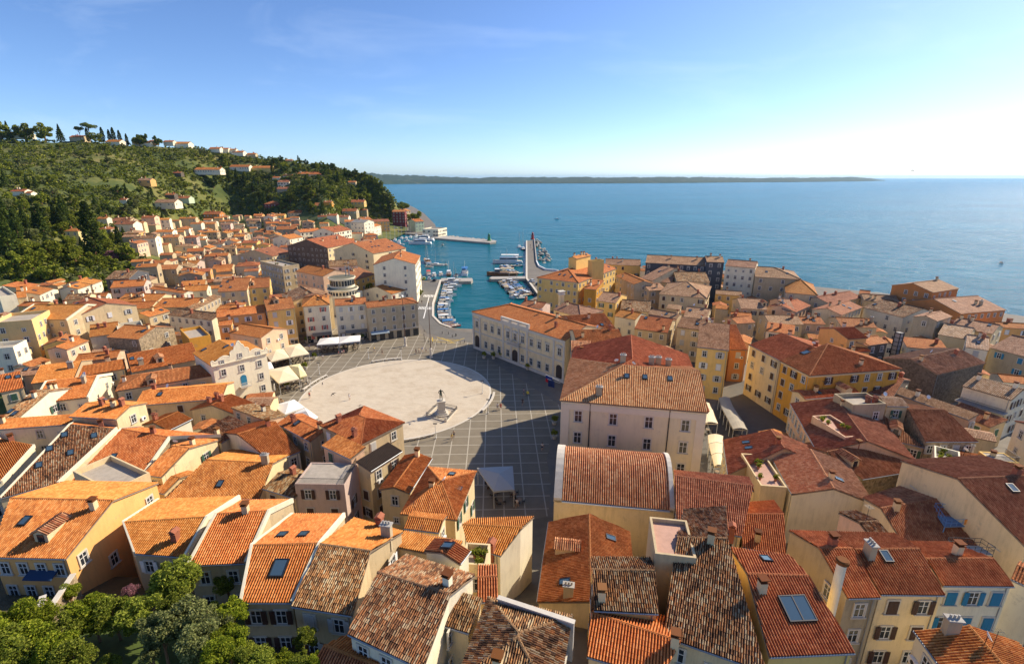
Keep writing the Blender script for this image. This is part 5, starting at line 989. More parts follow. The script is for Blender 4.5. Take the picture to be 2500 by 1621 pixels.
pp = MB(); pp.lathe([(.16,0), (.24,.42), (.26,.45)], 8,0); v_, f_, u_ = leaf_cloud(160,.5,.13,5,(0,0,.8)); pp.add(v_, f_, 1, u_)
POTM = pp.mesh('potted_plant', [M['leaf_pot'], LEAF['green']])
rail_m = M['metal']

HOUSE_REC = []
bvh_v = []; bvh_f = []
def bvh_poly(pts):
 i = len(bvh_v); bvh_v.extend(Vector(p) for p in pts); bvh_f.append(tuple(range(i, i + len(pts))))
WALLW = {'w': 'white', 'c': 'cream', 'b': 'beige', 'y': 'yellow', 'y2': 'yellow', 'o': 'ochre', 'a': 'apricot', 'a2': 'pale apricot', 'p': 'pink', 'l': 'lilac', 'g': 'grey', 'r': 'rough stone', 'd': 'dark stone', 'd2': 'dark brown', 's': 'slate grey', 'm': 'maroon', 'u': 'pale green', 't': 'terracotta orange', 'q': 'pale stone', 'h': 'carved stone'}
ROOFW = {'n': 'orange', 'n2': 'orange', 'r': 'red', 'r2': 'striped red', 'o': 'weathered', 'p': 'pale tan', 'p2': 'pale tan', 'd': 'dark red', 'k': 'dark brown', 'f': 'flat', 'f2': 'flat', 't': 'terrace'}
KINDW = {'G': 'gabled ', 'H': 'hipped ', 'HA': 'hipped ', 'HB': 'hipped ', 'S': 'sloping ', 'F': '', 'B': 'curved '}
TENS = 'first second third fourth fifth sixth seventh eighth ninth'.split()
ORDW = ['nearest'] + TENS[1:] + 'tenth eleventh twelfth thirteenth fourteenth fifteenth sixteenth seventeenth eighteenth nineteenth twentieth'.split() + ['twenty-' + s for s in TENS] + ['thirtieth'] + ['thirty-' + s for s in TENS] + ['fortieth'] + ['forty-' + s for s in TENS]
def house_label(lt, L, W, wc, rc, k):
 i, rel, lmk = lt; size = 'small ' if L * W < 60 else 'large ' if L * W > 190 else ''
 s = size + WALLW[wc] + ' house with ' + ROOFW[rc] + ' ' + KINDW[k] + 'roof, ' + ORDW[i] + (' one ' if i else ' ') + rel + ' the ' + lmk
 if len(s.split()) > 16: s = s.replace(size, '', 1).replace(' one ', ' ')
 return s
def build_house(row):
 label, ax, ay, ang, L, W, gz, h, k, wc, rc, fl, win, feats, lm, PT = row
 if isinstance(label, tuple): label = house_label(label, L, W, wc, rc, k)
 cat = 'villa' if label.split(',')[0].find('villa') >= 0 else 'house'
 d = math.hypot(ax, ay); rr = random.Random(int(abs(ax * 31 + ay * 17) * 10))
 grp = 'villas scattered over the hillside' if ground_z(ax, ay) > 22 and ay > 100 else 'town houses packed below the bell tower'
 root = thing('villa' if cat == 'villa' else 'town_house', label, cat, (ax, ay, gz), ang, grp)
 par = 'v' in fl; p = PT; i = .28 if k not in ('F', 'B') else .002; g = 0. if par else (.14 if k in ('G', 'S') else i)
 if L < 4: i *= .5
 det = 2 if d < 66 else 1 if d < 150 else 0
 u = .16                                               # roof slab thickness
 wb = MB(); zb = -7. if grp[0] == 't' else -2.
 if k == 'F':
  wb.box(0, L, 0, W, zb, h - .02)
  pt = .22; ph = (.45 if rc == 't' else .85) if 'r' not in fl else .12
  if L > 1.5 and W > 1.5:
   wb.box(0, L, 0, pt, h - .018, h + ph); wb.box(0, L, W - pt, W, h - .018, h + ph); wb.box(0, pt, pt, W - pt, h - .018, h + ph); wb.box(L - pt, L, pt, W - pt, h - .018, h + ph)
 elif k == 'S': wb.extr([(i, zb), (W - i, zb), (W - i, h + .7 * p * (W - i) - u), (i, h + .7 * p * i - u)], g, L - g)
 elif k == 'B':
  n = 14; prof = [(0, zb), (W, zb)] + [(W * (1 - j / n), h + .6 * W / 2 * math.sin(math.pi * (1 - j / n)) - .06) for j in range(n + 1)]
  wb.extr(prof, 0, L)
 elif k == 'G': wb.extr([(i, zb), (W - i, zb), (W - i, h + p * i - u), (W / 2, h + p * W / 2 - u), (i, h + p * i - u)], g, L - g)
 elif k in ('HA', 'HB'):
  x0, x1 = (i, L - .14) if k == 'HA' else (.14, L - i)
  wb.box(x0, x1, i, W - i, zb, h + p * i - u)
  xs_ = L - .14 if k == 'HA' else .14
  s_ = -.2 if k == 'HA' else .2
  wb.add([(xs_, i, h + p * i - u), (xs_, W - i, h + p * i - u), (xs_, W / 2, h + p * W / 2 - u), (xs_ + s_, i, h + p * i - u), (xs_ + s_, W - i, h + p * i - u), (xs_ + s_, W / 2, h + p * W / 2 - u)], [(0,1,2), (5,4,3), (0,2,5,3), (1,4,5,2)])
 else: wb.box(i, L - i, i, W - i, zb, h + p * i - u)
 wb.build('wall', [WALL[wc]], root)
 # roof
 rb = MB(); jit = 1.0 if rc == 'o' else (.25 if rc in ('n2', 'p') else 0)
 if k == 'F':
  rb.box(.22, L - .22,.22, W - .22, h - .12, h + .012); rb.build('roof', [TILE[rc]], root)
  bvh_poly([(*W2((ax, ay), ang, x, y), gz + h) for x, y in ((0,0), (L, 0), (L, W), (0, W))])
 elif k == 'B':
  n = 14; P = [(W * j / n, h + .6 * W / 2 * math.sin(math.pi * j / n)) for j in range(n + 1)]
  s0 = 0.
  for j in range(n):
   q = [(1.05, P[j][0], P[j][1]), (L - .55, P[j][0], P[j][1]), (L - .55, P[j + 1][0], P[j + 1][1]), (1.05, P[j + 1][0], P[j + 1][1])]
   tile_plane(rb, q, 1,0,0,.30); s1 = math.hypot(P[j + 1][0] - P[j][0], P[j + 1][1] - P[j][1])
   rb.uv[-1][:, 1] += s0; s0 += s1
  rb.build('roof', [TILE[rc]], root)
  for x0, x1 in ((-.05,1.04), (L - .54, L + .05)):
   pb = MB(); top_ = [(y, z + .32) for y, z in P]; pb.extr([(y, z - .4) for y, z in P][::-1] + top_, x0, x1); pb.build('parapet', [M['stone']], root)
  gt_ = MB(); gt_.box(1.05, L - .55,-.28,.0, h - .22, h - .05); gt_.build('gutter', [M['pale_zinc']], root)
  for j in range(0, n, 2): bvh_poly([(*W2((ax, ay), ang, x, y), gz + z) for x, (y, z) in ((0, P[j]), (L, P[j]), (L, P[j + 2]), (0, P[j + 2]))])
 else:
  polys, lines = roof_polys(k, L, W, h, p)
  for q in polys:
   tile_plane(rb, q, det, 0, jit if det == 2 else 0, TPITCH.get(rc, .235)); nq = len(q)
   lo = [(x, y, z - u) for x, y, z in q]
   rb.add(list(q) + lo, [tuple(range(nq - 1 + nq, nq - 1,-1)), (0,1, nq + 1, nq)] + ([] if k == 'H' else [(j, (j + 1) % nq, nq + (j + 1) % nq, nq + j) for j in range(1, nq)]), 1)
   bvh_poly([(*W2((ax, ay), ang, x, y), gz + z) for x, y, z in q])
  if k != 'S' and d < 260:
   rr_ = .13 if d < 150 else .2
   for a_, b_ in lines:
    a_, b_ = Vector(a_), Vector(b_); nseg = max(1, int((b_ - a_).length / .42)) if d < 70 else 1
    if nseg > 1:
     pts = []; rad = []
     for s in range(nseg + 1): pts += [a_.lerp(b_, min(1, s / nseg)) + Vector((0,0,.05)), a_.lerp(b_, min(1,(s + .9) / nseg)) + Vector((0,0,.05))]; rad += [rr_ + .02, rr_ - .01]
     rb.tube(pts, rad, 7,0)
    else: rb.tube([a_ + Vector((0,0,.04)), b_ + Vector((0,0,.04))], rr_, 6,0)
    rb.uv[-1][:] = np.random.default_rng(3).random(rb.uv[-1].shape) * 9
  rb.build('roof', [TILE[rc], M['eave']], root)
  if par:
   for x0, x1 in ((-.3,.02), (L - .02, L + .3)):
    pb = MB(); pb.extr([(-.1, h - .4), (W / 2, h + p * W / 2 - .3), (W + .1, h - .4), (W + .1, h + .18), (W / 2, h + p * W / 2 + .28), (-.1, h + .18)], x0, x1); pb.build('parapet', [WALL['w']], root)
  elif d < 130 and k in ('G', 'S'):
   gb_ = MB(); gb_.tube([(.02,-.07, h + .02), (L - .02,-.07, h + .02)], .075,6); gb_.build('gutter', [M['zinc']], root)
  if k in ('H', 'HA', 'HB') and d < 200 and L * W > 120:
   gb_ = MB(); e = .06
   gb_.box(i - .1, L - i + .1, i - .12, i - .002, h - .5, h - .12); gb_.box(L - i + .002, L - i + .12, i, W - i, h - .5, h - .12); gb_.box(i - .12, i - .002, i, W - i, h - .5, h - .12)
   gb_.build('cornice', [WALL['c' if wc != 'q' else 'q']], root)
 for (x0, y0), (x1, y1) in (((i, i), (L - i, i)), ((L - i, i), (L - i, W - i)), ((L - i, W - i), (i, W - i)), ((i, W - i), (i, i))):
  bvh_poly([(*W2((ax, ay), ang, x0, y0), gz - 3), (*W2((ax, ay), ang, x1, y1), gz - 3), (*W2((ax, ay), ang, x1, y1), gz + h), (*W2((ax, ay), ang, x0, y0), gz + h)])
 # terrace furniture
 if 'r' in fl and k == 'F' or ('r' in fl and lm):
  y0 = 0.05; rl = MB(); zz = h if k == 'F' else h - 2.9; y0 = .05 if k == 'F' else -1.6; x1 = L - .05
  for x in np.arange(.05, x1,.14): rl.box(x, x + .025, y0, y0 + .025, zz + (.12 if k == 'F' else .1), zz + 1.0)
  rl.box(.05, x1, y0 - .01, y0 + .035, zz + 1.002, zz + 1.05)
  if k == 'F':
   for y in np.arange(.2, W - .1,.14): rl.box(x1 - .03, x1, y, y + .025, zz + .1, zz + 1.0)
   rl.box(x1 - .04, x1 + .01,.1, W, zz + 1.001, zz + 1.049)
  else:
   fb = MB(); fb.box(0, L, -1.7, i - .002, zz - .2, zz + .05); fb.build('balcony_floor', [M['concrete']], root)
  rl.build('railing', [rail_m], root)
 if 'p' in fl:
  for s in range(5): obj('potted_plant', POTM, root, (rr.uniform(.5, L - .5), rr.uniform(.5, W - .5), h + .012), rr.uniform(0,6))
 if 'w' in fl:
  pb = MB()
  for q in range(4): pb.box(.0,.3, W * q / 4 + .1, W * q / 4 + .45, h + .852, h + 1.5)
  pb.build('terrace_pier', [WALL['w']], root)
 HOUSE_REC.append((row, root, det, i, g, rr))
 # roof features
 for t, x, y in feats:
  z = roof_z(k, L, W, h, p, x, y)
  if t in 'cC':
   kd = rr.choice((0,1,0)) if t == 'c' else 2
   o = obj('chimney', CHIMW if (kd == 0 and wc in 'wq') else CHIM[kd][0], root, (x, y, z), rr.choice((0, math.pi / 2))); obj('chimney_cap', CHIM[kd][1], o)
  elif t in 'sSD' and k != 'F':
   add_skylight(root, t, k, L, W, h, p, x, y)
  elif t == 'd' and k != 'F':
   add_dormer(root, k, L, W, h, p, x, y)
 nc = sum(f_[0] in 'cC' for f_ in feats)
 if k in ('G', 'H', 'HA', 'HB', 'S') and L * W > 25 and nc == 0 and lm not in ('white baroque house', 'curved roof hall', 'town hall'):
  for q in range(rr.choice((1,1,2,2,3)) if L * W > 45 else 1):
   x, y = rr.uniform(.8, L - .8), rr.uniform(.3,.75) * W; kd = rr.choice((0,0,1))
   o = obj('chimney', CHIMW if (kd == 0 and rr.random() < .4) else CHIM[kd][0], root, (x, y, roof_z(k, L, W, h, p, x, y)), rr.choice((0, math.pi / 2))); obj('chimney_cap', CHIM[kd][1], o)
 if k in ('G', 'H') and not feats and rr.random() < .3 and 40 < L * W:
  x, y = rr.uniform(1, L - 1), rr.uniform(.18,.3) * W; add_skylight(root, 's', k, L, W, h, p, x, y)
 if d < 190 and rr.random() < .35 and k in ('G', 'H', 'S'):
  x, y = rr.uniform(.6, L - .6), W * .5; z = roof_z(k, L, W, h, p, x, y); an = MB()
  an.tube([(0,0,-.2), (0,0,2.1)], .02,4)
  for q in range(5): an.tube([(-.35,-.3 + q * .16,2.0), (.35,-.3 + q * .16,2.0)], .012,3)
  an.tube([(0,-.4,2.0), (0,.45,2.0)], .014,3); an.build('aerial', [M['metal']], root).location = (x, y, z)
def slope_frame(k, L, W, h, p, x, y):
 """rotation so that local +Y climbs the roof slope at (x, y)"""
 e = .02; gx = (roof_z(k, L, W, h, p, x + e, y) - roof_z(k, L, W, h, p, x - e, y)) / (2 * e); gy = (roof_z(k, L, W, h, p, x, y + e) - roof_z(k, L, W, h, p, x, y - e)) / (2 * e)
 return math.atan2(-gx, gy), math.atan(math.hypot(gx, gy))
def add_skylight(root, t, k, L, W, h, p, x, y):
 if abs(y - W / 2) < .9 and k == 'G': y = W / 2 - 1.2 if y < W / 2 else W / 2 + .4
 a, s = slope_frame(k, L, W, h, p, x, y); me = SKYL[t]
 o = obj('skylight', me[0], root, (x, y, roof_z(k, L, W, h, p, x, y) + (.15 if math.hypot(root.location.x, root.location.y) < 150 else .05))); o.rotation_euler = (s, 0, a); obj('pane', me[1], o)
def add_dormer(root, k, L, W, h, p, x, y):
 a, s = slope_frame(k, L, W, h, p, x, y)
 o = obj('dormer', DORM[0], root, (x, y, roof_z(k, L, W, h, p, x, y)), a); obj('dormer_roof', DORM[1], o)
 gl = obj('window', WIN['s'][0], o, (0,-.08,.15), 0)
def build_quad(row):
 """a house of the old core whose roof is not rectangular: two slopes given by their six corners"""
 label, P, gz, W, wc, rc, rc2, fl, win, feats, lm = row
 P = [Vector(p) for p in P]; EL, ER, RR_, RL_, CR, CL = P; L = ((ER - EL).xy).length
 if isinstance(label, tuple): label = house_label(label, L, W, wc, rc, 'G')
 ang = math.atan2(ER.y - EL.y, ER.x - EL.x); root = thing('town_house', label, 'house', (EL.x, EL.y, gz), ang, 'town houses packed below the bell tower')
 T = Matrix.Translation((EL.x, EL.y, gz)) @ Matrix.Rotation(ang, 4, 'Z'); TI = T.inverted(); q = [TI @ p for p in P]; el, er, r1, r0, c1, c0 = q
 rr = random.Random(int(abs(EL.x * 31 + EL.y * 17) * 10)); d = EL.xy.length; det = 2 if d < 66 else 1 if d < 150 else 0; u = .16
 planes = [(el, er, r1, r0, rc), (c1, c0, r0, r1, rc2)]
 rb = MB(); mats = [TILE[rc], M['eave']] + ([TILE[rc2]] if rc2 != rc else [])
 for a, b_, c_, e_, k_ in planes:
  poly = [tuple(v) for v in (a, b_, c_, e_)]; mi = 0 if k_ == rc else 2
  tile_plane(rb, poly, det, mi, (1. if k_ == 'o' else .25 if k_ in ('n2', 'p') else 0) if det == 2 else 0, TPITCH.get(k_, .235))
  lo = [(x, y, z - u) for x, y, z in poly]; rb.add(poly + lo, [(7,6,5,4), (0,1,5,4), (1,2,6,5), (3,0,4,7)], 1)
  bvh_poly([tuple(T @ Vector(v)) for v in poly])
 a_, b_ = r0 + Vector((0,0,.05)), r1 + Vector((0,0,.05)); ns = max(1, int((b_ - a_).length / .42)); pts = []; rad = []
 for s in range(ns + 1): pts += [a_.lerp(b_, min(1, s / ns)), a_.lerp(b_, min(1,(s + .9) / ns))]; rad += [.15,.12]
 rb.tube(pts[:-1], rad[:-1], 7,0); rb.uv[-1][:] = np.random.default_rng(3).random(rb.uv[-1].shape) * 9
 rb.build('roof', mats, root)
 par = 'v' in fl; cen = sum(q, Vector()) / 6; ring = [el, er, r1, c1, c0, r0]; ins = []
 for v in ring:
  dv = (cen - v); dv.z = 0; ins.append(v + (dv.normalized() * (.02 if par else .22)))
 wb = MB(); n = 6; V = [(v.x, v.y, -7.) for v in ins] + [(v.x, v.y, v.z - u) for v in ins]
 wb.add(V, [(i, (i + 1) % n, n + (i + 1) % n, n + i) for i in range(n)] + [(n, n + 1, n + 2, n + 5), (n + 2, n + 3, n + 4, n + 5)]); wb.build('wall', [WALL[wc]], root)
 for i in range(n):
  a, b_ = ins[i], ins[(i + 1) % n]; bvh_poly([tuple(T @ Vector(v)) for v in ((a.x, a.y, -3), (b_.x, b_.y, -3), (b_.x, b_.y, b_.z - .2), (a.x, a.y, a.z - .2))])
 if par:
  for tri in ((er, r1, c1), (el, r0, c0)):
   pb = MB(); s = 1 if tri[0] is er else -1; o_ = Vector((.13 * s, 0,0))
   for a, b_ in zip(tri, tri[1:]):
    V = [a - o_ + Vector((0,0,-.35)), a + o_ + Vector((0,0,-.35)), a + o_ + Vector((0,0,.27)), a - o_ + Vector((0,0,.27)), b_ - o_ + Vector((0,0,-.35)), b_ + o_ + Vector((0,0,-.35)), b_ + o_ + Vector((0,0,.27)), b_ - o_ + Vector((0,0,.27))]
    pb.add([tuple(v) for v in V], [(0,1,5,4), (1,2,6,5), (2,3,7,6), (3,0,4,7), (0,3,2,1), (4,5,6,7)])
   pb.build('parapet', [WALL['w']], root)
 gt_ = MB(); gt_.tube([el + Vector((.05,-.07,.0)), er + Vector((-.05,-.07,.0))], .07,6); gt_.build('gutter', [M['zinc']], root)
 dp_ = MB(); x = er.x - .5; dp_.tube([(x, .12, er.z - .1), (x, .12,-3)], .05,6); dp_.build('downpipe', [M['zinc']], root)
 nrm = [((b_ - a).cross(c_ - a)).normalized() for a, b_, c_, e_, k_ in planes]; nrm = [v if v.z > 0 else -v for v in nrm]
 def side_of(p): return 0 if (p - r0).cross(r1 - r0).z * (el - r0).cross(r1 - r0).z > 0 else 1
 nch = 0
 for t, X, Y, Z in feats:
  p = TI @ Vector((X, Y, Z)); nv = nrm[side_of(p)]; a = math.atan2(nv.x, -nv.y); s = math.acos(max(-1, min(1, nv.z)))
  if t in 'cC':
   nch += 1; kd = rr.choice((0,1,0)) if t == 'c' else 2; o = obj('chimney', CHIMW if (kd == 0 and wc in 'wq') else CHIM[kd][0], root, p, rr.choice((0, math.pi / 2))); obj('chimney_cap', CHIM[kd][1], o)
  elif t in 'sSD':
   o = obj('skylight', SKYL[t][0], root, p + Vector((0,0,.15))); o.rotation_euler = (s, 0, a); obj('pane', SKYL[t][1], o)
  elif t == 'd':
   o = obj('dormer', DORM[0], root, p, a); obj('dormer_roof', DORM[1], o); obj('window', WIN['s'][0], o, (0,-.08,.15), 0)
 if not nch and rr.random() < .8:
  p = r0.lerp(r1, rr.uniform(.2,.8)) + Vector((0, rr.uniform(-.6,.8), -.15)); o = obj('chimney', CHIM[rr.choice((0,1))][0], root, p, 0); obj('chimney_cap', CHIM[0][1], o)
 fake = (label, EL.x, EL.y, ang, L, W, gz, EL.z - gz, 'G', wc, rc, fl, win, feats, lm, .33)
 HOUSE_REC.append((fake, root, det, .22,.22, rr)); QS[root.name] = [((ins[0].x, ins[0].y), (ins[1].x, ins[1].y), min(el.z, er.z)), ((ins[1].x, ins[1].y), (ins[3].x, ins[3].y), min(er.z, c1.z)), ((ins[3].x, ins[3].y), (ins[4].x, ins[4].y), min(c1.z, c0.z)), ((ins[4].x, ins[4].y), (ins[0].x, ins[0].y), min(c0.z, el.z))]
QS = {}
for row in HOUSES: build_house(row)
for row in QUADS: build_quad(row)
BV = BVHTree.FromPolygons(bvh_v, bvh_f)
EYES = [CAM + Vector(v) for v in ((0,0,0), (-4,0,0), (4,0,0), (0,0,3))]
def seen(p):
 for e in EYES:
  d = e - p; n = d.length; hit = BV.ray_cast(p, d / n, n - 1)
  if hit[0] is None: return True
 return False
STYLE = {'B': ('brown', .85), 'U': ('blue', .8), 'R': ('red', .7), 'V': ('greys', .65), 'W': (None, 0), 'Q': (None, 0), 'G': (None, 0), 'N': (None, 0)}
nwin = 0
for row, root, det, i, g, rr in HOUSE_REC:
 label, ax, ay, ang, L, W, gz, h, k, wc, rc, fl, win, feats, lm, PT = row
 if win == '0': continue
 st = win or rr.choice('WWVVBWGU' if math.hypot(ax, ay) < 200 else 'WWWVB'); shut, prob = STYLE[st]
 if st == 'U' and not win: shut = 'green'
 d = math.hypot(ax, ay); far = d > 165
 o_ = (ax, ay)
 sides = [((g, i), (L - g, i), 0.), ((L - g, i), (L - g, W - i), math.pi / 2), ((L - g, W - i), (g, W - i), math.pi), ((g, W - i), (g, i), -math.pi / 2)]
 if root.name in QS: sides = [(p0, p1, math.atan2(p1[1] - p0[1], p1[0] - p0[0])) for p0, p1, hh in QS[root.name]]
 for si, (p0, p1, rz) in enumerate(sides):
  if root.name in QS: h = QS[root.name][si][2]
  fl_ = math.hypot(p1[0] - p0[0], p1[1] - p0[1])
  nl = (math.sin(rz), -math.cos(rz)); nw = (math.cos(ang) * nl[0] - math.sin(ang) * nl[1], math.sin(ang) * nl[0] + math.cos(ang) * nl[1])
  mid = W2(o_, ang, (p0[0] + p1[0]) / 2,(p0[1] + p1[1]) / 2)
  if nw[0] * (0 - mid[0]) + nw[1] * (0 - mid[1]) < 2: continue
  if lm and 'tall white quay' in lm and si == 3: sp = 7.
  elif lm and ('gable block' in lm or 'white gable' in lm): sp = 8.
  elif st == 'Q': sp = L / 5.02
  else: sp = 2.75 + rr.uniform(-.2,.5)
  if si in (1,3) and k == 'G' and not lm: sp *= 1.5
  if root.name in QS and si == 0: sp = 1.95
  n = max(1, int(fl_ / sp))
  if fl_ < 2.2: continue
  fh = 4.0 if st == 'Q' else 3.0
  z = h - (3.7 if st == 'Q' else 2.25); lev = 0
  if k == 'S' and si == 2: z += .7 * PT * W
  while z > .5 and lev < 5:
   for q in range(n):
    if st not in ('Q', 'R', 'V', 'G') and not (root.name in QS and si == 0) and rr.random() < (.32 if (si in (1,3) and d < 90) else .16): continue
    t = (q + .5) / n; x = p0[0] + (p1[0] - p0[0]) * t; y = p0[1] + (p1[1] - p0[1]) * t
    wx, wy = W2(o_, ang, x, y); P = Vector((wx + nw[0] * .25, wy + nw[1] * .25, gz + z + .8))
    if not seen(P): continue
    sh = shut if (shut and rr.random() < prob) else None
    if st == 'V' and sh and rr.random() < .4: sh = 'whites'
    add_window(root, x + nl[0] * .004, y + nl[1] * .004, z, rz, 'q' if st == 'Q' else ('s' if (st == 'W' and rr.random() < .25) else 'n'), sh, 'open' if rr.random() < .6 else 'closed', far); nwin += 1
   z -= fh; lev += 1
acm = MB(); acm.box(-.42,.42,-.32,-.02,0,.6); AC = acm.mesh('air_conditioner', [M['white']]); fm = MB(); fm.tube([(.1,-.335,.3), (.1,-.32,.3)], .22,12); ACF = fm.mesh('fan', [M['metal']])
dm_ = MB(); dm_.lathe([(.02,0), (.22,.04), (.38,.13), (.40,.15), (.36,.15), (.2,.07)], 12); DISHM = dm_.mesh('satellite_dish', [M['white']]); dp2 = MB(); dp2.tube([(0,0,-.9), (0,0,-.02)], .03,5); DISHP = dp2.mesh('bracket', [M['metal']])
for row, root, det, i, g, rr in HOUSE_REC:
 label, ax, ay, ang, L, W, gz, h, k, wc, rc, fl, win, feats, lm, PT = row
 if math.hypot(ax, ay) > 170 or k in 'FB' or L < 3: continue
 if rr.random() < .4 and root.name not in QS:
  o = obj('satellite_dish', DISHM, root, (rr.uniform(.5, L - .5), W * .5, roof_z(k, L, W, h, PT, L / 2, W * .5) + .85)); o.rotation_euler = (R(60), 0, rr.uniform(0,6)); q = obj('bracket', DISHP, o); q.rotation_euler = (R(-60), 0,0)
 if root.name not in QS and rr.random() < .7:
  m_ = MB(); x = rr.choice((.45, L - .45)); m_.tube([(x, i - .09, h - .15), (x, i - .09,-2)], .05,5); m_.build('downpipe', [M['zinc']], root)
 for s in range(2):
  if rr.random() < .38 and root.name not in QS and not lm:
   rz = 0 if s == 0 else math.pi / 2; p = (rr.uniform(.6, L - .6), i - .004, h - rr.uniform(1.2,3.2)) if s == 0 else (L - g + .004, rr.uniform(.6, W - .6), h - rr.uniform(1.2,3.2)); o = obj('air_conditioner', AC, root, p, rz); obj('fan', ACF, o)
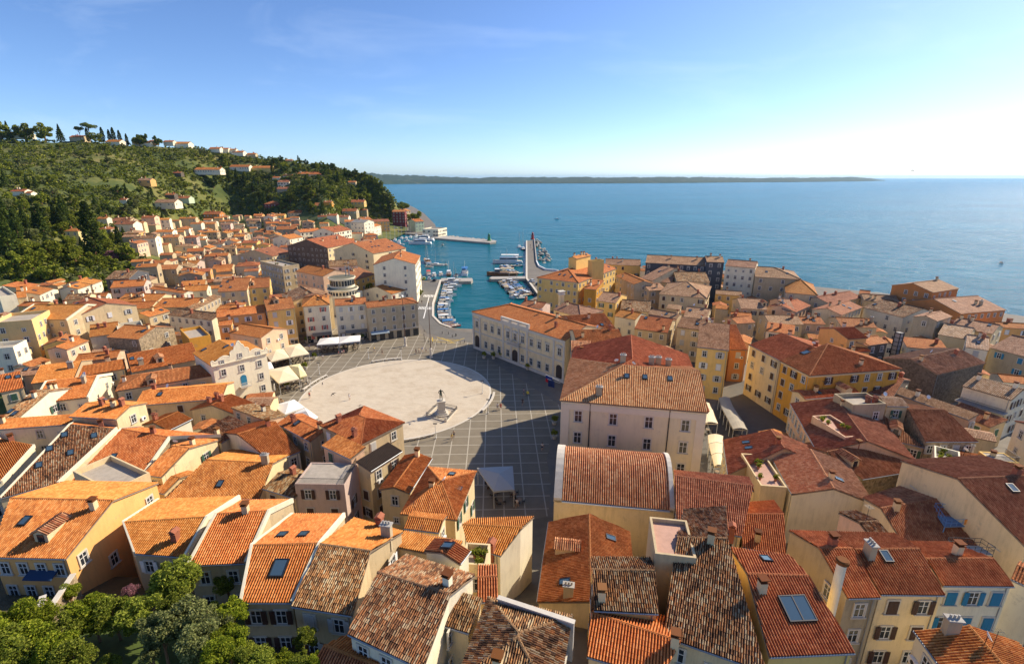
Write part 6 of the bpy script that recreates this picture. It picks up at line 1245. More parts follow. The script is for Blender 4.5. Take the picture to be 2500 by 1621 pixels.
# the rest of the far town, past the three hundred largest houses
wb = MB(); rb = MB()
for rc, (x, y, ang, L, W, h) in enumerate([(-236.6,372.0,0.03,8.7,5.4,4.9),(-242.3,310.6,0.16,7.8,7.3,6.6),(-210.8,420.8,1.73,5.9,6.4,4.8),(-277.9,455.2,0.38,6.9,6.4,5.7),(-145.2,239.1,0.38,7.2,6.7,5.1),(-277.8,465.1,1.82,7.1,5.3,5.1),(-134.6,304.4,0.0,8.5,6.2,4.9),(-175.1,316.8,-0.11,6.4,5.8,6.5),(-195.5,252.7,0.38,8.9,6.2,5.3),(-168.0,308.2,1.69,5.5,7.4,5.3),(-269.7,509.9,0.13,5.5,6.1,5.2),(-213.6,435.0,0.1,6.2,6.4,6.2),(-254.3,381.1,0.26,8.4,5.1,6.2),(-125.8,351.6,0.14,7.0,5.0,5.7),(-137.3,319.3,0.05,7.3,6.0,5.4),(-203.6,388.9,0.39,5.8,6.1,5.1),(-183.1,243.3,1.89,6.7,5.3,4.9),(-162.7,393.1,0.24,5.7,6.0,5.8),(-157.1,331.5,1.78,5.7,5.9,6.9),(-173.0,361.9,1.76,7.2,6.9,4.6),(-217.0,481.1,0.45,8.3,7.1,4.6),(-125.4,216.1,0.39,6.3,6.1,4.7),(-235.2,323.0,0.38,6.8,6.7,5.2),(-279.2,485.3,0.37,5.8,6.3,6.4),(-238.3,456.8,0.35,6.3,5.7,5.8),(-184.6,445.1,0.3,8.0,7.1,6.4),(-207.0,290.6,0.26,6.8,6.7,5.4),(-110.5,377.8,0.27,7.0,7.1,5.2),(-274.3,389.0,0.28,7.2,6.4,5.3),(-164.2,216.5,0.38,7.7,5.9,4.6),(-133.2,416.5,0.15,8.7,5.0,6.7),(-248.5,401.0,1.73,7.1,5.8,6.3),(-276.4,399.4,0.15,6.3,6.1,4.9),(-233.3,315.8,0.25,6.4,5.1,6.1),(-95.7,190.2,0.39,5.6,5.2,6.8),(-280.8,450.2,1.8,8.5,7.3,5.3),(-234.3,436.2,0.28,7.4,7.1,4.9),(-264.1,361.4,0.06,8.3,5.1,5.3),(-222.5,340.6,0.08,6.3,5.4,4.8),(-160.7,315.9,0.34,6.2,6.1,4.9),(-160.5,420.1,0.22,7.4,5.3,6.9),(-241.1,340.5,1.9,7.0,6.6,6.9),(-137.5,251.5,0.37,6.9,5.9,6.1),(-261.5,347.4,0.21,7.1,5.6,5.0),(-264.1,433.8,0.22,7.9,7.4,6.9),(-157.1,341.7,0.17,6.2,6.5,5.7),(-281.3,416.3,0.26,6.4,5.2,6.1),(-253.4,386.9,0.29,5.8,7.2,4.7),(-114.2,361.2,1.86,6.8,5.9,4.5),(-200.3,328.3,1.76,7.3,7.0,5.2),(-113.8,388.7,0.09,6.1,6.6,6.1),(-267.0,418.3,0.15,8.6,6.9,6.3),(-277.1,470.4,0.32,7.5,6.1,6.8),(-192.7,458.6,1.85,7.1,5.0,4.8),(-168.9,250.2,0.17,7.7,5.9,6.9),(-249.2,368.5,0.41,7.3,6.6,5.8),(-206.3,444.1,0.18,6.0,5.1,5.7),(-259.5,471.0,0.35,8.2,5.6,6.6),(-200.3,398.5,1.79,5.6,6.0,6.0),(-204.9,468.1,0.15,8.6,5.5,5.1),(-289.4,446.4,1.64,7.7,5.3,4.8),(-282.6,518.4,0.4,5.9,6.0,4.8),(-226.7,440.8,0.22,7.7,7.2,5.4),(-208.5,475.2,0.29,8.2,5.6,6.2),(-209.9,428.6,0.12,5.8,6.3,6.1),(-252.6,499.0,0.2,7.7,5.2,5.5),(-182.6,298.6,1.92,6.3,6.4,4.7),(-177.8,393.5,0.33,6.3,5.6,4.5),(-270.0,371.6,1.87,7.3,5.8,5.7),(-140.4,418.9,0.19,5.7,7.1,5.6),(-146.3,229.2,0.09,5.7,6.6,4.9),(-137.6,302.0,1.72,8.5,6.5,5.5),(-132.0,211.7,0.38,6.8,5.9,5.8),(-207.3,302.5,0.17,8.2,7.4,5.0),(-189.7,388.1,1.81,7.3,6.7,6.7),(-171.5,384.9,0.38,6.0,6.0,4.8),(-185.8,407.0,0.31,7.4,5.3,5.5),(-124.4,341.0,1.68,7.0,6.6,6.8),(-239.9,496.4,0.36,7.0,5.7,6.9),(-121.6,344.5,0.13,8.1,6.8,5.9),(-127.5,238.5,1.7,6.5,6.1,4.7),(-150.2,369.3,0.34,6.1,6.7,6.2),(-195.7,446.9,0.39,6.7,5.6,6.3),(-192.0,262.1,0.12,6.4,7.2,6.2),(-151.5,271.3,0.17,6.5,5.2,6.3),(-224.5,389.9,0.12,7.7,6.6,6.2),(-237.6,349.1,1.73,6.3,5.6,6.8),(-106.0,336.0,0.29,7.5,6.5,6.5),(-209.5,312.3,1.93,7.9,5.1,5.6),(-166.8,224.6,1.65,6.3,7.5,6.6),(-149.4,361.2,0.36,5.7,7.1,6.9),(-237.2,506.7,1.79,6.6,6.2,5.4),(-151.3,251.1,0.57,7.4,7.5,5.9),(-191.3,303.5,1.98,6.2,5.5,6.2),(-281.9,510.9,0.25,5.7,5.6,5.3),(-225.9,449.7,0.1,5.9,6.0,4.9),(-207.2,366.5,0.19,8.5,7.0,4.8),(-152.3,368.7,1.87,6.1,7.0,5.8),(-208.2,420.3,0.41,5.7,5.4,6.8),(-185.0,416.4,2.01,6.4,5.9,5.1),(-282.7,417.7,1.85,7.2,7.5,5.3),(-177.9,351.2,0.15,7.6,7.3,4.7),(-267.0,361.2,2.01,7.7,6.1,5.2),(-120.3,369.9,0.31,7.8,5.5,6.1),(-184.6,255.5,0.39,5.5,5.1,6.7),(-154.0,376.8,0.15,7.2,6.0,6.5),(-143.4,322.8,1.64,6.8,6.8,5.1),(-277.3,398.2,1.92,6.5,6.4,6.8),(-130.4,273.3,0.09,8.9,5.5,5.0),(-113.2,336.2,1.88,7.0,5.9,6.1),(-180.2,419.5,1.98,8.9,5.2,6.1),(-142.8,410.7,0.17,8.0,5.5,6.9),(-161.7,242.4,1.73,7.1,5.7,5.6),(-224.1,367.3,0.48,5.7,7.0,7.0),(-217.6,474.5,1.86,8.8,5.2,6.1),(-199.8,410.4,0.25,7.8,5.7,5.5),(-188.1,324.6,2.05,7.0,7.5,6.9),(-283.7,507.8,1.86,5.8,6.0,5.2),(-223.4,314.3,0.24,5.9,5.8,5.7),(-160.7,376.3,0.43,6.5,7.4,5.6),(-175.9,179.4,1.86,6.5,4.3,4.5),(-120.7,191.7,0.2,4.3,5.0,3.7),(-97.6,120.8,1.85,5.6,3.6,3.5),(-169.4,210.6,1.59,5.9,5.1,4.0),(-184.3,194.5,1.54,7.0,3.8,3.9),(-76.1,82.1,1.79,6.3,5.2,5.1),(-151.6,185.3,1.88,4.8,3.6,4.0),(-116.3,112.0,1.56,5.2,4.8,6.5),(-109.1,145.7,0.2,5.7,4.0,5.2),(-112.5,124.4,0.38,4.4,3.6,6.8),(-141.2,198.1,1.73,4.6,4.6,5.7),(-141.8,166.3,1.83,6.6,4.4,6.1),(-90.4,85.0,0.23,6.5,4.4,5.0),(-57.6,96.1,0.04,5.9,4.5,5.6),(-177.2,194.1,0.16,4.6,4.4,4.4),(-170.8,172.9,0.26,4.9,5.3,5.7),(-67.7,84.3,1.73,5.7,5.0,4.7),(-156.6,158.0,0.23,6.9,4.8,4.9),(-82.6,88.0,0.23,5.9,4.0,4.7),(-105.3,170.6,1.63,6.0,3.6,4.5),(-170.4,182.5,1.8,5.5,3.7,6.6),(-172.3,191.3,-0.04,4.4,4.9,5.8),(-181.0,185.5,0.13,4.8,4.6,4.8),(-97.7,88.5,1.9,6.9,4.7,3.8),(-161.0,195.4,1.77,4.4,4.4,5.2),(-122.1,180.1,0.06,6.6,5.3,6.2),(-97.7,124.5,0.11,6.4,4.3,6.9),(-56.1,83.2,1.59,4.2,5.0,6.5),(-132.8,121.3,0.41,4.8,3.6,4.9),(-179.4,172.4,1.9,4.8,4.3,4.6),(-115.3,147.0,0.21,5.3,5.0,4.3),(-118.8,186.2,1.71,4.3,3.5,3.8),(-83.0,122.4,0.12,6.9,4.9,4.3),(-134.9,164.7,1.84,6.3,4.0,4.3),(-60.2,102.0,0.23,5.6,3.8,4.1),(-139.2,154.5,1.88,5.0,4.2,6.3),(105.5,221.0,-0.3,5.9,5.0,6.8),(94.8,217.4,1.12,6.2,4.4,5.0),(146.4,148.0,-0.24,4.6,3.7,4.4),(109.1,97.3,-0.23,5.5,4.0,5.6),(74.3,175.3,-0.36,4.5,5.4,6.5),(105.7,239.2,-0.36,4.4,5.4,5.8),(92.3,183.1,-0.46,4.5,4.3,4.1),(118.9,149.3,1.27,4.4,3.9,5.1),(38.9,240.9,-0.43,4.8,4.8,5.5),(111.9,124.7,-0.3,5.1,4.1,5.1),(119.9,113.8,1.26,5.4,4.6,4.8),(95.7,254.6,1.12,4.9,4.2,4.2),(168.1,156.8,1.01,4.3,4.2,4.9),(72.5,63.9,-0.52,4.0,5.4,5.0),(96.7,241.5,1.4,4.8,5.2,6.7),(65.9,259.8,-0.26,5.6,5.2,5.2),(99.7,186.9,-0.39,4.3,5.0,5.5),(81.7,82.6,-0.52,6.6,4.2,6.6),(71.8,271.0,-0.31,6.5,3.8,5.1),(122.1,135.8,1.17,4.1,4.1,6.6),(91.0,144.5,-0.31,6.5,5.4,5.0),(31.8,236.4,1.23,5.9,5.0,5.8),(95.1,265.6,-0.42,5.1,5.3,6.4),(56.8,214.0,-0.37,4.4,4.5,6.2),(79.9,236.0,-0.47,6.9,5.0,6.2),(98.2,248.2,-0.29,5.6,4.6,6.8),(82.8,184.6,1.23,5.4,5.3,4.7),(97.5,189.9,1.31,5.6,3.9,5.8),(83.4,270.7,-0.15,4.4,5.3,4.2),(57.0,255.2,1.24,4.2,4.0,4.1),(91.0,160.1,1.35,4.1,3.5,6.1),(110.1,213.7,-0.3,4.1,3.9,6.7),(51.3,78.6,1.45,5.1,5.2,6.0),(92.7,247.9,1.45,5.5,5.4,4.4),(102.8,251.8,-0.08,4.4,3.6,4.7),(102.8,269.2,-0.47,6.6,4.0,4.2),(99.2,142.7,-0.35,6.2,5.4,5.5),(137.5,130.2,1.17,4.9,4.3,5.9),(58.7,169.9,-0.41,6.3,3.8,6.4),(49.1,247.6,1.26,5.2,5.1,5.5),(68.4,135.0,1.02,6.5,5.2,6.4),(45.0,131.2,1.14,4.0,4.2,5.1),(92.2,282.5,-0.52,5.9,5.3,5.3),(33.0,196.8,-0.29,4.5,4.1,5.6),(112.9,225.8,1.24,7.0,5.2,4.3)]):
 gz = ground_z(x, y); rc = rc * 7 % 12
 T = Matrix.Translation((x, y, gz)) @ Matrix.Rotation(ang, 4, 'Z'); f = lambda ps: [tuple(T @ Vector(p)) for p in ps]
 n0 = wb.n; wb.extr([(.2,-2), (W - .2,-2), (W - .2, h), (W / 2, h + .3 * W / 2 - .1), (.2, h)], .1, L - .1, rc % 3); wb.v[-1] = np.array(f(wb.v[-1]))
 for q in ([(0,0, h), (L, 0, h), (L, W / 2, h + .15 * W), (0, W / 2, h + .15 * W)], [(L, W, h), (0, W, h), (0, W / 2, h + .15 * W), (L, W / 2, h + .15 * W)]):
  rb.add(f(q), [(0,1,2,3)], rc % 4,[(0,0), (L, 0), (L, W / 2), (0, W / 2)]); rb.add(f([(a, c, d - .15) for a, c, d in q]), [(3,2,1,0)], rc % 4)
  rb.add(f([q[0], q[1], (q[1][0], q[1][1], h - .15), (q[0][0], q[0][1], h - .15)]), [(0,1,2,3)], rc % 4)
o = wb.build('packed_town_walls', [WALL['w'], WALL['c'], WALL['b']]); o['kind'] = 'stuff'
o = rb.build('packed_town_roofs', [TILE['n'], TILE['n2'], TILE['r'], TILE['p']]); o['kind'] = 'stuff'
print('houses', len(HOUSES), 'windows', nwin)
# ================================================================ LANDMARK DETAILS
REC = {row[14]: (row, root) for row, root, *_ in HOUSE_REC if row[14]}
def W3(row, x, y, z): return Vector((*W2((row[1], row[2]), row[3], x, y), row[6] + z))
# ---- town hall front: two storeys, pilasters, arches, balcony, attic balustrade
row, root = REC['town hall']; L, W, h = row[4], row[5], row[7]; y0 = .28
cb = MB(); cb.box(.1, L - .1,-.05, y0 - .002, h - .55, h - .18); cb.box(.2, L - .2,.08, y0 - .002, h - .95, h - .552)
cb.box(.2, L - .2,.05, y0 - .002, h * .5 - .3, h * .5 + .05); cb.box(.22, L - .22,.12, y0 - .002,0,.9); cb.build('cornice', [M['stone']], root)
fr = [.055,.165,.245,.325,.425,.505,.585,.675,.755,.835,.945]
for f_ in (.012,.095,.375,.465,.545,.635,.895,.985):
 for z0, z1 in ((.92, h * .5 - .31), (h * .5 + .06, h - .96)):
  pb = MB(); x = f_ * L; pb.box(x - .3, x + .3,.10, y0 - .002, z0, z1); pb.box(x - .4, x + .4,.04,.098, z1 - .3, z1); pb.box(x - .4, x + .4,.04,.098, z0, z0 + .25); pb.build('pilaster', [M['stone']], root)
def arch_panel(w_, h_, d=.06, n=8):
 return [(-w_ / 2,0), (w_ / 2,0), (w_ / 2, h_ - w_ / 2)] + [(w_ / 2 * math.cos(math.pi * k / n), h_ - w_ / 2 + w_ / 2 * math.sin(math.pi * k / n)) for k in range(1, n)] + [(-w_ / 2, h_ - w_ / 2)]
def arch(root, name, x, z, w_, h_, yy, mat_, d=.06, rz=0.):
 P = arch_panel(w_, h_); n = len(P); m_ = MB()
 m_.add([(a, -d, b) for a, b in P] + [(a, .05, b) for a, b in P], [tuple(range(n)), tuple(range(2 * n - 1, n - 1,-1))] + [(i, (i + 1) % n, n + (i + 1) % n, n + i) for i in range(n)])
 return obj(name, m_.mesh(name, [mat_]), root, (x, yy, z), rz)
for i_, f_ in enumerate(fr):
 x = f_ * L; yy = y0 - .01
 if f_ in (.055,.945): arch(root, 'arched_opening', x, .5,2.1,4.2, yy, M['door'], .03)
 elif i_ == 5: arch(root, 'door', x, .05,2.4,4.4, yy, M['door'], .03)
 else: add_window(root, x, yy, 1.7,0, 'q', None, 'open', False)
 o = add_window(root, x, yy, h * .5 + 1.35,0, 'q', None, 'open', False)
 hb = MB()
 if i_ in (0,4,5,6,10): hb.extr([(-.35,0), (0,0), (0,.5), (-.35,.16)], -1.05,1.05); hb.add([(-1.05,-.34,.16), (1.05,-.34,.16), (0,-.34,.62), (-1.05,-.05,.16), (1.05,-.05,.16), (0,-.05,.62)], [(0,1,2), (5,4,3), (0,2,5,3), (1,4,5,2)])
 else: hb.box(-.95,.95,-.3,0,0,.16)
 hb.build('window_hood', [M['stone']], root).location = (x, yy, h * .5 + 3.7)
bb = MB(); bx0, bx1 = .44 * L, .57 * L; bz = h * .5 + .1
bb.box(bx0, bx1,-1.0, y0 - .004, bz - .25, bz); bb.box(bx0, bx1,-1.0,-.85, bz + .8, bz + .95)
for x in np.arange(bx0 + .1, bx1,.35): bb.box(x, x + .14,-.98,-.86, bz, bz + .8)
for s in (bx0, bx1 - .15): bb.box(s, s + .15,-.85, y0, bz + .8, bz + .95)
bb.build('balcony', [M['stone']], root)
ab = MB(); ax0, ax1 = .355 * L, .655 * L
ab.box(ax0, ax1,-.12,.42, h - .16, h + .35); ab.box(ax0, ax1,-.12,.42, h + 1.15, h + 1.4)
for k_ in range(4):
 x = ax0 + (ax1 - ax0 - .9) * k_ / 3; ab.box(x, x + .9,-.16,.46, h + .351, h + 1.149)
for x in np.arange(ax0 + 1.1, ax1 - .3,.42): ab.box(x, x + .16,.0,.3, h + .351, h + 1.149)
ab.build('attic_balustrade', [M['stone']], root)
# ---- white baroque house: scalloped gable front
row, root = REC['white baroque house']; L, W, h = row[4], row[5], row[7]
half = [(0, h - .25), (0, h + 1.0), (.03, h + 1.25), (.06, h + .75), (.10, h + .95), (.15, h + 1.45), (.22, h + 1.75), (.29, h + 1.55), (.335, h + 1.15), (.335, h + 2.2), (.37, h + 2.55), (.405, h + 2.5), (.42, h + 3.3), (.455, h + 3.65), (.48, h + 4.3), (.5, h + 4.5)]
prof = [(a * W, b) for a, b in half] + [((1 - a) * W, b) for a, b in half[-2::-1]]
gb_ = MB(); gb_.extr(prof[::-1], L - .2, L + .18); gb_.build('scalloped_gable', [WALL['w']], root)
bd = MB()
for (a, b), (a2, b2) in zip(prof, prof[1:]):
 if math.hypot(a2 - a, b2 - b) > .05: bd.tube([(L + .1, a, b), (L + .1, a2, b2)], .12,6)
bd.box(L - .02, L + .28,.1, W - .1, h - .1, h + .12); bd.build('gable_moulding', [WALL['w']], root)
for f_ in (.18,.5,.82):
 for j, z in enumerate((h - 2.9, h - 6.1, h - 9.2)):
  if j == 1 and f_ == .5:
   arch(root, 'balcony_door', L - .13, z - .4,1.3,2.6, f_ * W, M['blue'], .05, math.pi / 2); continue
  if j == 2 and f_ == .5: arch(root, 'arched_doorway', L - .13,.1,1.8,2.9, f_ * W, M['door'], .04, math.pi / 2); continue
  add_window(root, L - .13, f_ * W, z, math.pi / 2, 'n', None, 'open', False)
 add_window(root, L + .19, f_ * W, h + (.0 if f_ != .5 else .6), math.pi / 2, 's', None, 'open', False)
bb = MB(); z = h - 6.55; bb.box(L - .12, L + .9,.5 * W - 1.2,.5 * W + 1.2, z - .2, z)
for y in np.arange(.5 * W - 1.15,.5 * W + 1.2,.18): bb.box(L + .82, L + .86, y, y + .04, z, z + .95)
bb.box(L + .8, L + .88,.5 * W - 1.2,.5 * W + 1.2, z + .951, z + 1.0); bb.build('balcony', [M['stone']], root)
# ---- white hotel: faded lettering
row, root = REC['white hotel']; L, W, h = row[4], row[5], row[7]
tx = bpy.data.curves.new('lettering', 'FONT'); tx.body = 'HOTEL GIUSEPPE TARTINI'; tx.size = 1.05; tx.extrude = .012; tx.align_x = 'CENTER'; tx.space_character = 1.15
tx.materials.append(plain('faded_lettering', (.60,.57,.53), .9))
tob = bpy.data.objects.new('lettering_curve', tx); COL.objects.link(tob); tme = bpy.data.meshes.new_from_object(tob.evaluated_get(bpy.context.evaluated_depsgraph_get())); bpy.data.objects.remove(tob); tme.name = 'lettering'
to = obj('lettering', tme, root, (L / 2,.26, h - 3.35)); to.rotation_euler = (R(90), 0,0); sw_ = L * .86 / 14.; to.scale = (min(1, sw_), 1,1)
# ---- shop fronts along the square
for nm in ('grey hotel', 'white hotel', 'red shuttered house', 'yellow square house', 'peach square house'):
 row, root = REC[nm]; L = row[4]
 n = max(2, int(L / 2.6))
 for q in range(n):
  m_ = MB(); x = (q + .5) * L / n; m_.box(x - .85, x + .85,.20,.3,.1,2.5); m_.build('shop_window', [M['glass']], root)
 m_ = MB(); m_.box(.3, L - .3,.10,.279,2.9,3.15); m_.build('string_course', [M['stone']], root)
for nm, c_ in (('grey hotel', (.30,.36,.40)), ('red shuttered house', (.22,.19,.15)), ('white hotel', (.24,.22,.19))):
 row, root = REC[nm]; L = row[4]; m_ = MB(); x0, x1 = (.03 * L, .38 * L) if nm == 'grey hotel' else (.25 * L, .95 * L)
 m_.extr([(.22,3.35), (-1.3,2.75), (-1.3,2.6), (.22,3.25)], x0, x1); m_.build('awning', [noisy('awning_cloth', c_, .15,2)], root)
# downpipes on the court block
row, root = REC['white court block']; L = row[4]
for f_ in (.215,.755):
 m_ = MB(); m_.tube([(f_ * L, .18, row[7] - .1), (f_ * L, .18,-1)], .09,6); m_.build('downpipe', [M['metal']], root)
m_ = MB(); m_.box(.2, L - .2,.12,.277, row[7] - 1.5, row[7] - .5); m_.box(.2,1.6,.14,.277,-2, row[7] - 1.502); m_.box(L - 1.6, L - .2,.14,.277,-2, row[7] - 1.502); m_.build('pale_band', [noisy('peach_band', (.74,.63,.47), .12,1)], root)
# garden house: blue awning, white wall panel
row, root = REC['orange garden house']; L, W, h = row[4], row[5], row[7]
m_ = MB(); m_.extr([(.28, h - 1.6), (-.8, h - 2.0), (-.8, h - 2.15), (.28, h - 1.75)], L * .45, L * .82); m_.build('awning', [plain('navy_cloth', (.02,.05,.11), .8)], root)
m_ = MB(); m_.box(L * .1, L * .36,.22,.277,-.6,2.2); m_.build('garage_door', [M['whites']], root)
row, root = REC['dark brown block']; L, W, h = row[4], row[5], row[7]; m_ = MB()
m_.extr([(.2,-1), (W - .2,-1), (W - .2, h), (W / 2, h + .3 * W / 2 - .12), (.2, h)], .06,.137); m_.build('gable_render', [WALL['d2']], root)
# ---- tall chimneys
for (xy, z0, hh), nm, lab in zip([((16.96,165.92), 7.0,8.09),((102.19,124.56), 2.0,11.13)]
, ('tall_chimney', 'framed_chimney'), ('tall plaster chimney shaft rising behind the town hall roof', 'tall chimney in dark metal frame beside the stone gable house')):
 t = thing(nm, lab, 'chimney', (*xy, z0), R(20)); m_ = MB()
 if nm == 'tall_chimney':
  m_.box(-.75,.75,-.75,.75,-6, hh - 1.3); m_.build('shaft', [WALL['c']], t)
  m_ = MB(); m_.box(-1,1,-1,1, hh - 1.298, hh - .9); m_.box(-.85,.85,-.85,.85, hh - .898, hh - .2); m_.box(-1.1,1.1,-1.1,1.1, hh - .198, hh); m_.build('chimney_cap', [M['stone']], t)
 else:
  m_.box(-.62,.62,-.62,.62,-2, hh); m_.build('shaft', [M['concrete']], t)
  m_ = MB()
  for sx in (-1,1):
   for sy in (-1,1): m_.box(sx * .7 - .08, sx * .7 + .08, sy * .7 - .08, sy * .7 + .08,-2, hh + .1)
  for z in np.arange(.5, hh + .1,1.15): [m_.box(-.78,.78, s * .7 - .06, s * .7 + .06, z, z + .14) for s in (-1,1)]; [m_.box(s * .7 - .06, s * .7 + .06,-.62,.62, z + .002, z + .138) for s in (-1,1)]
  m_.build('metal_frame', [M['metal']], t)
# ---- round white rooftop building
(d0x, d0y, d0z), (d1x, d1y, d1z) = [(-67.78,194.66,10.0),(-68.54,188.32,14.0)]
t = thing('round_building', 'white round stepped building with two curved glazed storeys behind the hotels', 'building', (d0x, d0y, 0), 0)
def drum(parent, cx, cy, r, z0, z1, seg=40):
 m_ = MB(); m_.lathe([(r - .5, z0), (r - .5, z0 + .9), (r - .62, z0 + .901), (r - .62, z1 - .9), (r - .5, z1 - .899), (r - .5, z1 - .35), (r, z1 - .349), (r, z1)], seg, 0,(cx, cy)); m_.build('drum_wall', [WALL['w']], parent)
 for k in range(26):
  a = 2 * math.pi * k / 26; m2 = MB(); m2.box(-.42,.42,-.05,.02, z0 + .95, z1 - .95); o = m2.build('window', [M['glass']], parent); o.location = (cx + (r - .58) * math.cos(a), cy + (r - .58) * math.sin(a), 0); o.rotation_euler = (0,0, a + math.pi / 2)
 m3 = MB(); m3.lathe([(r - .3, z1 + .002), (r - .3, z1 + .06), (.01, z1 + .15)], seg, 0,(cx, cy)); m3.build('roof', [noisy('moss_roof', (.17,.16,.11), .35,.8)], parent)
m_ = MB(); m_.box(-6,5,-5,9,-1, d0z - 3.2); m_.build('wall', [WALL['w']], t)
drum(t, 0,0,6.0, d0z - 3.2, d0z); drum(t, d1x - d0x, d1y - d0y + 8.5,5.3, d1z - 4.0, d1z)
for x in (.6,1.9):
 m_ = MB(); m_.tube([(x, 3.5, d0z), (x, 3.5, d1z + 4.2)], .22,8); m_.build('flue', [M['zinc']], t)

# ================================================================ SQUARE FURNITURE
CLOTH = {'cream': noisy('cream_canvas', (.74,.62,.42), .10,.6, obj_var=.06), 'yellow': noisy('yellow_canvas', (.76,.66,.36), .12,.8), 'white': noisy('white_canvas', (.78,.75,.69), .08,.6),
   'grey': noisy('grey_canvas', (.42,.42,.40), .1,.6), 'greybeige': noisy('grey_beige_canvas', (.40,.35,.27), .12,.8)}
tables = []
CANOPY = [('wide cream canopy nearest the yellow house, left half', [(-73.73,137.96),(-69.45,141.3),(-63.07,132.06),(-66.78,128.67)], 3.4, 'cream'),('wide cream canopy nearest the yellow house, right half', [(-69.43,141.41),(-65.36,144.47),(-58.67,135.05),(-62.98,132.16)], 3.4, 'cream'),('cream canopy beside the white baroque house', [(-64.99,121.85),(-60.62,125.51),(-53.86,116.37),(-57.77,113.44)], 3.4, 'cream'),('pale yellow canopy beside the cream canopy at the baroque house', [(-60.69,125.76),(-58.28,127.29),(-52.92,118.84),(-54.22,117.64)], 3.3, 'yellow'),('small white canopy wedged behind the baroque house canopies', [(-68.88,128.15),(-67.12,129.02),(-63.87,123.96),(-65.54,122.75)], 3.2, 'white'),('white canopy at the lower left edge of the square', [(-53.77,101.15),(-50.33,104.54),(-46.18,100.41),(-49.1,97.03)], 3.2, 'white'),('smaller white canopy at the lower left edge of the square', [(-47.41,97.03),(-46.01,100.19),(-41.55,95.87),(-42.11,93.94)], 3.2, 'white'),('long white canopy in front of the red shuttered house', [(-59.72,143.37),(-60.9,149.54),(-55.46,151.27),(-53.47,144.76)], 3.3, 'white'),('long white canopy in front of the white hotel', [(-53.36,144.76),(-55.35,151.27),(-49.11,153.04),(-47.61,147.06)], 3.3, 'white'),('grey white canvas gazebo beside the pyramid roof house', [(-6.17,75.96),(0.15,76.52),(0.42,69.56),(-3.0,69.18)], 3.4, 'grey'),('grey beige awning farthest in the right hand alley row', [(48.2,105.7),(50.81,105.7),(49.85,102.03),(47.01,101.32)], 3.0, 'greybeige'),('grey beige awning second in the right hand alley row', [(47.01,101.32),(49.85,102.03),(49.32,98.9),(46.46,98.23)], 3.0, 'greybeige'),('grey beige awning third in the right hand alley row', [(46.46,98.23),(49.32,98.9),(49.01,96.13),(46.09,95.75)], 3.0, 'greybeige'),('grey beige awning fourth in the right hand alley row', [(46.09,95.75),(49.01,96.13),(48.74,93.74),(45.63,93.25)], 3.0, 'greybeige'),('grey beige awning nearest in the right hand alley row', [(45.63,93.25),(48.74,93.74),(48.03,90.45),(45.23,90.74)], 3.0, 'greybeige'),('cream awning farthest beside the court block wall', [(42.06,103.1),(45.0,102.96),(44.41,99.58),(41.37,99.44)], 3.0, 'cream'),('cream awning second beside the court block wall', [(41.32,99.31),(44.42,99.44),(43.07,93.13),(39.94,93.25)], 3.0, 'cream'),('cream awning third beside the court block wall', [(39.16,88.35),(42.01,87.91),(40.76,84.96),(38.01,84.96)], 3.0, 'cream'),('cream awning fourth beside the court block wall', [(38.01,84.81),(40.7,84.81),(39.21,81.2),(37.01,80.96)], 3.0, 'cream'),('cream awning nearest beside the court block wall', [(37.0,80.82),(39.15,81.06),(37.56,77.27),(36.04,77.05)], 3.0, 'cream')]
tm = MB(); tm.lathe([(.38,.70), (.40,.73)], 12); TABLE_TOP = tm.mesh('top', [noisy('table_wood', (.30,.22,.15), .3,4)])
tm = MB(); tm.lathe([(.22,0), (.22,.03), (.04,.06), (.04,.70)], 8); TABLE_LEG = tm.mesh('leg', [M['metal']])
chairmats = {'dark': plain('dark_rattan', (.055,.04,.032), .7), 'tan': plain('tan_rattan', (.38,.22,.10), .7), 'white': plain('white_chair', (.7,.68,.64), .6)}
def chair_parts():
 s = MB(); s.box(-.21,.21,-.21,.21,.42,.47); b = MB(); b.box(-.21,.21,.19,.23,.5,.88); b.box(-.2,-.16,.19,.23,.47,.5); b.box(.16,.2,.19,.23,.47,.5)
 lg = []
 for x in (-.18,.18):
  for y in (-.18,.18): l_ = MB(); l_.box(x - .02, x + .02, y - .02, y + .02,0,.42); lg.append(l_)
 return s, b, lg
s_, b_, lg_ = chair_parts(); CHAIRM = {}
for c_, m_ in chairmats.items(): CHAIRM[c_] = (s_.mesh('seat', [m_]), b_.mesh('backrest', [m_]), [l_.mesh('leg', [m_]) for l_ in lg_])
TPROT = {}; CPROT = {}
def put_table(x, y, label, group, z=.02):
 t = thing('cafe_table', label, 'table', (x, y, z), 0, group); obj('top', TABLE_TOP, t); obj('leg', TABLE_LEG, t); return t
def put_chair(x, y, rz, label, group, c_='dark', z=.02):
 t = thing('cafe_chair', label, 'chair', (x, y, z), rz, group); a, b, l_ = CHAIRM[c_]; obj('seat', a, t); obj('backrest', b, t)
 for q in l_: obj('leg', q, t)
 return t
rt = random.Random(8)
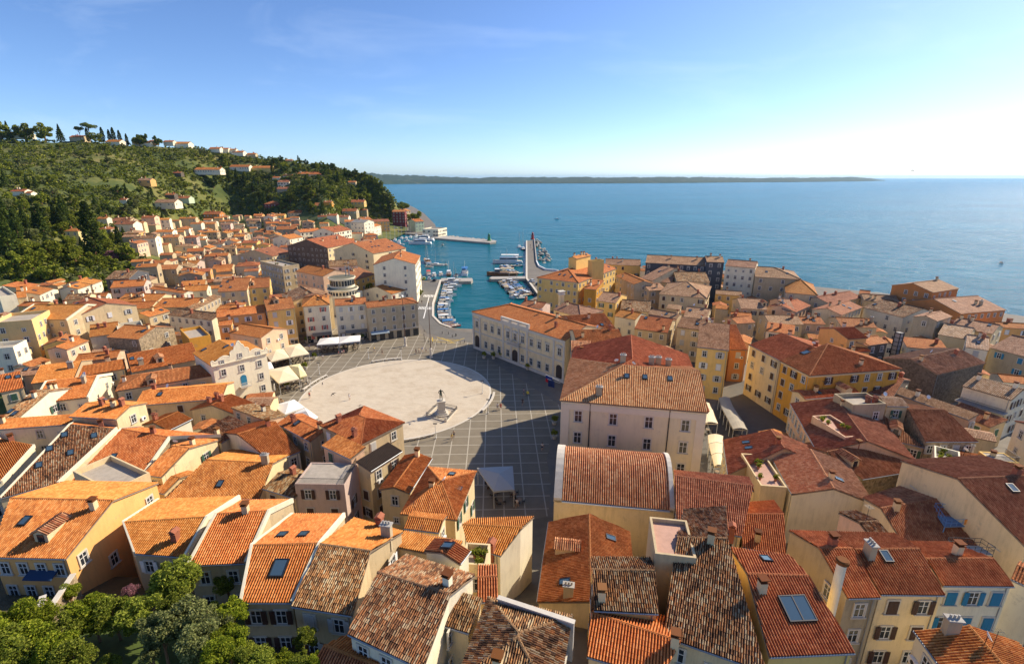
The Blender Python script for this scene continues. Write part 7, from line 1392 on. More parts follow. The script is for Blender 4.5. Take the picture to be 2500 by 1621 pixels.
for lab, q, z, col in CANOPY:
 gz_ = .02
 c_ = Vector((sum(p[0] for p in q) / 4, sum(p[1] for p in q) / 4,0)); t = thing('canopy', lab, 'awning' if 'awning' in lab else 'canopy', (c_.x, c_.y, gz_), 0, 'canvas canopies over the outdoor tables')
 m_ = MB(); P = [Vector((p[0] - c_.x, p[1] - c_.y, z)) for p in q]
 if 'awning' in lab:
  # ridge-less sagging sheet in four bands
  n = 5; V = []
  for a in range(n + 1):
   for b in range(n + 1):
    u, v = a / n, b / n; p = P[0] * (1 - u) * (1 - v) + P[1] * u * (1 - v) + P[2] * u * v + P[3] * (1 - u) * v
    p.z = z + .35 * math.sin(math.pi * u) - .12 * math.sin(math.pi * v); V.append(tuple(p))
  m_.add(V, [(a * (n + 1) + b, (a + 1) * (n + 1) + b, (a + 1) * (n + 1) + b + 1, a * (n + 1) + b + 1) for a in range(n) for b in range(n)])
 else:
  ap = Vector((0,0, z + .9)); mids = [(P[k] + P[(k + 1) % 4]) / 2 + Vector((0,0,.03)) for k in range(4)]
  V = [tuple(ap)] + [tuple(p) for p in P] + [tuple(p) for p in mids]
  m_.add(V, [(0,1 + k, 5 + k) for k in range(4)] + [(0,5 + k, 1 + (k + 1) % 4) for k in range(4)])
 for k in range(4):
  a, b = P[k], P[(k + 1) % 4]; m_.add([tuple(a), tuple(b), (b.x, b.y, z - .28), (a.x, a.y, z - .28)], [(0,1,2,3)])
 m_.build('canvas', [CLOTH[col]], t)
 for k in range(4):
  pb = MB(); p = P[k] * .96; pb.tube([(p.x, p.y, 0), (p.x, p.y, z - .05)], .045,6); pb.build('post', [M['frame_w']], t)
 # tables and chairs underneath and spilling out
 short = ' '.join(lab.split()[:6]).replace(',', '')
 ux = (P[1] - P[0]); uy = (P[3] - P[0]); nx_ = max(1, int(ux.length / 2.2)); ny_ = max(1, int(uy.length / 2.2))
 if 'beside the court' in lab: nx_ = 1
 for a in range(nx_):
  for b in range(ny_):
   p = c_ + P[0] + ux * ((a + .5) / nx_) + uy * ((b + .5) / ny_)
   put_table(p.x, p.y, 'small round table under the ' + lab if len(lab.split()) < 11 else 'small round table below ' + lab.split(',')[0], 'tables under ' + short)
   for k in range(3):
    an = k * 2.09 + rt.uniform(-.5,.5); put_chair(p.x + .72 * math.cos(an), p.y + .72 * math.sin(an), an - math.pi / 2, 'dark rattan chair under the ' + ' '.join(lab.split(',')[0].split()[:12]), 'chairs under ' + short, 'dark')
# open air tables in front of the baroque house
def square_pts(P0, P1, P2, nx_, ny_):
 P0, P1, P2 = Vector(P0), Vector(P1), Vector(P2); return [P0 + (P1 - P0) * ((a + .5) / nx_) + (P2 - P0) * ((b + .5) / ny_) for a in range(nx_) for b in range(ny_)]
for p in square_pts((-66.5,108.5), (-58.5,112.), (-62,105.), 4,2):
 put_table(p.x, p.y, 'round table in the open before the white baroque house', 'open air tables by the baroque house')
 for k in range(4):
  an = k * 1.57 + rt.uniform(-.3,.3); put_chair(p.x + .75 * math.cos(an), p.y + .75 * math.sin(an), an - math.pi / 2, 'tan rattan chair in the open before the white baroque house', 'tan chairs by the baroque house', 'tan')
for i_, (x, y) in enumerate(((-63.4,111.4), (-61.3,112.6), (-59.2,113.8), (-57.6,109.6))):
 t = thing('folded_parasol', 'folded white parasol, %s from the left before the baroque house' % ['first', 'second', 'third', 'fourth'][i_], 'parasol', (x, y, .02), 0, 'folded parasols')
 m_ = MB(); m_.lathe([(.3,0), (.3,.08), (.04,.1), (.04,1.2)], 8); m_.build('stand', [M['metal']], t); m_ = MB(); m_.lathe([(.09,1.201), (.24,1.5), (.16,2.6), (.05,3.2)], 8); m_.build('canvas', [CLOTH['white']], t)
# lamps, benches
ORDN = ['first', 'second', 'third', 'fourth', 'fifth', 'sixth', 'seventh', 'eighth', 'ninth', 'tenth', 'eleventh', 'twelfth', 'thirteenth', 'fourteenth', 'fifteenth', 'sixteenth', 'seventeenth', 'eighteenth', 'nineteenth', 'twentieth', 'twenty-first', 'twenty-second', 'twenty-third', 'twenty-fourth', 'twenty-fifth', 'twenty-sixth', 'twenty-seventh', 'twenty-eighth', 'twenty-ninth', 'thirtieth', 'thirty-first', 'thirty-second', 'thirty-third', 'thirty-fourth', 'thirty-fifth', 'thirty-sixth', 'thirty-seventh', 'thirty-eighth', 'thirty-ninth', 'fortieth']
LAMP = [(-43.11,139.85),(-33.01,138.89),(-53.21,127.3),(-51.17,116.2),(-15.89,92.05),(-7.48,114.7),(-5.49,103.67)]
WHERE = ['left end of the far stone bench', 'right end of the far stone bench', 'far end of the left stone bench', 'near end of the left stone bench', 'near stone bench', 'far end of the right stone bench', 'near end of the right stone bench']
lm1 = MB(); lm1.lathe([(.16,0), (.16,.35), (.07,.4), (.055,3.4)], 8); L1 = lm1.mesh('post', [M['frame_w']])
lm2 = MB(); lm2.box(-.42,.42,-.12,.12,3.4,3.55); L2 = lm2.mesh('lamp_head', [M['metal']])
for p, wh in zip(LAMP, WHERE):
 t = thing('street_lamp', 'slim street lamp with flat head at the ' + wh, 'lamp', (*p, .1), 0, 'lamps round the oval'); obj('post', L1, t); obj('lamp_head', L2, t)
for (i0, i1), wh in zip(((0,1), (2,3), (5,6), (4,4)), ('far', 'left', 'right', 'near')):
 a0 = math.atan2((LAMP[i0][1] - OC[1]) / OB, (LAMP[i0][0] - OC[0]) / OA); a1 = math.atan2((LAMP[i1][1] - OC[1]) / OB, (LAMP[i1][0] - OC[0]) / OA)
 if i0 == i1: a0, a1 = a0 - .36, a1
 if wh == 'left' and a1 < 0: a1 += 2 * math.pi
 t = thing('stone_bench', 'curved stone bench on the %s rim of the oval' % wh, 'bench', (*OC, 0), 0, 'stone benches round the oval')
 m_ = MB(); n = 14; V = []
 for k in range(n + 1):
  a = a0 + (a1 - a0) * k / n
  for r_ in (.9,1.45): 
   for z in (.42,.58): V.append(((OA + r_) * math.cos(a), (OB + r_) * math.sin(a), z))
 F = []
 for k in range(n):
  b = k * 4; F += [(b, b + 4, b + 5, b + 1), (b + 2, b + 3, b + 7, b + 6), (b + 1, b + 5, b + 7, b + 3), (b, b + 2, b + 6, b + 4)]
 F += [(0,1,3,2), (n * 4, n * 4 + 2, n * 4 + 3, n * 4 + 1)]; m_.add(V, F); m_.build('seat', [M['stone']], t)
 for k in range(0, n + 1,2):
  a = a0 + (a1 - a0) * (k + .001) / n; m_ = MB(); m_.box(-.2,.2,-.14,.14,-.42,-.002); o = m_.build('leg', [M['concrete']], t); o.location = ((OA + 1.18) * math.cos(a), (OB + 1.18) * math.sin(a), .42); o.rotation_euler = (0,0, a)
# flag poles
for ((x, y), hh), lab in zip([((-34.48,151.74), 15.92),((-24.47,140.81), 17.18)]
, ('tall bare flagpole on stone base nearer the grey hotel', 'tall bare flagpole on stone base nearer the oval and road')):
 t = thing('flagpole', lab, 'flagpole', (x, y, .02), 0, 'twin flagpoles'); m_ = MB(); m_.lathe([(.55,0), (.55,.3), (.38,.35), (.34,2.6), (.45,2.65), (.45,2.9), (.2,3.1)], 8); m_.build('pedestal', [M['stone']], t)
 m_ = MB(); m_.tube([(0,0,3.101), (0,0, hh)], [.13,.07], 8); m_.build('pole', [plain('brown_pole', (.10,.05,.035), .5)], t)
 m_ = MB(); m_.lathe([(.02, hh), (.13, hh + .12), (.02, hh + .28)], 8); m_.build('finial', [plain('brass', (.5,.35,.1), .4,.8)], t)
# skinned figures: joints with radii, grown with the Skin modifier into one continuous surface
def skin_mesh(name, joints, edges, mats, sub=1):
 me = bpy.data.meshes.new(name + '_cage'); me.from_pydata([j[:3] for j in joints], edges, []); o = bpy.data.objects.new(name + '_cage', me); COL.objects.link(o)
 md = o.modifiers.new('skin', 'SKIN'); sv = me.skin_vertices[0].data
 for k, j in enumerate(joints): sv[k].radius = (j[3], j[4] if len(j) > 4 else j[3]); sv[k].use_root = (k == 0)
 s = o.modifiers.new('sub', 'SUBSURF'); s.levels = sub; s.render_levels = sub
 dg = bpy.context.evaluated_depsgraph_get(); out = bpy.data.meshes.new_from_object(o.evaluated_get(dg)); out.name = name
 bpy.data.objects.remove(o); bpy.data.meshes.remove(me); out.materials.clear()
 for m in mats: out.materials.append(m)
 for p in out.polygons: p.use_smooth = True
 return out
def person_parts(pose):
 st = {'walk': .30, 'stand': .03, 'step': -.24}[pose]; ar = {'walk': -.26, 'stand': .02, 'step': .2}[pose]
 J = [(0,0,.93,.13,.10), (0,0,1.12,.125,.09), (0,.01,1.34,.155,.10), (0,.01,1.47,.06), (0,-.01,1.58,.085,.10), (0,-.01,1.70,.075,.09),
   (-.10,0,.88,.095), (-.11, -st * .45,.50,.065), (-.11, -st, .10,.045), (-.11, -st - .13,.05,.04),
   (.10,0,.88,.095), (.11, st * .35,.50,.065), (.11, st, .10,.045), (.11, st - .13,.05,.04),
   (-.20,.01,1.40,.055), (-.25, -ar * .4,1.13,.042), (-.26, -ar - .06,.90,.034), (-.26, -ar - .09,.80,.032),
   (.20,.01,1.40,.055), (.25, ar * .4,1.13,.042), (.26, ar - .06,.90,.034), (.26, ar - .09,.80,.032)]
 E = [(0,1), (1,2), (2,3), (3,4), (4,5), (0,6), (6,7), (7,8), (8,9), (0,10), (10,11), (11,12), (12,13), (2,14), (14,15), (15,16), (16,17), (2,18), (18,19), (19,20), (20,21)]
 body = skin_mesh('person', J, E, [M['skin']])
 S = [(0,0,.96,.145,.115), (0,0,1.13,.14,.105), (0,.01,1.35,.172,.115), (0,.01,1.45,.075), (-.20,.01,1.40,.07), (-.235, -ar * .25,1.22,.06), (.20,.01,1.40,.07), (.235, ar * .25,1.22,.06)]
 shirt = skin_mesh('shirt', S, [(0,1), (1,2), (2,3), (2,4), (4,5), (2,6), (6,7)], [M['cl0']])
 T = [(0,0,.95,.15,.118), (-.10,0,.87,.112), (-.112, -st * .42,.54,.085), (.10,0,.87,.112), (.112, st * .33,.54,.085)]
 sh = skin_mesh('trousers', T, [(0,1), (1,2), (0,3), (3,4)], [M['cl1']])
 hr = MB(); hr.add([(.095 * math.cos(a) * math.cos(b), .012 + .11 * math.sin(a) * math.cos(b), 1.66 + .125 * math.sin(b)) for b in (-.15,.35,.8,1.25,1.57) for a in [2 * math.pi * k / 10 for k in range(10)]], [(i * 10 + k, i * 10 + (k + 1) % 10,(i + 1) * 10 + (k + 1) % 10,(i + 1) * 10 + k) for i in range(4) for k in range(10)])
 return body, shirt, sh, hr.mesh('hair', [M['hair']])
M['skin'] = plain('skin', (.50,.30,.20), .6); M['cl0'] = plain('shirt_cloth', (.7,.7,.7), .9); M['cl1'] = plain('trouser_cloth', (.06,.07,.1), .9); M['hair'] = plain('dark_hair', (.04,.025,.015), .7)
POSE = {p: person_parts(p) for p in ('walk', 'stand', 'step')}
CLC = {'white': (.75,.73,.70), 'black': (.03,.03,.035), 'red': (.55,.05,.04), 'blue': (.06,.14,.35), 'navy': (.03,.045,.10), 'yellow': (.70,.50,.08), 'grey': (.25,.25,.26), 'beige': (.55,.44,.30), 'pink': (.65,.30,.32), 'green': (.12,.25,.10), 'orange': (.75,.25,.05)}
CLM = {k: plain(k + '_cloth', v, .9) for k, v in CLC.items()}
CLOTHES = {}
def cloth(me, col):
 k = (me.name, col)
 if k not in CLOTHES: c = me.copy(); c.materials[0] = CLM[col]; CLOTHES[k] = c
 return CLOTHES[k]
PPL = [(-56.48,138.8),(-52.88,142.29),(-52.05,142.79),(-51.77,143.59),(-43.03,146.15),(-40.0,143.79),(-29.67,144.3),(-28.83,144.81),(-27.97,145.84),(-26.77,145.53),(-39.75,110.89),(-49.91,111.85),(-12.4,91.22),(-12.19,92.61),(-3.38,105.69),(-2.65,105.69),(2.51,108.08),(2.97,114.16),(6.03,87.56),(0.41,71.7),(0.83,69.51),(-64.17,148.25),(-38.93,208.0),(14.48,383.77),(15.49,370.35),(14.54,395.48)]
PD = [('walk', 'white', 'beige', 30, 'walking alone past the cream canopies'), ('walk', 'red', 'grey', -60, 'walking by the long white canopy'), ('step', 'white', 'navy', -50, 'in the pair by the long white canopy'), ('stand', 'pink', 'beige', 10, 'standing behind the pair by the long white canopy'),
 ('walk', 'yellow', 'grey', 90, 'left of the first flagpole shadow behind the oval'), ('walk', 'black', 'black', 100, 'walking below the first flagpole'), ('stand', 'black', 'navy', 60, 'leftmost of the group near the flagpoles'), ('step', 'beige', 'grey', 60, 'second of the group near the flagpoles'), ('walk', 'blue', 'beige', 60, 'third of the group near the flagpoles'), ('stand', 'grey', 'black', 70, 'rightmost of the group near the flagpoles'),
 ('stand', 'white', 'white', 40, 'alone on the left of the oval casting a long shadow'), ('walk', 'red', 'navy', 200, 'beside the left rim of the oval'), ('stand', 'yellow', 'beige', 200, 'left one of the couple at the near rim of the oval'), ('stand', 'beige', 'navy', 190, 'right one of the couple at the near rim of the oval'),
 ('step', 'white', 'grey', 0, 'smaller figure beside a person in red right of the oval'), ('walk', 'red', 'red', 0, 'walking in the sunlit gap right of the oval'), ('walk', 'black', 'black', 20, 'walking into the shade edge in front of the town hall'), ('stand', 'pink', 'navy', 90, 'with a pushchair in the shade before the town hall'), ('walk', 'white', 'navy', 180, 'walking in the shade beside the court block'), ('stand', 'grey', 'navy', 10, 'standing at the corner of the canvas gazebo'), ('walk', 'white', 'grey', 160, 'walking in front of the canvas gazebo'),
 ('stand', 'blue', 'beige', 0, 'beside the dark alley at the red shuttered house'), ('walk', 'black', 'navy', 0, 'walking up the harbour road near the crosswalk'), ('stand', 'white', 'navy', 0, 'left walker on the stone mole'), ('walk', 'red', 'grey', 0, 'right walker on the stone mole'), ('walk', 'navy', 'grey', 180, 'farthest walker on the stone mole')]
for p, (po, c0, c1, rz, wh) in zip(PPL, PD):
 a, b, c, d = POSE[po]; lab = ('person in %s top and %s trousers ' % (c0, c1)) + wh
 if len(lab.split()) > 16: lab = 'person in %s top ' % c0 + wh
 t = thing('person', lab, 'person', (*p, .10 if in_oval(*p) else .03), R(rz), 'people strolling on the square')
 obj('body', a, t); obj('shirt', cloth(b, c0), t); obj('trousers', cloth(c, c1), t); obj('hair', d, t)
x, y = PPL[17]
t = thing('pushchair', 'yellow pushchair in the shade before the town hall', 'pushchair', (x + 1.0, y - .3,.03), R(20)); m_ = MB(); m_.extr([(-.3,.45), (.25,.4), (.4,.9), (.15,1.0), (-.05,.62), (-.3,.6)], -.24,.24); m_.build('seat', [plain('yellow_fabric', (.75,.55,.05), .8)], t)
for sx in (-.26,.26):
 for sy in (-.28,.3): m_ = MB(); m_.tube([(sx - .03, sy, .13), (sx + .03, sy, .13)], .13,10); m_.build('wheel', [M['metal']], t)
m_ = MB(); m_.tube([(-.22,-.28,.13), (-.22,.55,1.0), (.22,.55,1.0), (.22,-.28,.13)], .02,5); m_.build('handle', [M['metal']], t)
# the violinist statue
(sx, sy), hp, hs, FQ = ((-16.16,103.11), 3.84,6.38,[(-19.46,102.16),(-14.67,99.46),(-12.91,105.57),(-17.62,107.96)])
bronze = plain('bronze', (.045,.06,.05), .5,.6)
t = thing('statue', 'bronze violinist statue on tall stepped stone pedestal inside a low railing', 'statue', (sx, sy, .10), R(15))
m_ = MB(); m_.box(-1.5,1.5,-1.5,1.5,0,.35); m_.box(-1.2,1.2,-1.2,1.2,.351,.7); m_.box(-.95,.95,-.95,.95,.701,1.2); m_.prism([(-.78,-.78), (.78,-.78), (.78,.78), (-.78,.78)], 1.201, hp - .5); m_.box(-.95,.95,-.95,.95, hp - .499, hp - .25); m_.lathe([(.7, hp - .249), (.65, hp)], 12); m_.build('pedestal', [M['stone']], t)
k_ = (hs - hp) / 1.75
J = [(0,0,.93,.16,.12), (0,0,1.15,.17,.12), (0,.02,1.38,.19,.12), (0,.0,1.5,.06), (-.02,-.04,1.6,.09), (-.02,-.04,1.72,.08), (-.10,0,.85,.11), (-.13,-.05,.5,.08), (-.14,.02,.08,.06), (-.15,-.14,.05,.05), (.10,0,.85,.11), (.14,-.12,.5,.08), (.16,-.2,.08,.06), (.17,-.36,.05,.05),
  (-.23,0,1.42,.07), (-.36,-.18,1.2,.055), (-.22,-.42,1.12,.045), (-.17,-.5,1.10,.04), (.23,0,1.42,.07), (.40,.02,1.18,.055), (.50,-.22,1.02,.045), (.52,-.3,1.0,.04), (0,.12,.95,.16,.08), (0,.16,.6,.15,.06)]
E = [(0,1), (1,2), (2,3), (3,4), (4,5), (0,6), (6,7), (7,8), (8,9), (0,10), (10,11), (11,12), (12,13), (2,14), (14,15), (15,16), (16,17), (2,18), (18,19), (19,20), (20,21), (0,22), (22,23)]
o = obj('violinist', skin_mesh('violinist', J, E, [bronze]), t, (0,0, hp)); o.scale = (k_, k_, k_)
m_ = MB(); m_.lathe([(.02,0), (.13,.05), (.07,.2), (.11,.33), (.02,.38)], 8); m_.tube([(0,0,.38), (0,0,.7)], .02,5); v_ = m_.build('violin', [bronze], t); v_.location = (-.17 * k_, -.5 * k_, hp + 1.05 * k_); v_.rotation_euler = (R(60), R(30), 0); v_.scale = (k_,) * 3
m_ = MB(); m_.tube([(.52 * k_, -.3 * k_, hp + 1.0 * k_), (.72 * k_, -.62 * k_, hp + .55 * k_)], .018,5); m_.build('bow', [bronze], t)
t = thing('statue_railing', 'low wrought iron railing on stone kerb around the statue', 'railing', (sx, sy, .10), 0)
FQ = [Vector((p[0] - sx, p[1] - sy, 0)) for p in FQ]
for k in range(4):
 a, b = FQ[k], FQ[(k + 1) % 4]; d = (b - a); n = int(d.length / .28); m_ = MB(); T = Matrix.Translation(a) @ Matrix.Rotation(math.atan2(d.y, d.x), 4, 'Z')
 m_.box(0, d.length, -.12,.12,0,.22,0, T); m_.build('kerb', [M['stone']], t); m_ = MB()
 m_.box(0, d.length, -.025,.025,.78,.83,0, T); m_.box(0, d.length, -.02,.02,.36,.40,0, T)
 for q in range(1, n): m_.box(q * d.length / n - .02, q * d.length / n + .02,-.02,.02,.221,.96,0, T)
 m_.build('bars', [plain('iron', (.10,.085,.07), .6,.3)], t); m_ = MB(); m_.box(-.14,.14,-.14,.14,.0,1.05,0, Matrix.Translation(a)); m_.build('post', [M['stone']], t)
# bollards, pots
bm1 = MB(); bm1.lathe([(.09,0), (.09,.75), (.12,.78), (.10,.9), (.03,.95)], 8); BOLM = bm1.mesh('bollard', [M['metal']])
for p in [(-30.98,166.92),(-30.29,162.4),(-29.69,159.3),(-27.63,155.15),(-26.2,154.23),(-24.62,153.43),(-23.16,153.43),(-21.38,153.77),(-20.4,161.15),(-19.36,162.15),(-19.2,162.4),(-22.12,164.31),(-24.34,164.95),(-28.93,156.32),(-17.01,154.0),(-15.66,155.15)]: thing('bollard', 'short dark iron bollard between the square and the harbour road', 'bollard', (*p, .03), 0, 'bollards by the harbour road', BOLM)
pm1 = MB(); pm1.lathe([(.30,0), (.45,.5), (.48,.6)], 10); POT = pm1.mesh('pot', [M['stone']])
PLM = []
for sd_ in (1,2,3):
 m_ = MB(); v_, f_, u_ = leaf_cloud(420,.62,.13, sd_, (0,0,1.15)); m_.add(v_, f_, 0, u_); m_.tube([(0,0,.3), (0,0,1.2)], .03,5,1); PLM.append(m_.mesh('foliage', [LEAF['green'], M['wood']]))
PW = ['right of the cream canopies', 'at the near corner of the cream canopy row', 'by the yellow canopy', 'below the cream canopy by the baroque house', 'at the left end of the long white canopy', 'at the right end of the long white canopy', 'behind the left end of the long white canopy', 'first along the town hall front', 'second along the town hall front', 'first along the court block', 'second along the court block', 'third along the town hall front', 'at the far corner of the town hall', 'near the far corner of the town hall']
for i_, (p, wh) in enumerate(zip([(-59.19,139.37),(-58.63,131.22),(-56.29,121.98),(-58.11,117.95),(-66.67,155.15),(-50.38,158.7),(-67.78,155.15),(-3.06,140.33),(4.4,131.22),(8.83,92.14),(9.35,98.52),(6.76,130.79),(-8.45,140.33),(-5.57,139.85)]
, PW)):
 t = thing('potted_shrub', 'leafy shrub in round stone pot ' + wh, 'plant', (*p, .02), i_, 'potted shrubs on the square'); obj('pot', POT, t); obj('foliage', PLM[i_ % 3], t); t.scale = (1.3,) * 3
# flags on the court corner
x, y = ([(11.7,107.78)]
)[0]
for i_, (dx, cols, lab) in enumerate(((0,((.03,.07,.30), (.55,.02,.03)), 'red and blue flag hanging from the court block corner pole'), (.9,((.02,.04,.16), (.02,.04,.16)), 'dark blue flag beside the red and blue flag'))):
 t = thing('flag', lab, 'flag', (10.8 + dx * .2,105.5 - i_ * 1.6,7.5), R(180 + 20 * i_), 'flags on the court block'); m_ = MB(); m_.tube([(0,0,0), (3.2,0,1.5)], .04,6); m_.build('pole', [M['white']], t)
 m_ = MB(); V = [(1.5 + 1.6 * u, .12 * math.sin(u * 6 + v * 3), .75 + .75 * u - 1.7 * v) for v in (0,.25,.5,.75,1) for u in (0,.2,.4,.6,.8,1)]
 F = [(r_ * 6 + c_, r_ * 6 + c_ + 1,(r_ + 1) * 6 + c_ + 1,(r_ + 1) * 6 + c_) for r_ in range(4) for c_ in range(5)]; m_.add(V, F[:10], 0); m_.add(V, F[10:], 1); m_.build('cloth', [plain('flag_cloth', cols[0], .8), plain('flag_cloth', cols[1], .8)], t)
# ================================================================ HARBOUR
for poly, nm, lab in zip([[(-37.72,256.81),(-38.56,265.93),(-21.7,265.93),(-20.75,259.78),(-21.58,256.81)], [(-11.3,269.93),(7.5,271.22),(7.31,264.22),(-11.0,262.37),(-12.48,266.1)], [(-79.56,478.69),(-78.04,482.59),(-13.83,434.65),(-13.52,424.46),(-18.5,419.15),(-76.13,457.41)]]
, ('jetty', 'jetty', 'breakwater'), ('small stone jetty on the left side of the harbour', 'stone jetty on the right side of the harbour', 'long stone breakwater ending at the green lighthouse')):
 t = thing(nm, lab, 'pier', (poly[0][0], poly[0][1], 0), 0, None); m_ = MB(); P = [(x - poly[0][0], y - poly[0][1]) for x, y in poly]
 if sum(P[i - 1][0] * P[i][1] - P[i][0] * P[i - 1][1] for i in range(len(P))) < 0: P = P[::-1]
 m_.prism(P, -4,-.02); m_.build('quay_wall', [quay_stone], t)
 m_ = MB(); c0 = (sum(p[0] for p in P) / len(P), sum(p[1] for p in P) / len(P)); Q = [(c0[0] + (p[0] - c0[0]) * .97, c0[1] + (p[1] - c0[1]) * .9) for p in P]; m_.prism(Q, -.018,.06); m_.build('paving', [M['concrete']], t)
 if nm == 'breakwater':
  a, b = Vector((*P[1], 0)), Vector((*P[2], 0)); m_ = MB()
def capping(pts, nm, lab, wd=.9, z=.25, mat_=None):
 t = thing(nm, lab, 'kerb' if 'wall' not in nm else 'wall', (0,0,0)); m_ = MB()
 V = []
 for k, p in enumerate(pts):
  a = Vector(pts[max(0, k - 1)]); b = Vector(pts[min(len(pts) - 1, k + 1)]); d = (b - a).normalized(); n = Vector((-d.y, d.x)); p = Vector(p)
  for o_ in (-wd / 2, wd / 2):
   q = p + n * o_; V += [(q.x, q.y, -.1), (q.x, q.y, z)]
 F = []
 for k in range(len(pts) - 1):
  b = k * 4; F += [(b + 1, b + 5, b + 7, b + 3), (b, b + 4, b + 5, b + 1), (b + 2, b + 3, b + 7, b + 6)]
 F += [(0,1,3,2), (len(V) - 4, len(V) - 2, len(V) - 1, len(V) - 3)]
 m_.add(V, F); m_.build('capstone', [mat_ or M['stone']], t); return t
QL = [(-37.58,260.18),(-33.65,208.05),(-30.66,188.12),(-26.12,177.23),(-21.75,172.47)]
capping([(x - .5, y) for x, y in QL], 'quay_kerb', 'pale stone kerb along the left harbour quay')
RL = LAND[8:11]; capping([(x + .6, y) for x, y in RL], 'quay_kerb', 'pale stone kerb along the stone mole', 1.0)
capping([(x - .6, y) for x, y in LAND[11:13]], 'sea_wall', 'low grey parapet wall along the outer side of the stone mole', .6,1.0, M['concrete'])
capping([(x - .6, y) for x, y in LAND[12:16]], 'sea_wall', 'curved white parapet wall at the root of the mole', .7,1.0, M['white'])
# rocks of the breakwater
rkm = noisy('armour_rock', (.40,.36,.30), .35,1.2, bump=.4, obj_var=.15); rr = random.Random(3); ROCK = []
for s in range(4):
 rg = np.random.default_rng(s); bmr = bmesh.new(); bmesh.ops.create_icosphere(bmr, subdivisions=2, radius=1)
 for v in bmr.verts: v.co *= 1 + .22 * math.sin(v.co.x * 3 + s) * math.cos(v.co.y * 2.7 + s * 2) + rg.uniform(-.09,.09); v.co.z *= .7
 me = bpy.data.meshes.new('rock'); bmr.to_mesh(me); bmr.free(); me.materials.append(rkm); ROCK.append(me)
a, b = Vector(LAND[11]), Vector(LAND[12]); ROOT = []
for i_ in range(62):
 u = rr.random(); p = a.lerp(b, u) + Vector((rr.uniform(1,5 + 5 * u), rr.uniform(-1,3)))
 o = thing('rock', 'pale boulder heaped against the outer side of the stone mole', 'rock', (p.x, p.y, rr.uniform(-1.6,-.1) + (.6 if p.x - a.lerp(b, u).x < 3 else -.3)), rr.uniform(0,6), 'boulders along the mole', ROCK[i_ % 4]); s = rr.uniform(.7,1.7); o.scale = (s, s * .8, s * .8)
p0, p1 = Vector((-78.04,482.59)
), Vector((-13.83,434.65)
)
for i_ in range(46):
 u = rr.random() ** 1.5; p = p0.lerp(p1, u) + Vector((rr.uniform(-1,2), rr.uniform(1.5,5)))
 o = thing('rock', 'pale boulder along the seaward side of the long breakwater', 'rock', (p.x, p.y, rr.uniform(-1.4,-.2)), rr.uniform(0,6), 'boulders along the breakwater', ROCK[i_ % 4]); s = rr.uniform(.8,1.9); o.scale = (s, s * .8, s * .8)
# lighthouses
for (x, y), col, lab in zip([(-19.83,432.26),(18.14,441.6)]
, ((.02,.22,.07), (.42,.03,.02)), ('small green lighthouse at the end of the long breakwater', 'small red lighthouse at the end of the stone mole')):
 mm = plain('lighthouse_paint', col, .4,0,.5); t = thing('lighthouse', lab, 'lighthouse', (x, y, 0), 0, None)
 m_ = MB(); m_.lathe([(2.0,0), (2.0,.5), (1.75,.55), (1.75,.9), (1.25,1.0), (1.15,3.6), (1.5,3.8), (1.5,4.0)], 8); m_.build('tower', [mm], t)
 m_ = MB(); m_.lathe([(.7,4.001), (.7,5.3)], 8); m_.build('lantern', [M['glass']], t); m_ = MB(); m_.lathe([(1.0,5.301), (.95,5.45), (.5,6.0), (.12,6.3), (.08,7.1)], 8); m_.build('cupola', [mm], t)
 m_ = MB()
 for k in range(8):
  a = k * math.pi / 4; m_.tube([(1.4 * math.cos(a), 1.4 * math.sin(a), 4.0), (1.4 * math.cos(a), 1.4 * math.sin(a), 4.9)], .05,4)
 m_.build('gallery_railing', [mm], t)
# ---- boats (bow towards +x, waterline at z = 0)
HULL = {k: plain(k + '_hull', v, .3,0,.5) for k, v in {'white': (.78,.78,.76), 'blue': (.04,.18,.42), 'red': (.45,.05,.04), 'navy': (.02,.03,.07), 'wood': (.25,.11,.045), 'black': (.02,.02,.022), 'teal': (.05,.3,.33)}.items()}
COVER = {k: plain(k + '_cover', v, .85) for k, v in {'blue': (.04,.17,.42), 'white': (.76,.74,.70), 'tan': (.50,.40,.26), 'navy': (.03,.045,.09), 'grey': (.35,.36,.37), 'red': (.5,.06,.05), 'black': (.03,.03,.03)}.items()}
deckm = plain('deck', (.62,.56,.46), .6); teak = noisy('teak', (.36,.22,.11), .25,4)
def hull(L, B, H, bow=.55):
 st = np.linspace(0,1,9); V = []; m_ = MB()
 for u in st:
  hb = B / 2 * (1 - max(0,(u - .45) / .55) ** 2.2) * (.86 + .14 * min(1, u * 4)); x = -L / 2 + L * u; top = H * (1 + bow * max(0, u - .35) ** 1.6); hb = max(hb, .03)
  V += [(x, -hb, top), (x - .04 * L * (1 - u), -hb * .82,.0), (x - .05 * L * u, -hb * .25,-.35), (x - .05 * L * u, hb * .25,-.35), (x - .04 * L * (1 - u), hb * .82,.0), (x, hb, top)]
 n = 6; F = [(i * n + k, (i + 1) * n + k, (i + 1) * n + k + 1, i * n + k + 1) for i in range(8) for k in range(5)] + [(0,1,2,3,4,5)]
 m_.add(V, F); d = MB(); DV = []
 for i, u in enumerate(st): a = V[i * 6]; b = V[i * 6 + 5]; DV += [(a[0], a[1] * .9, a[2] - .16), (b[0], b[1] * .9, b[2] - .16)]
 d.add(DV, [(i * 2, i * 2 + 1, i * 2 + 3, i * 2 + 2) for i in range(8)]); rim = MB()
 for i in range(8):
  for k, s in ((0,1), (5,-1)):
   a, b = V[i * 6 + k], V[(i + 1) * 6 + k]; rim.add([a, b, (b[0], b[1] * .88, b[2] + .01), (a[0], a[1] * .88, a[2] + .01)], [(0,1,2,3)])
 return m_, d, rim
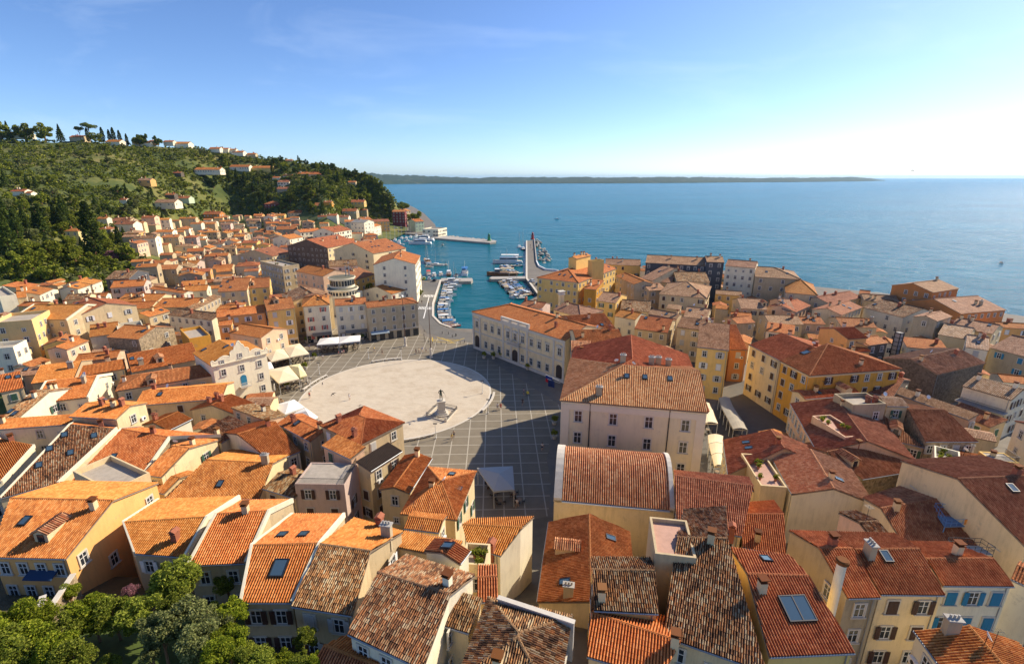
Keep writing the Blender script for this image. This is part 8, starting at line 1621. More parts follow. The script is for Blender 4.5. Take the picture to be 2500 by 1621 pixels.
def boat(kind, label, group, L, B, H, hcol, opts):
 t = thing({'sail': 'sailing_boat', 'row': 'rowing_boat', 'tour': 'tour_boat'}.get(opts.get('type'), 'motor_boat'), label, 'boat', (0,0, SEA_Z), 0, group)
 a, d, r = hull(L, B, H, opts.get('bow', .55)); a.build('hull', [HULL[hcol]], t); d.build('deck', [opts.get('deck', deckm)], t); r.build('gunwale', [opts.get('rim', HULL['white'] if hcol != 'white' else COVER['grey'])], t)
 if 'screen' in opts:
  m_ = MB(); x = opts['screen'] * L; m_.extr([(-B * .36, H), (B * .36, H), (B * .30, H + .5), (-B * .30, H + .5)], x, x + .06); m_.add([(x, -B * .36, H), (x - .7, -B * .40, H), (x - .5, -B * .36, H + .42), (x, -B * .3, H + .5)], [(0,1,2,3)]); m_.add([(x, B * .36, H), (x - .7, B * .40, H), (x - .5, B * .36, H + .42), (x, B * .3, H + .5)], [(3,2,1,0)]); m_.build('windscreen', [M['glass']], t)
 if 'cabin' in opts:
  x0, x1, hc = opts['cabin']; m_ = MB(); x0 *= L; x1 *= L
  m_.extr([(-B * .36, H - .1), (B * .36, H - .1), (B * .29, H + hc), (-B * .29, H + hc)], x0, x1); c = m_.build('cabin', [HULL[opts.get('ccol', 'white')]], t)
  m_ = MB(); m_.extr([(-B * .345, H + hc * .35), (B * .345, H + hc * .35), (B * .315, H + hc * .8), (-B * .315, H + hc * .8)], x0 + .1, x1 + .03); m_.build('cabin_window', [M['glass']], c)
  m_ = MB(); m_.box(x0 - .3, x1 + .15, -B * .34, B * .34, H + hc, H + hc + .07); m_.build('cabin_roof', [opts.get('roof', HULL['white'])], c)
 if 'cover' in opts:
  x0, x1, col = opts['cover']; m_ = MB(); n = 6; V = []
  for i in range(n + 1):
   x = (x0 + (x1 - x0) * i / n) * L; hb = B / 2 * .93 * (1 - max(0,(x / L + .05) / .55) ** 2.2)
   for k in range(5): s = -1 + k * .5; V.append((x, s * hb, H + .06 + .38 * (1 - s * s) * math.sin(math.pi * (.15 + .8 * i / n))))
  m_.add(V, [(i * 5 + k, (i + 1) * 5 + k, (i + 1) * 5 + k + 1, i * 5 + k + 1) for i in range(n) for k in range(4)]); m_.build('tarpaulin', [COVER[col]], t)
 if 'bimini' in opts:
  x0, x1, zz, col = opts['bimini']; m_ = MB(); m_.extr([(-B * .42, zz - .15), (0, zz), (B * .42, zz - .15), (B * .42, zz - .09), (0, zz + .06), (-B * .42, zz - .09)], x0 * L, x1 * L); m_.build('awning', [COVER[col]], t)
  for x in (x0, x1):
   for s in (-1,1): m_ = MB(); m_.tube([(x * L * .97, s * B * .40, H - .1), (x * L * .97, s * B * .40, zz - .15)], .025,4); m_.build('awning_post', [M['pale_zinc']], t)
 if 'motor' in opts:
  m_ = MB(); x = -L / 2; m_.box(x - .42, x - .02,-.16,.16, H * .75, H + .32); m_.box(x - .32, x - .12,-.06,.06,-.3, H * .75); m_.build('outboard_motor', [M['metal']], t)
 if 'seats' in opts:
  for u in opts['seats']: m_ = MB(); m_.box(u * L - .15, u * L + .15, -B * .40, B * .40, H - .12, H - .06); m_.build('thwart', [teak], t)
 for u, hm in opts.get('masts', ()):
  m_ = MB(); m_.tube([(u * L, 0, H * .5), (u * L, 0, hm)], [.075,.045], 6); mst = m_.build('mast', [opts.get('mastm', M['pale_zinc'])], t)
  m_ = MB(); m_.tube([(u * L, 0, H + 1.2), (u * L - L * .36,0, H + 1.25)], .10,6); m_.build('boom', [COVER[opts.get('sailcol', 'blue')]], mst)
  m_ = MB(); m_.tube([(L * .47,0, H * 1.4), (u * L, 0, hm * .98)], .02,3); m_.tube([(-L * .48,0, H), (u * L, 0, hm)], .02,3); [m_.tube([(u * L, s * B * .42, H), (u * L, 0, hm * .93)], .018,3) for s in (-1,1)]; m_.tube([(u * L, -B * .3, hm * .6), (u * L, B * .3, hm * .6)], .03,3); m_.build('rigging', [M['zinc']], mst)
 return t
BP = {}
def proto(k, **kw): BP[k] = kw
proto('open', L=5.6, B=2.1, H=.75, hcol='white', opts=dict(screen=.08, motor=1, seats=(-.28,)))
proto('open2', L=5.0, B=1.95, H=.7, hcol='white', opts=dict(screen=.05, motor=1, seats=(-.3,-.1), bimini=(-.35,.05,1.9, 'blue')))
proto('cruiser', L=7.4, B=2.6, H=1.0, hcol='white', opts=dict(cabin=(-.1,.22,.75), screen=.24, motor=1))
proto('cruiser2', L=6.6, B=2.4, H=.95, hcol='white', opts=dict(cabin=(-.02,.2,.65), screen=.22, bimini=(-.4,-.05,2.1, 'navy'), motor=1))
proto('covered', L=5.6, B=2.1, H=.75, hcol='white', opts=dict(cover=(-.48,.3, 'blue'), motor=1))
proto('covered2', L=5.4, B=2.1, H=.75, hcol='white', opts=dict(cover=(-.48,.32, 'white'), motor=1))
proto('covered3', L=5.2, B=2.0, H=.72, hcol='navy', opts=dict(cover=(-.48,.32, 'tan'), motor=1))
proto('bluerow', L=5.0, B=1.9, H=.65, hcol='blue', opts=dict(type='row', seats=(-.3,0,.22), deck=teak))
proto('redrow', L=4.8, B=1.9, H=.65, hcol='red', opts=dict(type='row', seats=(-.3,0,.22)))
proto('whiterow', L=5.2, B=2.0, H=.7, hcol='white', opts=dict(type='row', seats=(-.3,0,.22), deck=teak, rim=HULL['blue']))
proto('woodboat', L=6.0, B=2.3, H=.9, hcol='wood', opts=dict(cabin=(-.15,.1,.9), ccol='white', deck=teak, rim=HULL['white']))
proto('darkboat', L=5.8, B=2.2, H=.8, hcol='black', opts=dict(cover=(-.2,.35, 'tan'), seats=(-.35,), motor=1, deck=teak))
proto('greyboat', L=5.6, B=2.1, H=.8, hcol='teal', opts=dict(cover=(-.48,.1, 'grey'), motor=1))
proto('red_top', L=8.5, B=3.0, H=1.2, hcol='white', opts=dict(cabin=(-.2,.15,1.4), roof=COVER['red'], bimini=(-.48,-.22,2.8, 'red')))
proto('wooden', L=9, B=3.1, H=1.3, hcol='wood', opts=dict(cabin=(-.25,.15,1.3), ccol='white', deck=teak, masts=((.2,8),), mastm=teak))
proto('blue_ferry', L=11, B=4.2, H=1.5, hcol='white', opts=dict(cabin=(-.3,.2,1.7), roof=COVER['blue'], bimini=(-.35,.1,4.4, 'blue'), masts=((.05,8),)))
proto('sail', L=9.5, B=3.0, H=1.0, hcol='white', opts=dict(type='sail', cabin=(-.08,.2,.45), masts=((.08,13),)))
proto('darksail', L=11, B=3.2, H=1.1, hcol='navy', opts=dict(type='sail', cabin=(-.08,.2,.45), masts=((.08,15),), sailcol='white'))
proto('twomast', L=14, B=4.0, H=1.6, hcol='white', opts=dict(type='sail', cabin=(-.25,-.05,1.0), ccol='wood', deck=teak, masts=((.15,15), (-.18,12)), mastm=teak, sailcol='tan', rim=HULL['wood'], bow=.9))
proto('yacht', L=19, B=5.0, H=2.0, hcol='white', opts=dict(cabin=(-.3,.2,1.8), screen=.21, bimini=(-.3,.0,5.2, 'white')))
proto('tour_boat', L=19, B=5.0, H=1.7, hcol='white', opts=dict(type='tour', cabin=(-.35,.25,2.2), bimini=(-.4,.2,5.6, 'white'), masts=((.22,8),)))
proto('wood_tour', L=17, B=5.0, H=1.7, hcol='wood', opts=dict(type='tour', cabin=(.05,.22,2.0), ccol='wood', deck=teak, bimini=(-.42,.04,4.2, 'tan'), masts=((.25,9),), mastm=teak))
KINDLAB = {'open': 'white open motorboat with windscreen', 'open2': 'small white motorboat with blue sunshade', 'cruiser': 'white cabin cruiser', 'cruiser2': 'white cruiser with dark sunshade', 'covered': 'white boat under blue tarpaulin', 'covered2': 'white boat under white tarpaulin', 'covered3': 'navy boat under tan tarpaulin', 'bluerow': 'blue rowing boat', 'redrow': 'red rowing boat', 'whiterow': 'white rowing boat with blue rim',
   'woodboat': 'brown wooden boat with white cabin', 'darkboat': 'dark boat with tan cover', 'greyboat': 'teal boat with grey cover', 'red_top': 'white boat with red roof', 'wooden': 'wooden fishing boat with short mast', 'blue_ferry': 'white boat with blue awning', 'sail': 'white sailing boat with bare mast', 'darksail': 'dark blue sailing boat with tall mast', 'twomast': 'two masted wooden sailing boat', 'yacht': 'large white motor yacht', 'tour_boat': 'long white excursion boat', 'wood_tour': 'wooden excursion boat with long cream awning'}
MADE = {}
def put_boat(kind, x, y, deg, where, group, sc=1.):
 lab = KINDLAB[kind] + ' ' + where
 if kind not in MADE: t = boat(kind, lab, group, **BP[kind]); MADE[kind] = t; t.location = (x, y, SEA_Z); t.rotation_euler = (0,0, R(deg))
 else: t = dup(MADE[kind], (x, y, SEA_Z), R(deg), lab)
 t['group'] = group; t.scale = (sc,) * 3; return t
rb = random.Random(21)
# left quay row, boats lie bow out from the quay kerb
seg = [Vector(p) for p in QL]; tot = sum((b - a).length for a, b in zip(seg, seg[1:])); s = 1.5; k_ = 0
ROWK = ['wooden', 'open', 'cruiser2', 'sail', 'open2', 'open', 'cruiser', 'covered2', 'open', 'open2', 'cruiser', 'open', 'covered', 'open', 'cruiser2', 'open', 'covered2', 'open', 'open2', 'covered', 'open', 'whiterow', 'covered2', 'open', 'open', 'covered', 'bluerow', 'whiterow', 'redrow', 'covered', 'bluerow']
while s < tot - 1 and k_ < len(ROWK):
 r_ = s
 for a, b in zip(seg, seg[1:]):
  l_ = (b - a).length
  if r_ <= l_: break
  r_ -= l_
 d = (b - a).normalized(); n = Vector((-d.y, d.x)); n = n if n.x > 0 or n.y > .6 else -n
 kd = ROWK[k_]; L_ = BP[kd]['L']; p = a + d * r_ + n * (L_ / 2 + 1.2 + rb.uniform(0,.5))
 put_boat(kd, p.x, p.y, math.degrees(math.atan2(n.y, n.x)) + rb.uniform(-7,7) + (180 if rb.random() < .3 else 0), 'moored %s from the jetty along the left quay' % ORDN[k_], 'boats moored along the left quay'); s += 2.9 + rb.uniform(-.1,.35); k_ += 1
BO = {'cove': [(-48.07,282.42, 'red_top', 100),(-44.35,279.02, 'cruiser', 95),(-40.91,281.73, 'cruiser', 100),(-36.37,282.42, 'wooden', 95),(-31.76,279.02, 'open', 90),(-27.33,284.15, 'blue_ferry', 92),(-52.28,308.59, 'open', 150),(-47.93,314.8, 'sail', 170),(-56.14,325.71, 'twomast', 110),(-29.89,257.23, 'cruiser', 20),(-28.88,261.63, 'open', 15)], 'marina': [(-77.82,420.67, 'yacht', 175),(-79.69,448.01, 'yacht', 170),(-90.74,435.88, 'cruiser', 175),(-120.27,428.15, 'sail', 100),(-118.53,439.85, 'sail', 95),(-111.18,428.15, 'sail', 95),(-110.19,439.85, 'sail', 95),(-104.91,431.98, 'sail', 95),(-104.66,448.01, 'sail', 95),(-98.53,435.88, 'sail', 95),(-101.38,460.8, 'sail', 95),(-97.28,460.8, 'sail', 95),(-94.91,469.73, 'sail', 90),(-91.4,478.99, 'sail', 80),(-74.03,443.9, 'sail', 170),(-99.55,417.02, 'open', 170),(-93.95,417.02, 'cruiser', 170),(-81.32,469.73, 'open', 120)], 'mole': [(-3.2,324.15, 'tour_boat', 178),(3.61,345.5, 'cruiser', 178),(-6.0,281.23, 'wood_tour', 178),(5.95,400.7, 'sail', 95),(8.66,388.98, 'darksail', 95),(-15.97,437.09, 'open', 0)], 'out': [(60.92,685.83, 'cruiser', 10),(320.12,323.02, 'open', 60)], 'buoy': [(-57.29,411.32),(-42.23,314.8)]}
for i_, (x, y, kd, a) in enumerate(BO['cove']): put_boat(kd, x, y, a, 'in the inner basin, %s from the left' % ORDN[sorted(q[0] for q in BO['cove']).index(x)], 'boats in the inner basin')
for i_, (x, y, kd, a) in enumerate(BO['marina']): put_boat(kd, x, y, a, 'in the far marina, %s from the left' % ORDN[sorted((q[0], q[1]) for q in BO['marina']).index((x, y))], 'boats in the far marina')
for i_, (x, y, kd, a) in enumerate(BO['mole']): put_boat(kd, x, y, a, 'beside the stone mole, %s from the near end' % ORDN[sorted(q[1] for q in BO['mole']).index(y)], 'boats beside the mole')
for (x, y, kd, a), wh in zip(BO['out'], ('alone on the open sea', 'alone on the glittering sea at the right edge')): put_boat(kd, x, y, a, wh, 'boats out at sea', .8)
for (x, y), wh in zip(BO['buoy'], ('nearer the breakwater', 'nearer the wooden boats')):
 t = thing('mooring_buoy', 'dark mooring buoy in the harbour %s' % wh, 'buoy', (x, y, SEA_Z), 0, 'mooring buoys'); m_ = MB(); m_.lathe([(.9,-.3), (1.0,.2), (.95,1.0), (.4,1.25)], 10); m_.build('float', [M['concrete']], t); m_ = MB(); m_.lathe([(.12,1.251), (.12,2.0), (.3,2.05), (.3,2.4)], 8); m_.build('top_mark', [M['metal']], t)
RK = ['darkboat', 'woodboat', 'covered3', 'greyboat', 'open', 'darkboat', 'sail', 'open2', 'woodboat', 'darkboat', 'cruiser2', 'covered']
for ri, (a, b) in enumerate([[(-2.05,266.63),(7.7,228.01)], [(-5.28,260.6),(3.39,221.3)], [(-7.52,305.18),(6.12,313.35)], [(-6.92,293.67),(5.59,284.68)]]
):
 a, b = Vector(a), Vector(b); n_ = (20,20,7,7)[ri]; d = (b - a).normalized(); n = Vector((-d.y, d.x)); n = -n if (n.x > 0 and ri < 2) else n
 for k in range(n_):
  p = a.lerp(b, (k + .5) / n_); kd = RK[(k * 5 + ri * 3 + rb.randint(0,3)) % len(RK)]
  wh = ('%s in the row along the right quay', '%s in the outer row off the right quay', '%s in the far row behind the right jetty', '%s in the row behind the right jetty')[ri] % ORDN[k]
  put_boat(kd, p.x + rb.uniform(-.5,.5), p.y + rb.uniform(-.4,.4), math.degrees(math.atan2(n.y, n.x)) + rb.uniform(-10,10), wh, 'boats moored along the right quay', .92)
# ---- cars
def car_mesh():
 b = MB(); pr = [(-2.05,.35), (2.0,.35), (2.08,.62), (1.95,.80), (1.0,.92), (-1.95,.95), (-2.1,.7)]
 V = []; n = len(pr)
 for y, s in ((-.86,1.), (-.9,.985), (.9,.985), (.86,1.)): V += [(x * s, y, z) for x, z in pr]
 b.add(V, [(r_ * n + k, r_ * n + (k + 1) % n, (r_ + 1) * n + (k + 1) % n, (r_ + 1) * n + k) for r_ in range(3) for k in range(n)] + [tuple(range(n - 1,-1,-1)), tuple(range(3 * n, 4 * n))])
 c = MB(); c.add([(-1.85,-.78,.94), (.95,-.78,.92), (.25,-.62,1.40), (-1.45,-.62,1.43), (-1.85,.78,.94), (.95,.78,.92), (.25,.62,1.40), (-1.45,.62,1.43)], [(0,1,2,3), (5,4,7,6), (1,5,6,2), (4,0,3,7)])
 r = MB(); r.add([(.25,-.62,1.402), (.25,.62,1.402), (-1.45,.62,1.432), (-1.45,-.62,1.432), (.2,-.6,1.46), (.2,.6,1.46), (-1.4,.6,1.48), (-1.4,-.6,1.48)], [(4,5,6,7), (0,1,5,4), (1,2,6,5), (2,3,7,6), (3,0,4,7)])
 w = MB(); w.tube([(0,-.1,0), (0,.1,0)], .32,14); rim = MB(); rim.tube([(0,-.11,0), (0,.11,0)], .19,10)
 hl = MB(); hl.box(1.98,2.09,-.16,.16,.62,.76)
 return b, c, r, w.mesh('wheel', [plain('tyre', (.02,.02,.02), .9)]), rim.mesh('rim', [M['pale_zinc']]), hl.mesh('headlight', [plain('lamp_glass', (.7,.7,.68), .15)])
cb_, cc_, cr_, cw_, crim_, chl_ = car_mesh(); CARC = {k: plain(k + '_car_paint', v, .25,.1,.6) for k, v in {'yellow': (.55,.60,.03), 'white': (.75,.75,.74), 'dark': (.03,.035,.045)}.items()}
CB = {k: (cb_.mesh('body', [m]), cr_.mesh('roof', [m])) for k, m in CARC.items()}; CG = cc_.mesh('windows', [M['glass']])
CWH = ['leftmost of three by the small jetty', 'middle of three by the small jetty', 'rightmost of three by the small jetty', 'parked on the right quay, farther one', 'parked on the right quay, nearer one', 'parked by the boats of the right quay', 'on the headland road, farthest one', 'parked left on the marina road', 'parked right on the marina road', 'at the bend of the marina road']
for (x, y, c_, a), wh in zip([(-47.04,261.6, 'yellow', 100),(-44.26,260.99, 'white', 95),(-40.8,257.4, 'dark', 90),(13.81,246.76, 'dark', 5),(14.73,236.28, 'white', 10),(10.41,255.21, 'white', 110),(-118.71,598.87, 'dark', 70),(-121.38,525.24, 'white', 10),(-116.47,532.27, 'dark', 10),(-117.34,559.71, 'dark', 40)]
, CWH):
 t = thing('parked_car', c_ + ' car ' + wh, 'car', (x, y, ground_z(x, y) + .05), R(a), 'cars around the harbour'); bo = obj('body', CB[c_][0], t); obj('roof', CB[c_][1], bo); obj('windows', CG, t)
 for sx in (-1.25,1.3):
  for sy in (-.82,.82): wv = obj('wheel', cw_, t, (sx, sy, .32)); obj('rim', crim_, wv)
 for sy in (-.6,.6): obj('headlight', chl_, t, (0, sy, 0))
# ---- swifts and a gull in the air
bird_m = plain('bird_feather', (.025,.02,.018), .8)
for i_, ((x, y, z), lab, rz, tilt) in enumerate(zip([(-12.29,31.21,37.85),(-15.31,36.96,36.15),(18.47,21.72,41.04),(25.11,34.22,34.08),(72.83,94.65,53.29)]
, ('dark swift gliding over the left of the oval square', 'dark swift seen edge on above the left rim of the oval', 'dark swift over the roofs at the right, nearer one', 'dark swift over the roofs at the right, farther one', 'tiny gull in the sky above the right horizon'), (60,100,15,-20,20), (25,75,10,5,20))):
 t = thing('bird', lab, 'bird', (x, y, z), R(rz), 'birds in flight'); t.rotation_euler = (R(tilt), R(-10), R(rz)); m_ = MB()
 m_.lathe([(.005,-.10), (.02,-.07), (.028,-.01), (.024,.05), (.012,.08), (.004,.095)], 8)
 m_.add([(-.012,0,-.10), (.012,0,-.10), (.03,.002,-.17), (0,.002,-.13), (-.03,.002,-.17)], [(0,1,3), (1,2,3), (0,3,4)])
 for s in (-1,1):
  q = [(0,.035), (.09,.05), (.17,.01), (.25,-.07), (.16,-.035), (.08,-.005), (0,-.03)]
  V = [(s * a, .012 + .03 * a, b) for a, b in q] + [(s * a, .006 + .03 * a, b) for a, b in q]; n = 7
  m_.add(V, [tuple(range(n)), tuple(range(2 * n - 1, n - 1,-1))] + [(k, (k + 1) % n, n + (k + 1) % n, n + k) for k in range(n)])
 me = m_.mesh('body', [bird_m]); me.transform(Matrix.Rotation(R(-90), 4, 'X')); obj('body', me, t)
 if i_ == 4: t.scale = (2.4,) * 3

# ================================================================ TREES
TK = {}
def tree_proto(kind, seed):
 c = MB(); tr = MB(); mt = {'cypress': 'dark', 'conifer': 'dark', 'umbrella': 'pine', 'round': 'green', 'darkround': 'dark', 'olive': 'olive', 'pinkbush': 'pinkf'}[kind]
 if kind == 'cypress': v, f, u = leaf_cloud(2400,.13,.022, seed, (0,0,.03), squash=.97, mode='spindle'); tr.tube([(0,0,-.05), (0,0,.6)], [.018,.008], 6)
 elif kind == 'conifer': v, f, u = leaf_cloud(2600,.30,.03, seed, (0,0,.06), squash=.94, mode='cone'); tr.tube([(0,0,-.05), (0,0,.95)], [.025,.006], 6)
 elif kind == 'umbrella':
  v, f, u = leaf_cloud(2200,.52,.035, seed, (0,0,.84), 9, mode='pine'); tr.tube([(0,0,-.05), (.02,0,.45), (0,.02,.8)], [.035,.028,.015], 6)
  for a in range(5): tr.tube([(.01,0,.5 + .04 * a), (.28 * math.cos(a * 1.3), .28 * math.sin(a * 1.3), .82)], [.018,.008], 5)
 else:
  v, f, u = leaf_cloud(2600,.46,.040, seed, (0,0,.55), 16,.95); tr.tube([(0,0,-.06), (.01,0,.3), (0,.02,.6)], [.04,.03,.015], 6)
  for a in range(4): tr.tube([(0,0,.25 + .05 * a), (.26 * math.cos(a * 1.7), .26 * math.sin(a * 1.7), .6)], [.018,.008], 5)
 c.add(v, f, 0, u); return c.mesh('crown', [LEAF[mt]]), tr.mesh('trunk', [M['wood']])
TN = {'cypress': 'cypress_tree', 'conifer': 'conifer_tree', 'umbrella': 'pine_tree', 'round': 'broadleaf_tree', 'darkround': 'dark_evergreen_tree', 'olive': 'olive_tree', 'pinkbush': 'oleander_bush'}
TW = {'cypress': 'slender dark green cypress', 'conifer': 'dark layered conifer', 'umbrella': 'umbrella pine with spreading flat crown', 'round': 'round bushy green tree', 'darkround': 'dense dark evergreen tree', 'olive': 'grey green olive tree', 'pinkbush': 'pink flowering oleander bush'}
rtree = random.Random(77)
def put_tree(kind, x, y, h, where, group, wide=1.):
 k = (kind, rtree.randint(0,2))
 if k not in TK: TK[k] = tree_proto(kind, 10 + k[1])
 t = thing(TN[kind], TW[kind] + ' ' + where, 'tree', (x, y, ground_z(x, y) - .15), rtree.uniform(0,6.28), group); obj('crown', TK[k][0], t); obj('trunk', TK[k][1], t)
 t.scale = (h * wide, h * wide, h); return t
VIL = [(r_[1], r_[2], r_[3], r_[4], r_[5], r_[7]) for r_ in HOUSES if r_[2] > 150]
def clear(x, y, h):
 for ax, ay, an, L, W, hh in VIL:
  dx, dy = x - ax, y - ay; u = dx * math.cos(an) + dy * math.sin(an); v = -dx * math.sin(an) + dy * math.cos(an)
  if -1 < u < L + 1 and -1.5 - max(0, h - 3) * 2.6 < v < W + 1: return False
 return True
TREES = [(-465.0,585.2,19.6, 'umbrella'),(-473.8,582.3,15.6, 'umbrella'),(-491.7,577.8,17.0, 'conifer'),(-517.4,574.0,13.7, 'umbrella'),(-507.0,575.6,16.9, 'round'),(-525.6,572.8,17.5, 'round'),(-540.3,570.5,19.2, 'conifer'),(-548.0,569.3,17.8, 'round'),(-444.8,592.5,16.3, 'cypress'),(-439.8,594.6,14.4, 'cypress'),(-434.0,596.9,12.0, 'cypress'),(-448.3,591.0,13.6, 'cypress'),(-419.5,602.9,14.4, 'darkround'),(-407.3,607.9,12.4, 'darkround'),(-454.1,588.7,14.9, 'cypress'),(-264.8,648.9,8.0, 'cypress'),(-467.2,584.5,13.9, 'cypress'),(-454.7,577.7,12.1, 'round'),(-423.7,601.2,12.5, 'round'),(-341.5,364.2,10.2, 'cypress'),(-337.5,365.7,9.2, 'cypress'),(-356.5,363.7,12.0, 'conifer'),(-324.3,594.5,14.9, 'cypress'),(-314.7,592.3,16.2, 'cypress'),(-303.8,587.6,14.5, 'cypress'),(-325.4,562.9,14.9, 'darkround'),(-289.8,584.6,8.5, 'cypress'),(-305.1,429.8,8.1, 'cypress'),(-285.1,413.3,7.6, 'cypress'),(-299.8,525.7,9.6, 'cypress'),(-330.1,589.2,4.8, 'cypress'),(-308.8,633.2,7.6, 'cypress'),(-218.5,260.4,30, 'cypress'),(-224.0,221.7,23.8, 'cypress'),(-296.0,327.2,7.3, 'cypress'),(-271.3,269.9,21.3, 'conifer'),(-261.2,270.6,14.6, 'conifer'),(-256.3,275.1,13.7, 'conifer'),(-258.1,286.3,16.0, 'conifer'),(-222.2,246.3,11.0, 'round'),(-221.9,236.9,11.1, 'round'),(-219.4,225.1,11.2, 'round'),(-217.2,215.6,9.8, 'round'),(-214.3,263.9,7.7, 'pinkbush'),(-249.6,322.4,8.5, 'conifer'),(-208.1,268.1,10.2, 'round'),(-241.0,295.4,9.8, 'round'),(-212.6,240.7,9.3, 'round'),(-205.5,241.8,8.2, 'round'),(-198.4,212.0,7.8, 'round'),(-203.8,212.8,6.8, 'round'),(-203.5,249.7,6.2, 'round'),(-264.1,336.8,4.4, 'cypress'),(-179.7,482.2,11.3, 'conifer'),(-199.2,506.2,6.4, 'round'),(-165.2,578.4,12.8, 'round'),(-143.3,577.3,8.6, 'round'),(-123.7,573.1,24.4, 'umbrella'),(-109.0,569.0,15.7, 'round'),(-241.9,541.2,7.4, 'round')]
CRESTX = 0
for i_, (x, y, h, kd) in enumerate(TREES):
 if i_ < 19: wh = 'on the hill crest against the sky, %s tree of the skyline list' % ORDN[i_]
 q = x / y
 if y > 560 or i_ < 19:
  rank = sorted(t_[0] / t_[1] for t_ in TREES[:19]).index(q) if i_ < 19 else 0
  wh = 'on the hill skyline, %s counting from the left' % ORDN[rank]; g = 'trees on the hill skyline'
 elif y < 360: wh = 'in the dark grove left of the yellow villa'; g = 'trees of the left grove'
 else: wh = 'standing out among the hillside villas'; g = 'single trees on the hillside'
 put_tree(kd, x, y, h * (1.05 if kd != 'round' else 1.15), wh, g, {'cypress': 1.15, 'conifer': 1., 'umbrella': .62, 'round': 1.2, 'darkround': .85, 'pinkbush': 1.4}[kd])
def on_hill(q, s):
 yf, _ = interp(HF, q); yc, _ = interp(HC, q); y = yf + (yc - yf) * s; return q * y, y
n = 0
while n < 74:                                # the dark grove at the left
 x, y = on_hill(rtree.uniform(-1.06,-.70), rtree.uniform(-.02,.33) ** 1.0); kd = rtree.choice(['cypress', 'conifer', 'round', 'round', 'round', 'darkround', 'olive'])
 h = rtree.uniform(9,17) if kd in ('cypress', 'conifer') else rtree.uniform(6,11)
 if clear(x, y, h): put_tree(kd, x, y, h, 'in the dark grove left of the yellow villa', 'trees of the left grove', {'cypress': 1.1}.get(kd, .9)); n += 1
n = 0
while n < 105:                               # the wooded headland
 q = rtree.uniform(-.56,-.265); x, y = on_hill(q, rtree.uniform(.12,.98)); kd = rtree.choice(['cypress', 'round', 'darkround', 'round', 'darkround'])
 h = rtree.uniform(9,15) if kd in ('cypress', 'conifer') else rtree.uniform(6,11)
 if clear(x, y, h): put_tree(kd, x, y, h, 'in the wood on the headland above the harbour', 'trees of the headland wood', {'cypress': 1.0}.get(kd, 1.1)); n += 1
n = 0
while n < 90:
 q = rtree.uniform(-1.08,-.38); s = rtree.uniform(.12,1.0); x, y = on_hill(q, s); kd = rtree.choice(['round', 'round', 'olive', 'olive', 'round']); h = rtree.uniform(4.5,8)
 if clear(x, y, h): put_tree(kd, x, y, h, 'scattered over the open hillside', 'trees on the open hillside', 1.1); n += 1
# low scrub that covers the slope: nobody could count it
rg = np.random.default_rng(5); m_ = [MB(), MB(), MB()]; cnt = 0; tries = 0; TIP = 0
while cnt < 7000 and tries < 60000:
 tries += 1; q = rtree.uniform(-1.2,-.262); s = rtree.random() ** .9 * 1.03 - .02
 if tries % 9 == 1: q = rtree.uniform(-1.05,-.74); s = rtree.uniform(-.33,.03)
 if tries % 7 == 0: q = rtree.uniform(-.36,-.222); s = rtree.uniform(-.1,1.0)
 x, y = on_hill(q, s)
 nse = math.sin(x * .045 + 1) * math.cos(y * .05) + .6 * math.sin(x * .11 - y * .07)
 if nse > .72 and rtree.random() < .85 and q < -.42: continue
 h = rtree.uniform(2.0,5.2)
 if not clear(x, y, h - 1.5): continue
 v, f, u = leaf_cloud(34, h * .62,.75, int(rg.integers(1e6)), (x, y, ground_z(x, y) + h * .38), 3,.8); m_[0 if rtree.random() < .5 else rtree.randint(1,2)].add(v, f, 0, u); cnt += 1
for a, (nm, lm_) in zip(m_, (('green_scrub', 'green'), ('olive_scrub', 'olive'), ('dark_scrub', 'pine'))):
 o = a.build(nm, [LEAF[lm_]]); o['kind'] = 'stuff'
# town trees: palm and garden behind the hotels
px_, py_ = (-66.48,223.94)
t = thing('palm_tree', 'palm with drooping fronds in the garden behind the white hotel', 'tree', (px_, py_, 0), 0); m_ = MB(); m_.tube([(0,0,0), (.1,0,5.5)], [.35,.25], 8); m_.build('trunk', [M['wood']], t); m_ = MB()
for k in range(26):
 a = k * 2.4; el = .2 + .9 * (k % 5) / 5; pts = [Vector((math.cos(a) * r_ * 3.0, math.sin(a) * r_ * 3.0,5.5 + math.sin(el) * r_ * 2.6 - 2.8 * r_ * r_)) for r_ in (0,.25,.5,.75,1)]
 sd_ = Vector((-math.sin(a), math.cos(a), 0))
 for i in range(4): w0, w1 = (.12,.42,.45,.3,.03)[i], (.12,.42,.45,.3,.03)[i + 1]; m_.add([tuple(pts[i] - sd_ * w0), tuple(pts[i] + sd_ * w0), tuple(pts[i + 1] + sd_ * w1), tuple(pts[i + 1] - sd_ * w1)], [(0,1,2,3)], 0,[(k / 26,0)] * 4)
m_.build('fronds', [LEAF['green']], t)
for i_, (dx, dy, h, kd, lab) in enumerate(((5,1,3.5, 'round', 'beside the palm behind the white hotel'), (9,2,3.2, 'olive', 'right of the palm behind the hotels'), (18,-3,3.5, 'round', 'behind the grey hotel roof'), (24,-1,3.6, 'round', 'at the right end behind the grey hotel'), (16,16,8.5, 'darkround', 'against the blank wall of the tall white quay house'))):
 put_tree(kd, px_ + dx, py_ + dy, h, lab, 'garden trees behind the hotels', 1.2)
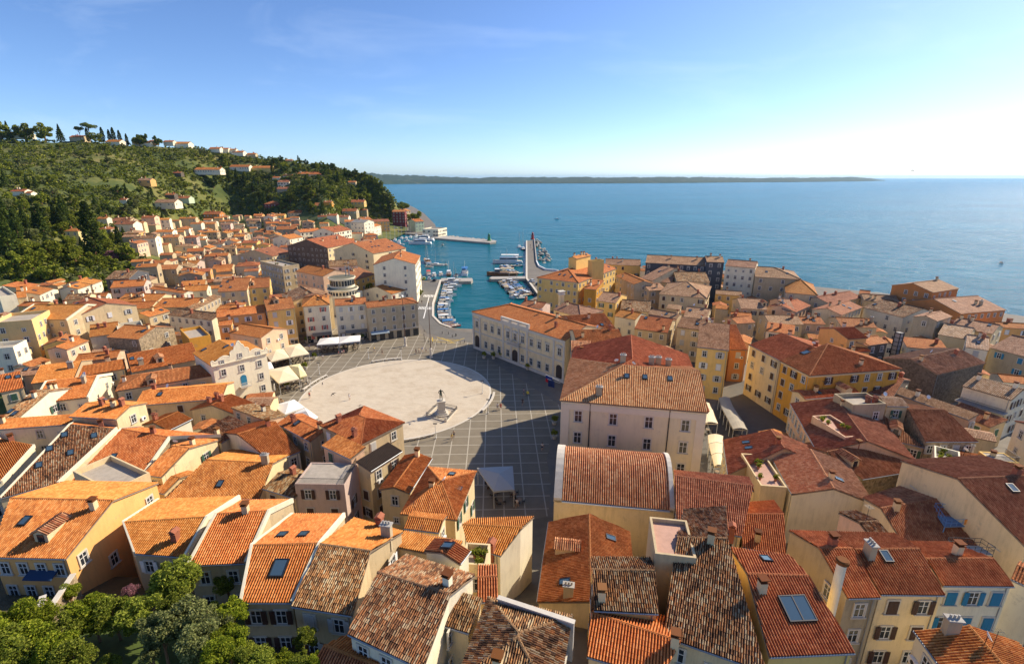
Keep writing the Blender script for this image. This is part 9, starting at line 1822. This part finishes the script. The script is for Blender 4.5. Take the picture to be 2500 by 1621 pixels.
# ---- the walled garden below the tower
def garden_z(x, y): return ground_z(x, y) + 2.
m_ = MB(); V = [(x, y, garden_z(x, y)) for y in np.linspace(14,47,34) for x in np.linspace(-66,-7,50)]
m_.add(V, [(b * 50 + a, b * 50 + a + 1,(b + 1) * 50 + a + 1,(b + 1) * 50 + a) for b in range(33) for a in range(49)]); o = m_.build('garden_ground', [noisy('garden_soil', (.10,.085,.045), .5,.9, bump=.4)], None, True); o['kind'] = 'structure'
GARD = [(-32.04,37.63,5.2,2.31, 'green'),(-28.87,40.13,3.2,1.15, 'green'),(-37.57,34.78,3.4,2.19, 'lime'),(-35.9,35.04,3.4,1.89, 'green'),(-32.96,34.29,3.4,2.01, 'green'),(-29.01,31.58,4.6,1.72, 'olive'),(-27.12,32.63,4.6,2.21, 'olive'),(-24.62,29.87,4.6,1.79, 'olive'),(-24.12,33.3,4.6,1.5, 'lime'),(-22.63,30.23,4.6,1.25, 'lime'),(-37.64,32.48,3.4,1.63, 'green'),(-36.55,30.52,3.4,1.55, 'lime'),(-34.5,29.64,3.4,1.66, 'green'),(-24.16,29.83,3.2,0.83, 'yellow'),(-38.89,40.28,2.0,0.89, 'pinkf'),(-21.1,29.83,3.2,1.11, 'green'),(-29.64,34.77,4.6,1.4, 'green'),(-24.27,31.58,4.6,1.58, 'olive'),(-45.05,40.28,2.0,0.98, 'lime'),(-19.65,29.15,3.2,0.96, 'green'),(-22.26,28.21,4.6,1.19, 'lime'),(-43.06,33.13,3.4,2.26, 'lime'),(-42.32,34.05,3.4,1.85, 'lime'),(-39.96,29.98,3.4,2.23, 'green'),(-39.65,31.08,3.4,2.0, 'lime'),(-43.07,31.47,3.4,2.17, 'lime'),(-28.99,30.35,3.2,0.99, 'olive'),(-32.58,30.26,2.0,0.99, 'green'),(-22.5,28.85,4.6,1.47, 'lime'),(-21.73,29.87,4.6,1.24, 'lime'),(-20.12,27.91,4.6,1.18, 'green'),(-18.96,28.21,4.6,1.19, 'green'),(-18.09,29.32,3.2,1.1, 'lime'),(-16.64,29.15,3.2,1.09, 'green'),(-15.38,29.07,3.2,0.95, 'lime'),(-17.16,31.67,3.2,1.02, 'green'),(-27.12,35.04,3.2,0.95, 'lime')]
GM = {}
GW_ = ['beside the orange house chimney stack', 'small and sparse against the dark yard wall', 'by the gable foot of the orange house', 'left of the pink oleander', 'in the middle of the garden', 'with grey green leaves in the middle', 'largest grey green one', 'grey green near the lawn', 'bright yellow green against the house wall', 'bright yellow green by the house corner', 'at the foot of the orange house', 'bright yellow green above the ivy wall', 'by the lower garden wall', 'yellow at the lower edge', 'pink flowering under the chimney stack', 'at the lower right of the garden', 'below the tall round bush', 'grey green beside the vine', 'climbing the orange house corner', 'at the bottom right corner', 'bright yellow green at the lower edge', 'bright upper part of the ivy bank', 'bright right part of the ivy bank', 'dark lower part of the ivy bank', 'dark middle of the ivy bank', 'left end of the ivy bank', 'beside the lawn at the bottom', 'low at the bottom left of the lawn', 'bright yellow green right of the olive trees', 'climbing beside the shuttered house front', 'low and dark before the shuttered house', 'low before the shuttered house corner', 'bright and low at the bottom middle', 'low and dark at the bottom middle', 'bright and low at the right end', 'dark ivy like one on the house wall', 'small and bright behind the olive trees']
for i_, ((x, y, hz, r_, kd), wh) in enumerate(zip(GARD, GW_)):
 k = (kd, i_ % 3)
 if k not in GM:
  c = MB(); v, f, u = leaf_cloud(11000,1.0,.055,40 + i_, (0,0,0), 30,.95); c.add(v, f, 0, u); GM[k] = c.mesh('crown', [LEAF['garden' if kd == 'green' else kd]])
 gz_ = garden_z(x, y); nm = {'green': 'garden_tree', 'olive': 'olive_tree', 'lime': 'vine_bush', 'yellow': 'yellow_bush', 'pinkf': 'oleander_bush'}[kd]
 t = thing(nm, {'green': 'leafy green tree ', 'olive': 'olive tree ', 'lime': 'leafy vine bush ', 'yellow': 'bush ', 'pinkf': 'bush '}[kd] + wh + ' in the garden', 'tree' if 'tree' in nm else 'bush', (x, y, gz_), i_ * 1.3, 'plants of the walled garden'); o = obj('crown', GM[k], t, (0,0, hz)); o.scale = (r_, r_, r_ * .92)
 m_ = MB(); m_.tube([(0,0,-.3), (.08,.02, hz * .5), (0,0, hz)], [.13,.10,.05], 6)
 for a in range(4): m_.tube([(.04,0, hz * (.4 + .1 * a)), (r_ * .6 * math.cos(a * 1.7), r_ * .6 * math.sin(a * 1.7), hz + .2)], [.06,.02], 5)
 m_.build('trunk', [M['wood']], t)
lawn = [(-37.73,34.71),(-32.64,35.18),(-26.65,32.16),(-36.41,31.78)]
lx = sum(p[0] for p in lawn) / 4; ly = sum(p[1] for p in lawn) / 4; m_ = MB(); V = []; F = []
for a in range(15):
 for b in range(15): x = lx + (a - 7) * 1.1; y = ly + (b - 7) * .8; V.append((x, y, garden_z(x, y) + .03))
m_.add(V, [(a * 15 + b, (a + 1) * 15 + b, (a + 1) * 15 + b + 1, a * 15 + b + 1) for a in range(14) for b in range(14)]); o = m_.build('garden_lawn', [noisy('lawn', (.07,.10,.02), .5,1.2, bump=.4)]); o['kind'] = 'structure'
gw = [(-39.65,30.37),(-44.62,37.53),(-46.13,42.16)]
t = thing('garden_wall', 'low rubble wall with pale coping below the ivy at the lower left', 'wall', (0,0,0)); m_ = MB(); m2 = MB()
for a, b in zip(gw, gw[1:]):
 d = Vector(b) - Vector(a); T = Matrix.Translation((a[0], a[1], garden_z(*a))) @ Matrix.Rotation(math.atan2(d.y, d.x), 4, 'Z'); m_.box(0, d.length, -.2,.2,-2,1.5,0, T); m2.box(-.02, d.length + .02,-.26,.26,1.502,1.6,0, T)
m_.build('wall', [WALL['r']], t); m2.build('coping', [M['stone']], t)

# ---- roof terraces, a flue and a parapet of the near roofs
bluem = plain('blue_railing', (.12,.26,.48), .5)
def platform(nm, lab, P, fl_m, rl_m, cloths=()):
 o_ = Vector(P[0]); t = thing(nm, lab, 'terrace', tuple(o_), 0); Q = [Vector(p) - o_ for p in P]; m_ = MB(); m_.prism([(q.x, q.y) for q in Q], -.12,0); m_.build('floor', [fl_m], t)
 for k in range(4):
  a, b = Q[k], Q[(k + 1) % 4]; r_ = MB()
  for z in (.5,1.0): r_.tube([a + Vector((0,0, z)), b + Vector((0,0, z))], .03,5)
  n = max(2, int((b - a).length / .7))
  for s in range(n): p = a.lerp(b, s / n); r_.tube([p, p + Vector((0,0,1.0))], .025,5)
  r_.build('railing', [rl_m], t); r_ = MB(); r_.tube([a + Vector((0,0,-3.5)), a + Vector((0,0,-.121))], .06,6); r_.build('leg', [rl_m], t)
 return t, Q
t, Q = platform('roof_terrace', 'blue roof terrace on posts with laundry over its blue railing', [(52.51,50.37,11.6),(58.92,50.63,11.6),(58.51,52.67,11.6),(53.82,53.64,11.6)]
, noisy('blue_deck', (.16,.24,.36), .3,2), bluem)
for u, wd, col, lab in ((.35,.7,(.75,.30,.06), 'orange towel hanging on the blue terrace railing'), (.6,1.1,(.05,.22,.55), 'blue towel hanging on the blue terrace railing'), (.85,1.2,(.03,.03,.035), 'black clothes hanging on the blue terrace railing')):
 o_ = Vector([(52.51,50.37,11.6),(58.92,50.63,11.6),(58.51,52.67,11.6),(53.82,53.64,11.6)][0]); p = o_ + Q[0].lerp(Q[1], u); e = thing('towel', lab, 'laundry', tuple(p), math.atan2((Q[1] - Q[0]).y, (Q[1] - Q[0]).x), 'laundry on the blue terrace'); m_ = MB(); m_.add([(x, -.05 - .03 * math.sin(x * 9 + z * 4), z) for z in (1.03,.7,.3) for x in np.linspace(0, wd, 6)], [(r_ * 6 + k, r_ * 6 + k + 1,(r_ + 1) * 6 + k + 1,(r_ + 1) * 6 + k) for r_ in range(2) for k in range(5)]); m_.build('cloth', [plain('towel_cloth', col, .9)], e)
platform('roof_terrace', 'grey steel roof platform with thin railing in front of the blue terrace', [(48.62,45.44,12.0),(53.53,45.28,12.0),(53.25,46.66,12.0),(49.65,46.83,12.0)]
, M['concrete'], M['metal'])
fx, fy, fz, fh = (28.44,34.82,15.5,5.25)
t = thing('flue', 'tall white cylindrical flue rising beside the cream shuttered house', 'chimney', (fx, fy, fz)); m_ = MB(); m_.lathe([(.42,-3), (.38, fh - .4)], 14); m_.build('pipe', [WALL['w']], t); m_ = MB(); m_.lathe([(.52, fh - .399), (.54, fh - .1), (.44, fh)], 14); m_.build('crown', [TILE['n2']], t)
a, b = [Vector(p) for p in [(-1.2,32.79,18.6),(4.85,30.37,18.6)]
]
t = thing('parapet_wall', 'weathered concrete parapet behind the hipped roof at the bottom centre', 'wall', tuple(a), math.atan2((b - a).y, (b - a).x)); l_ = (b - a).length; m_ = MB(); m_.box(0, l_, 0,.3,-4,-.1); m_.build('wall', [M['concrete']], t); m_ = MB(); m_.box(-.05, l_ + .05,-.06,.36,-.098,.02); m_.build('coping', [M['stone']], t)
# ---- the air over the bay
hz = bpy.data.materials.new('air'); hz.use_nodes = True; hn = hz.node_tree; hn.nodes.clear(); ho = hn.nodes.new('ShaderNodeOutputMaterial'); hv = hn.nodes.new('ShaderNodeVolumePrincipled')
hv.inputs['Color'].default_value = (.45,.74,1,1); hv.inputs['Density'].default_value = .00003; hv.inputs['Anisotropy'].default_value = .25; hn.links.new(hv.outputs[0], ho.inputs['Volume'])
m_ = MB(); m_.box(-41000,41000,-2100,41000,-6,190); o = m_.build('haze', [hz]); o['kind'] = 'stuff'
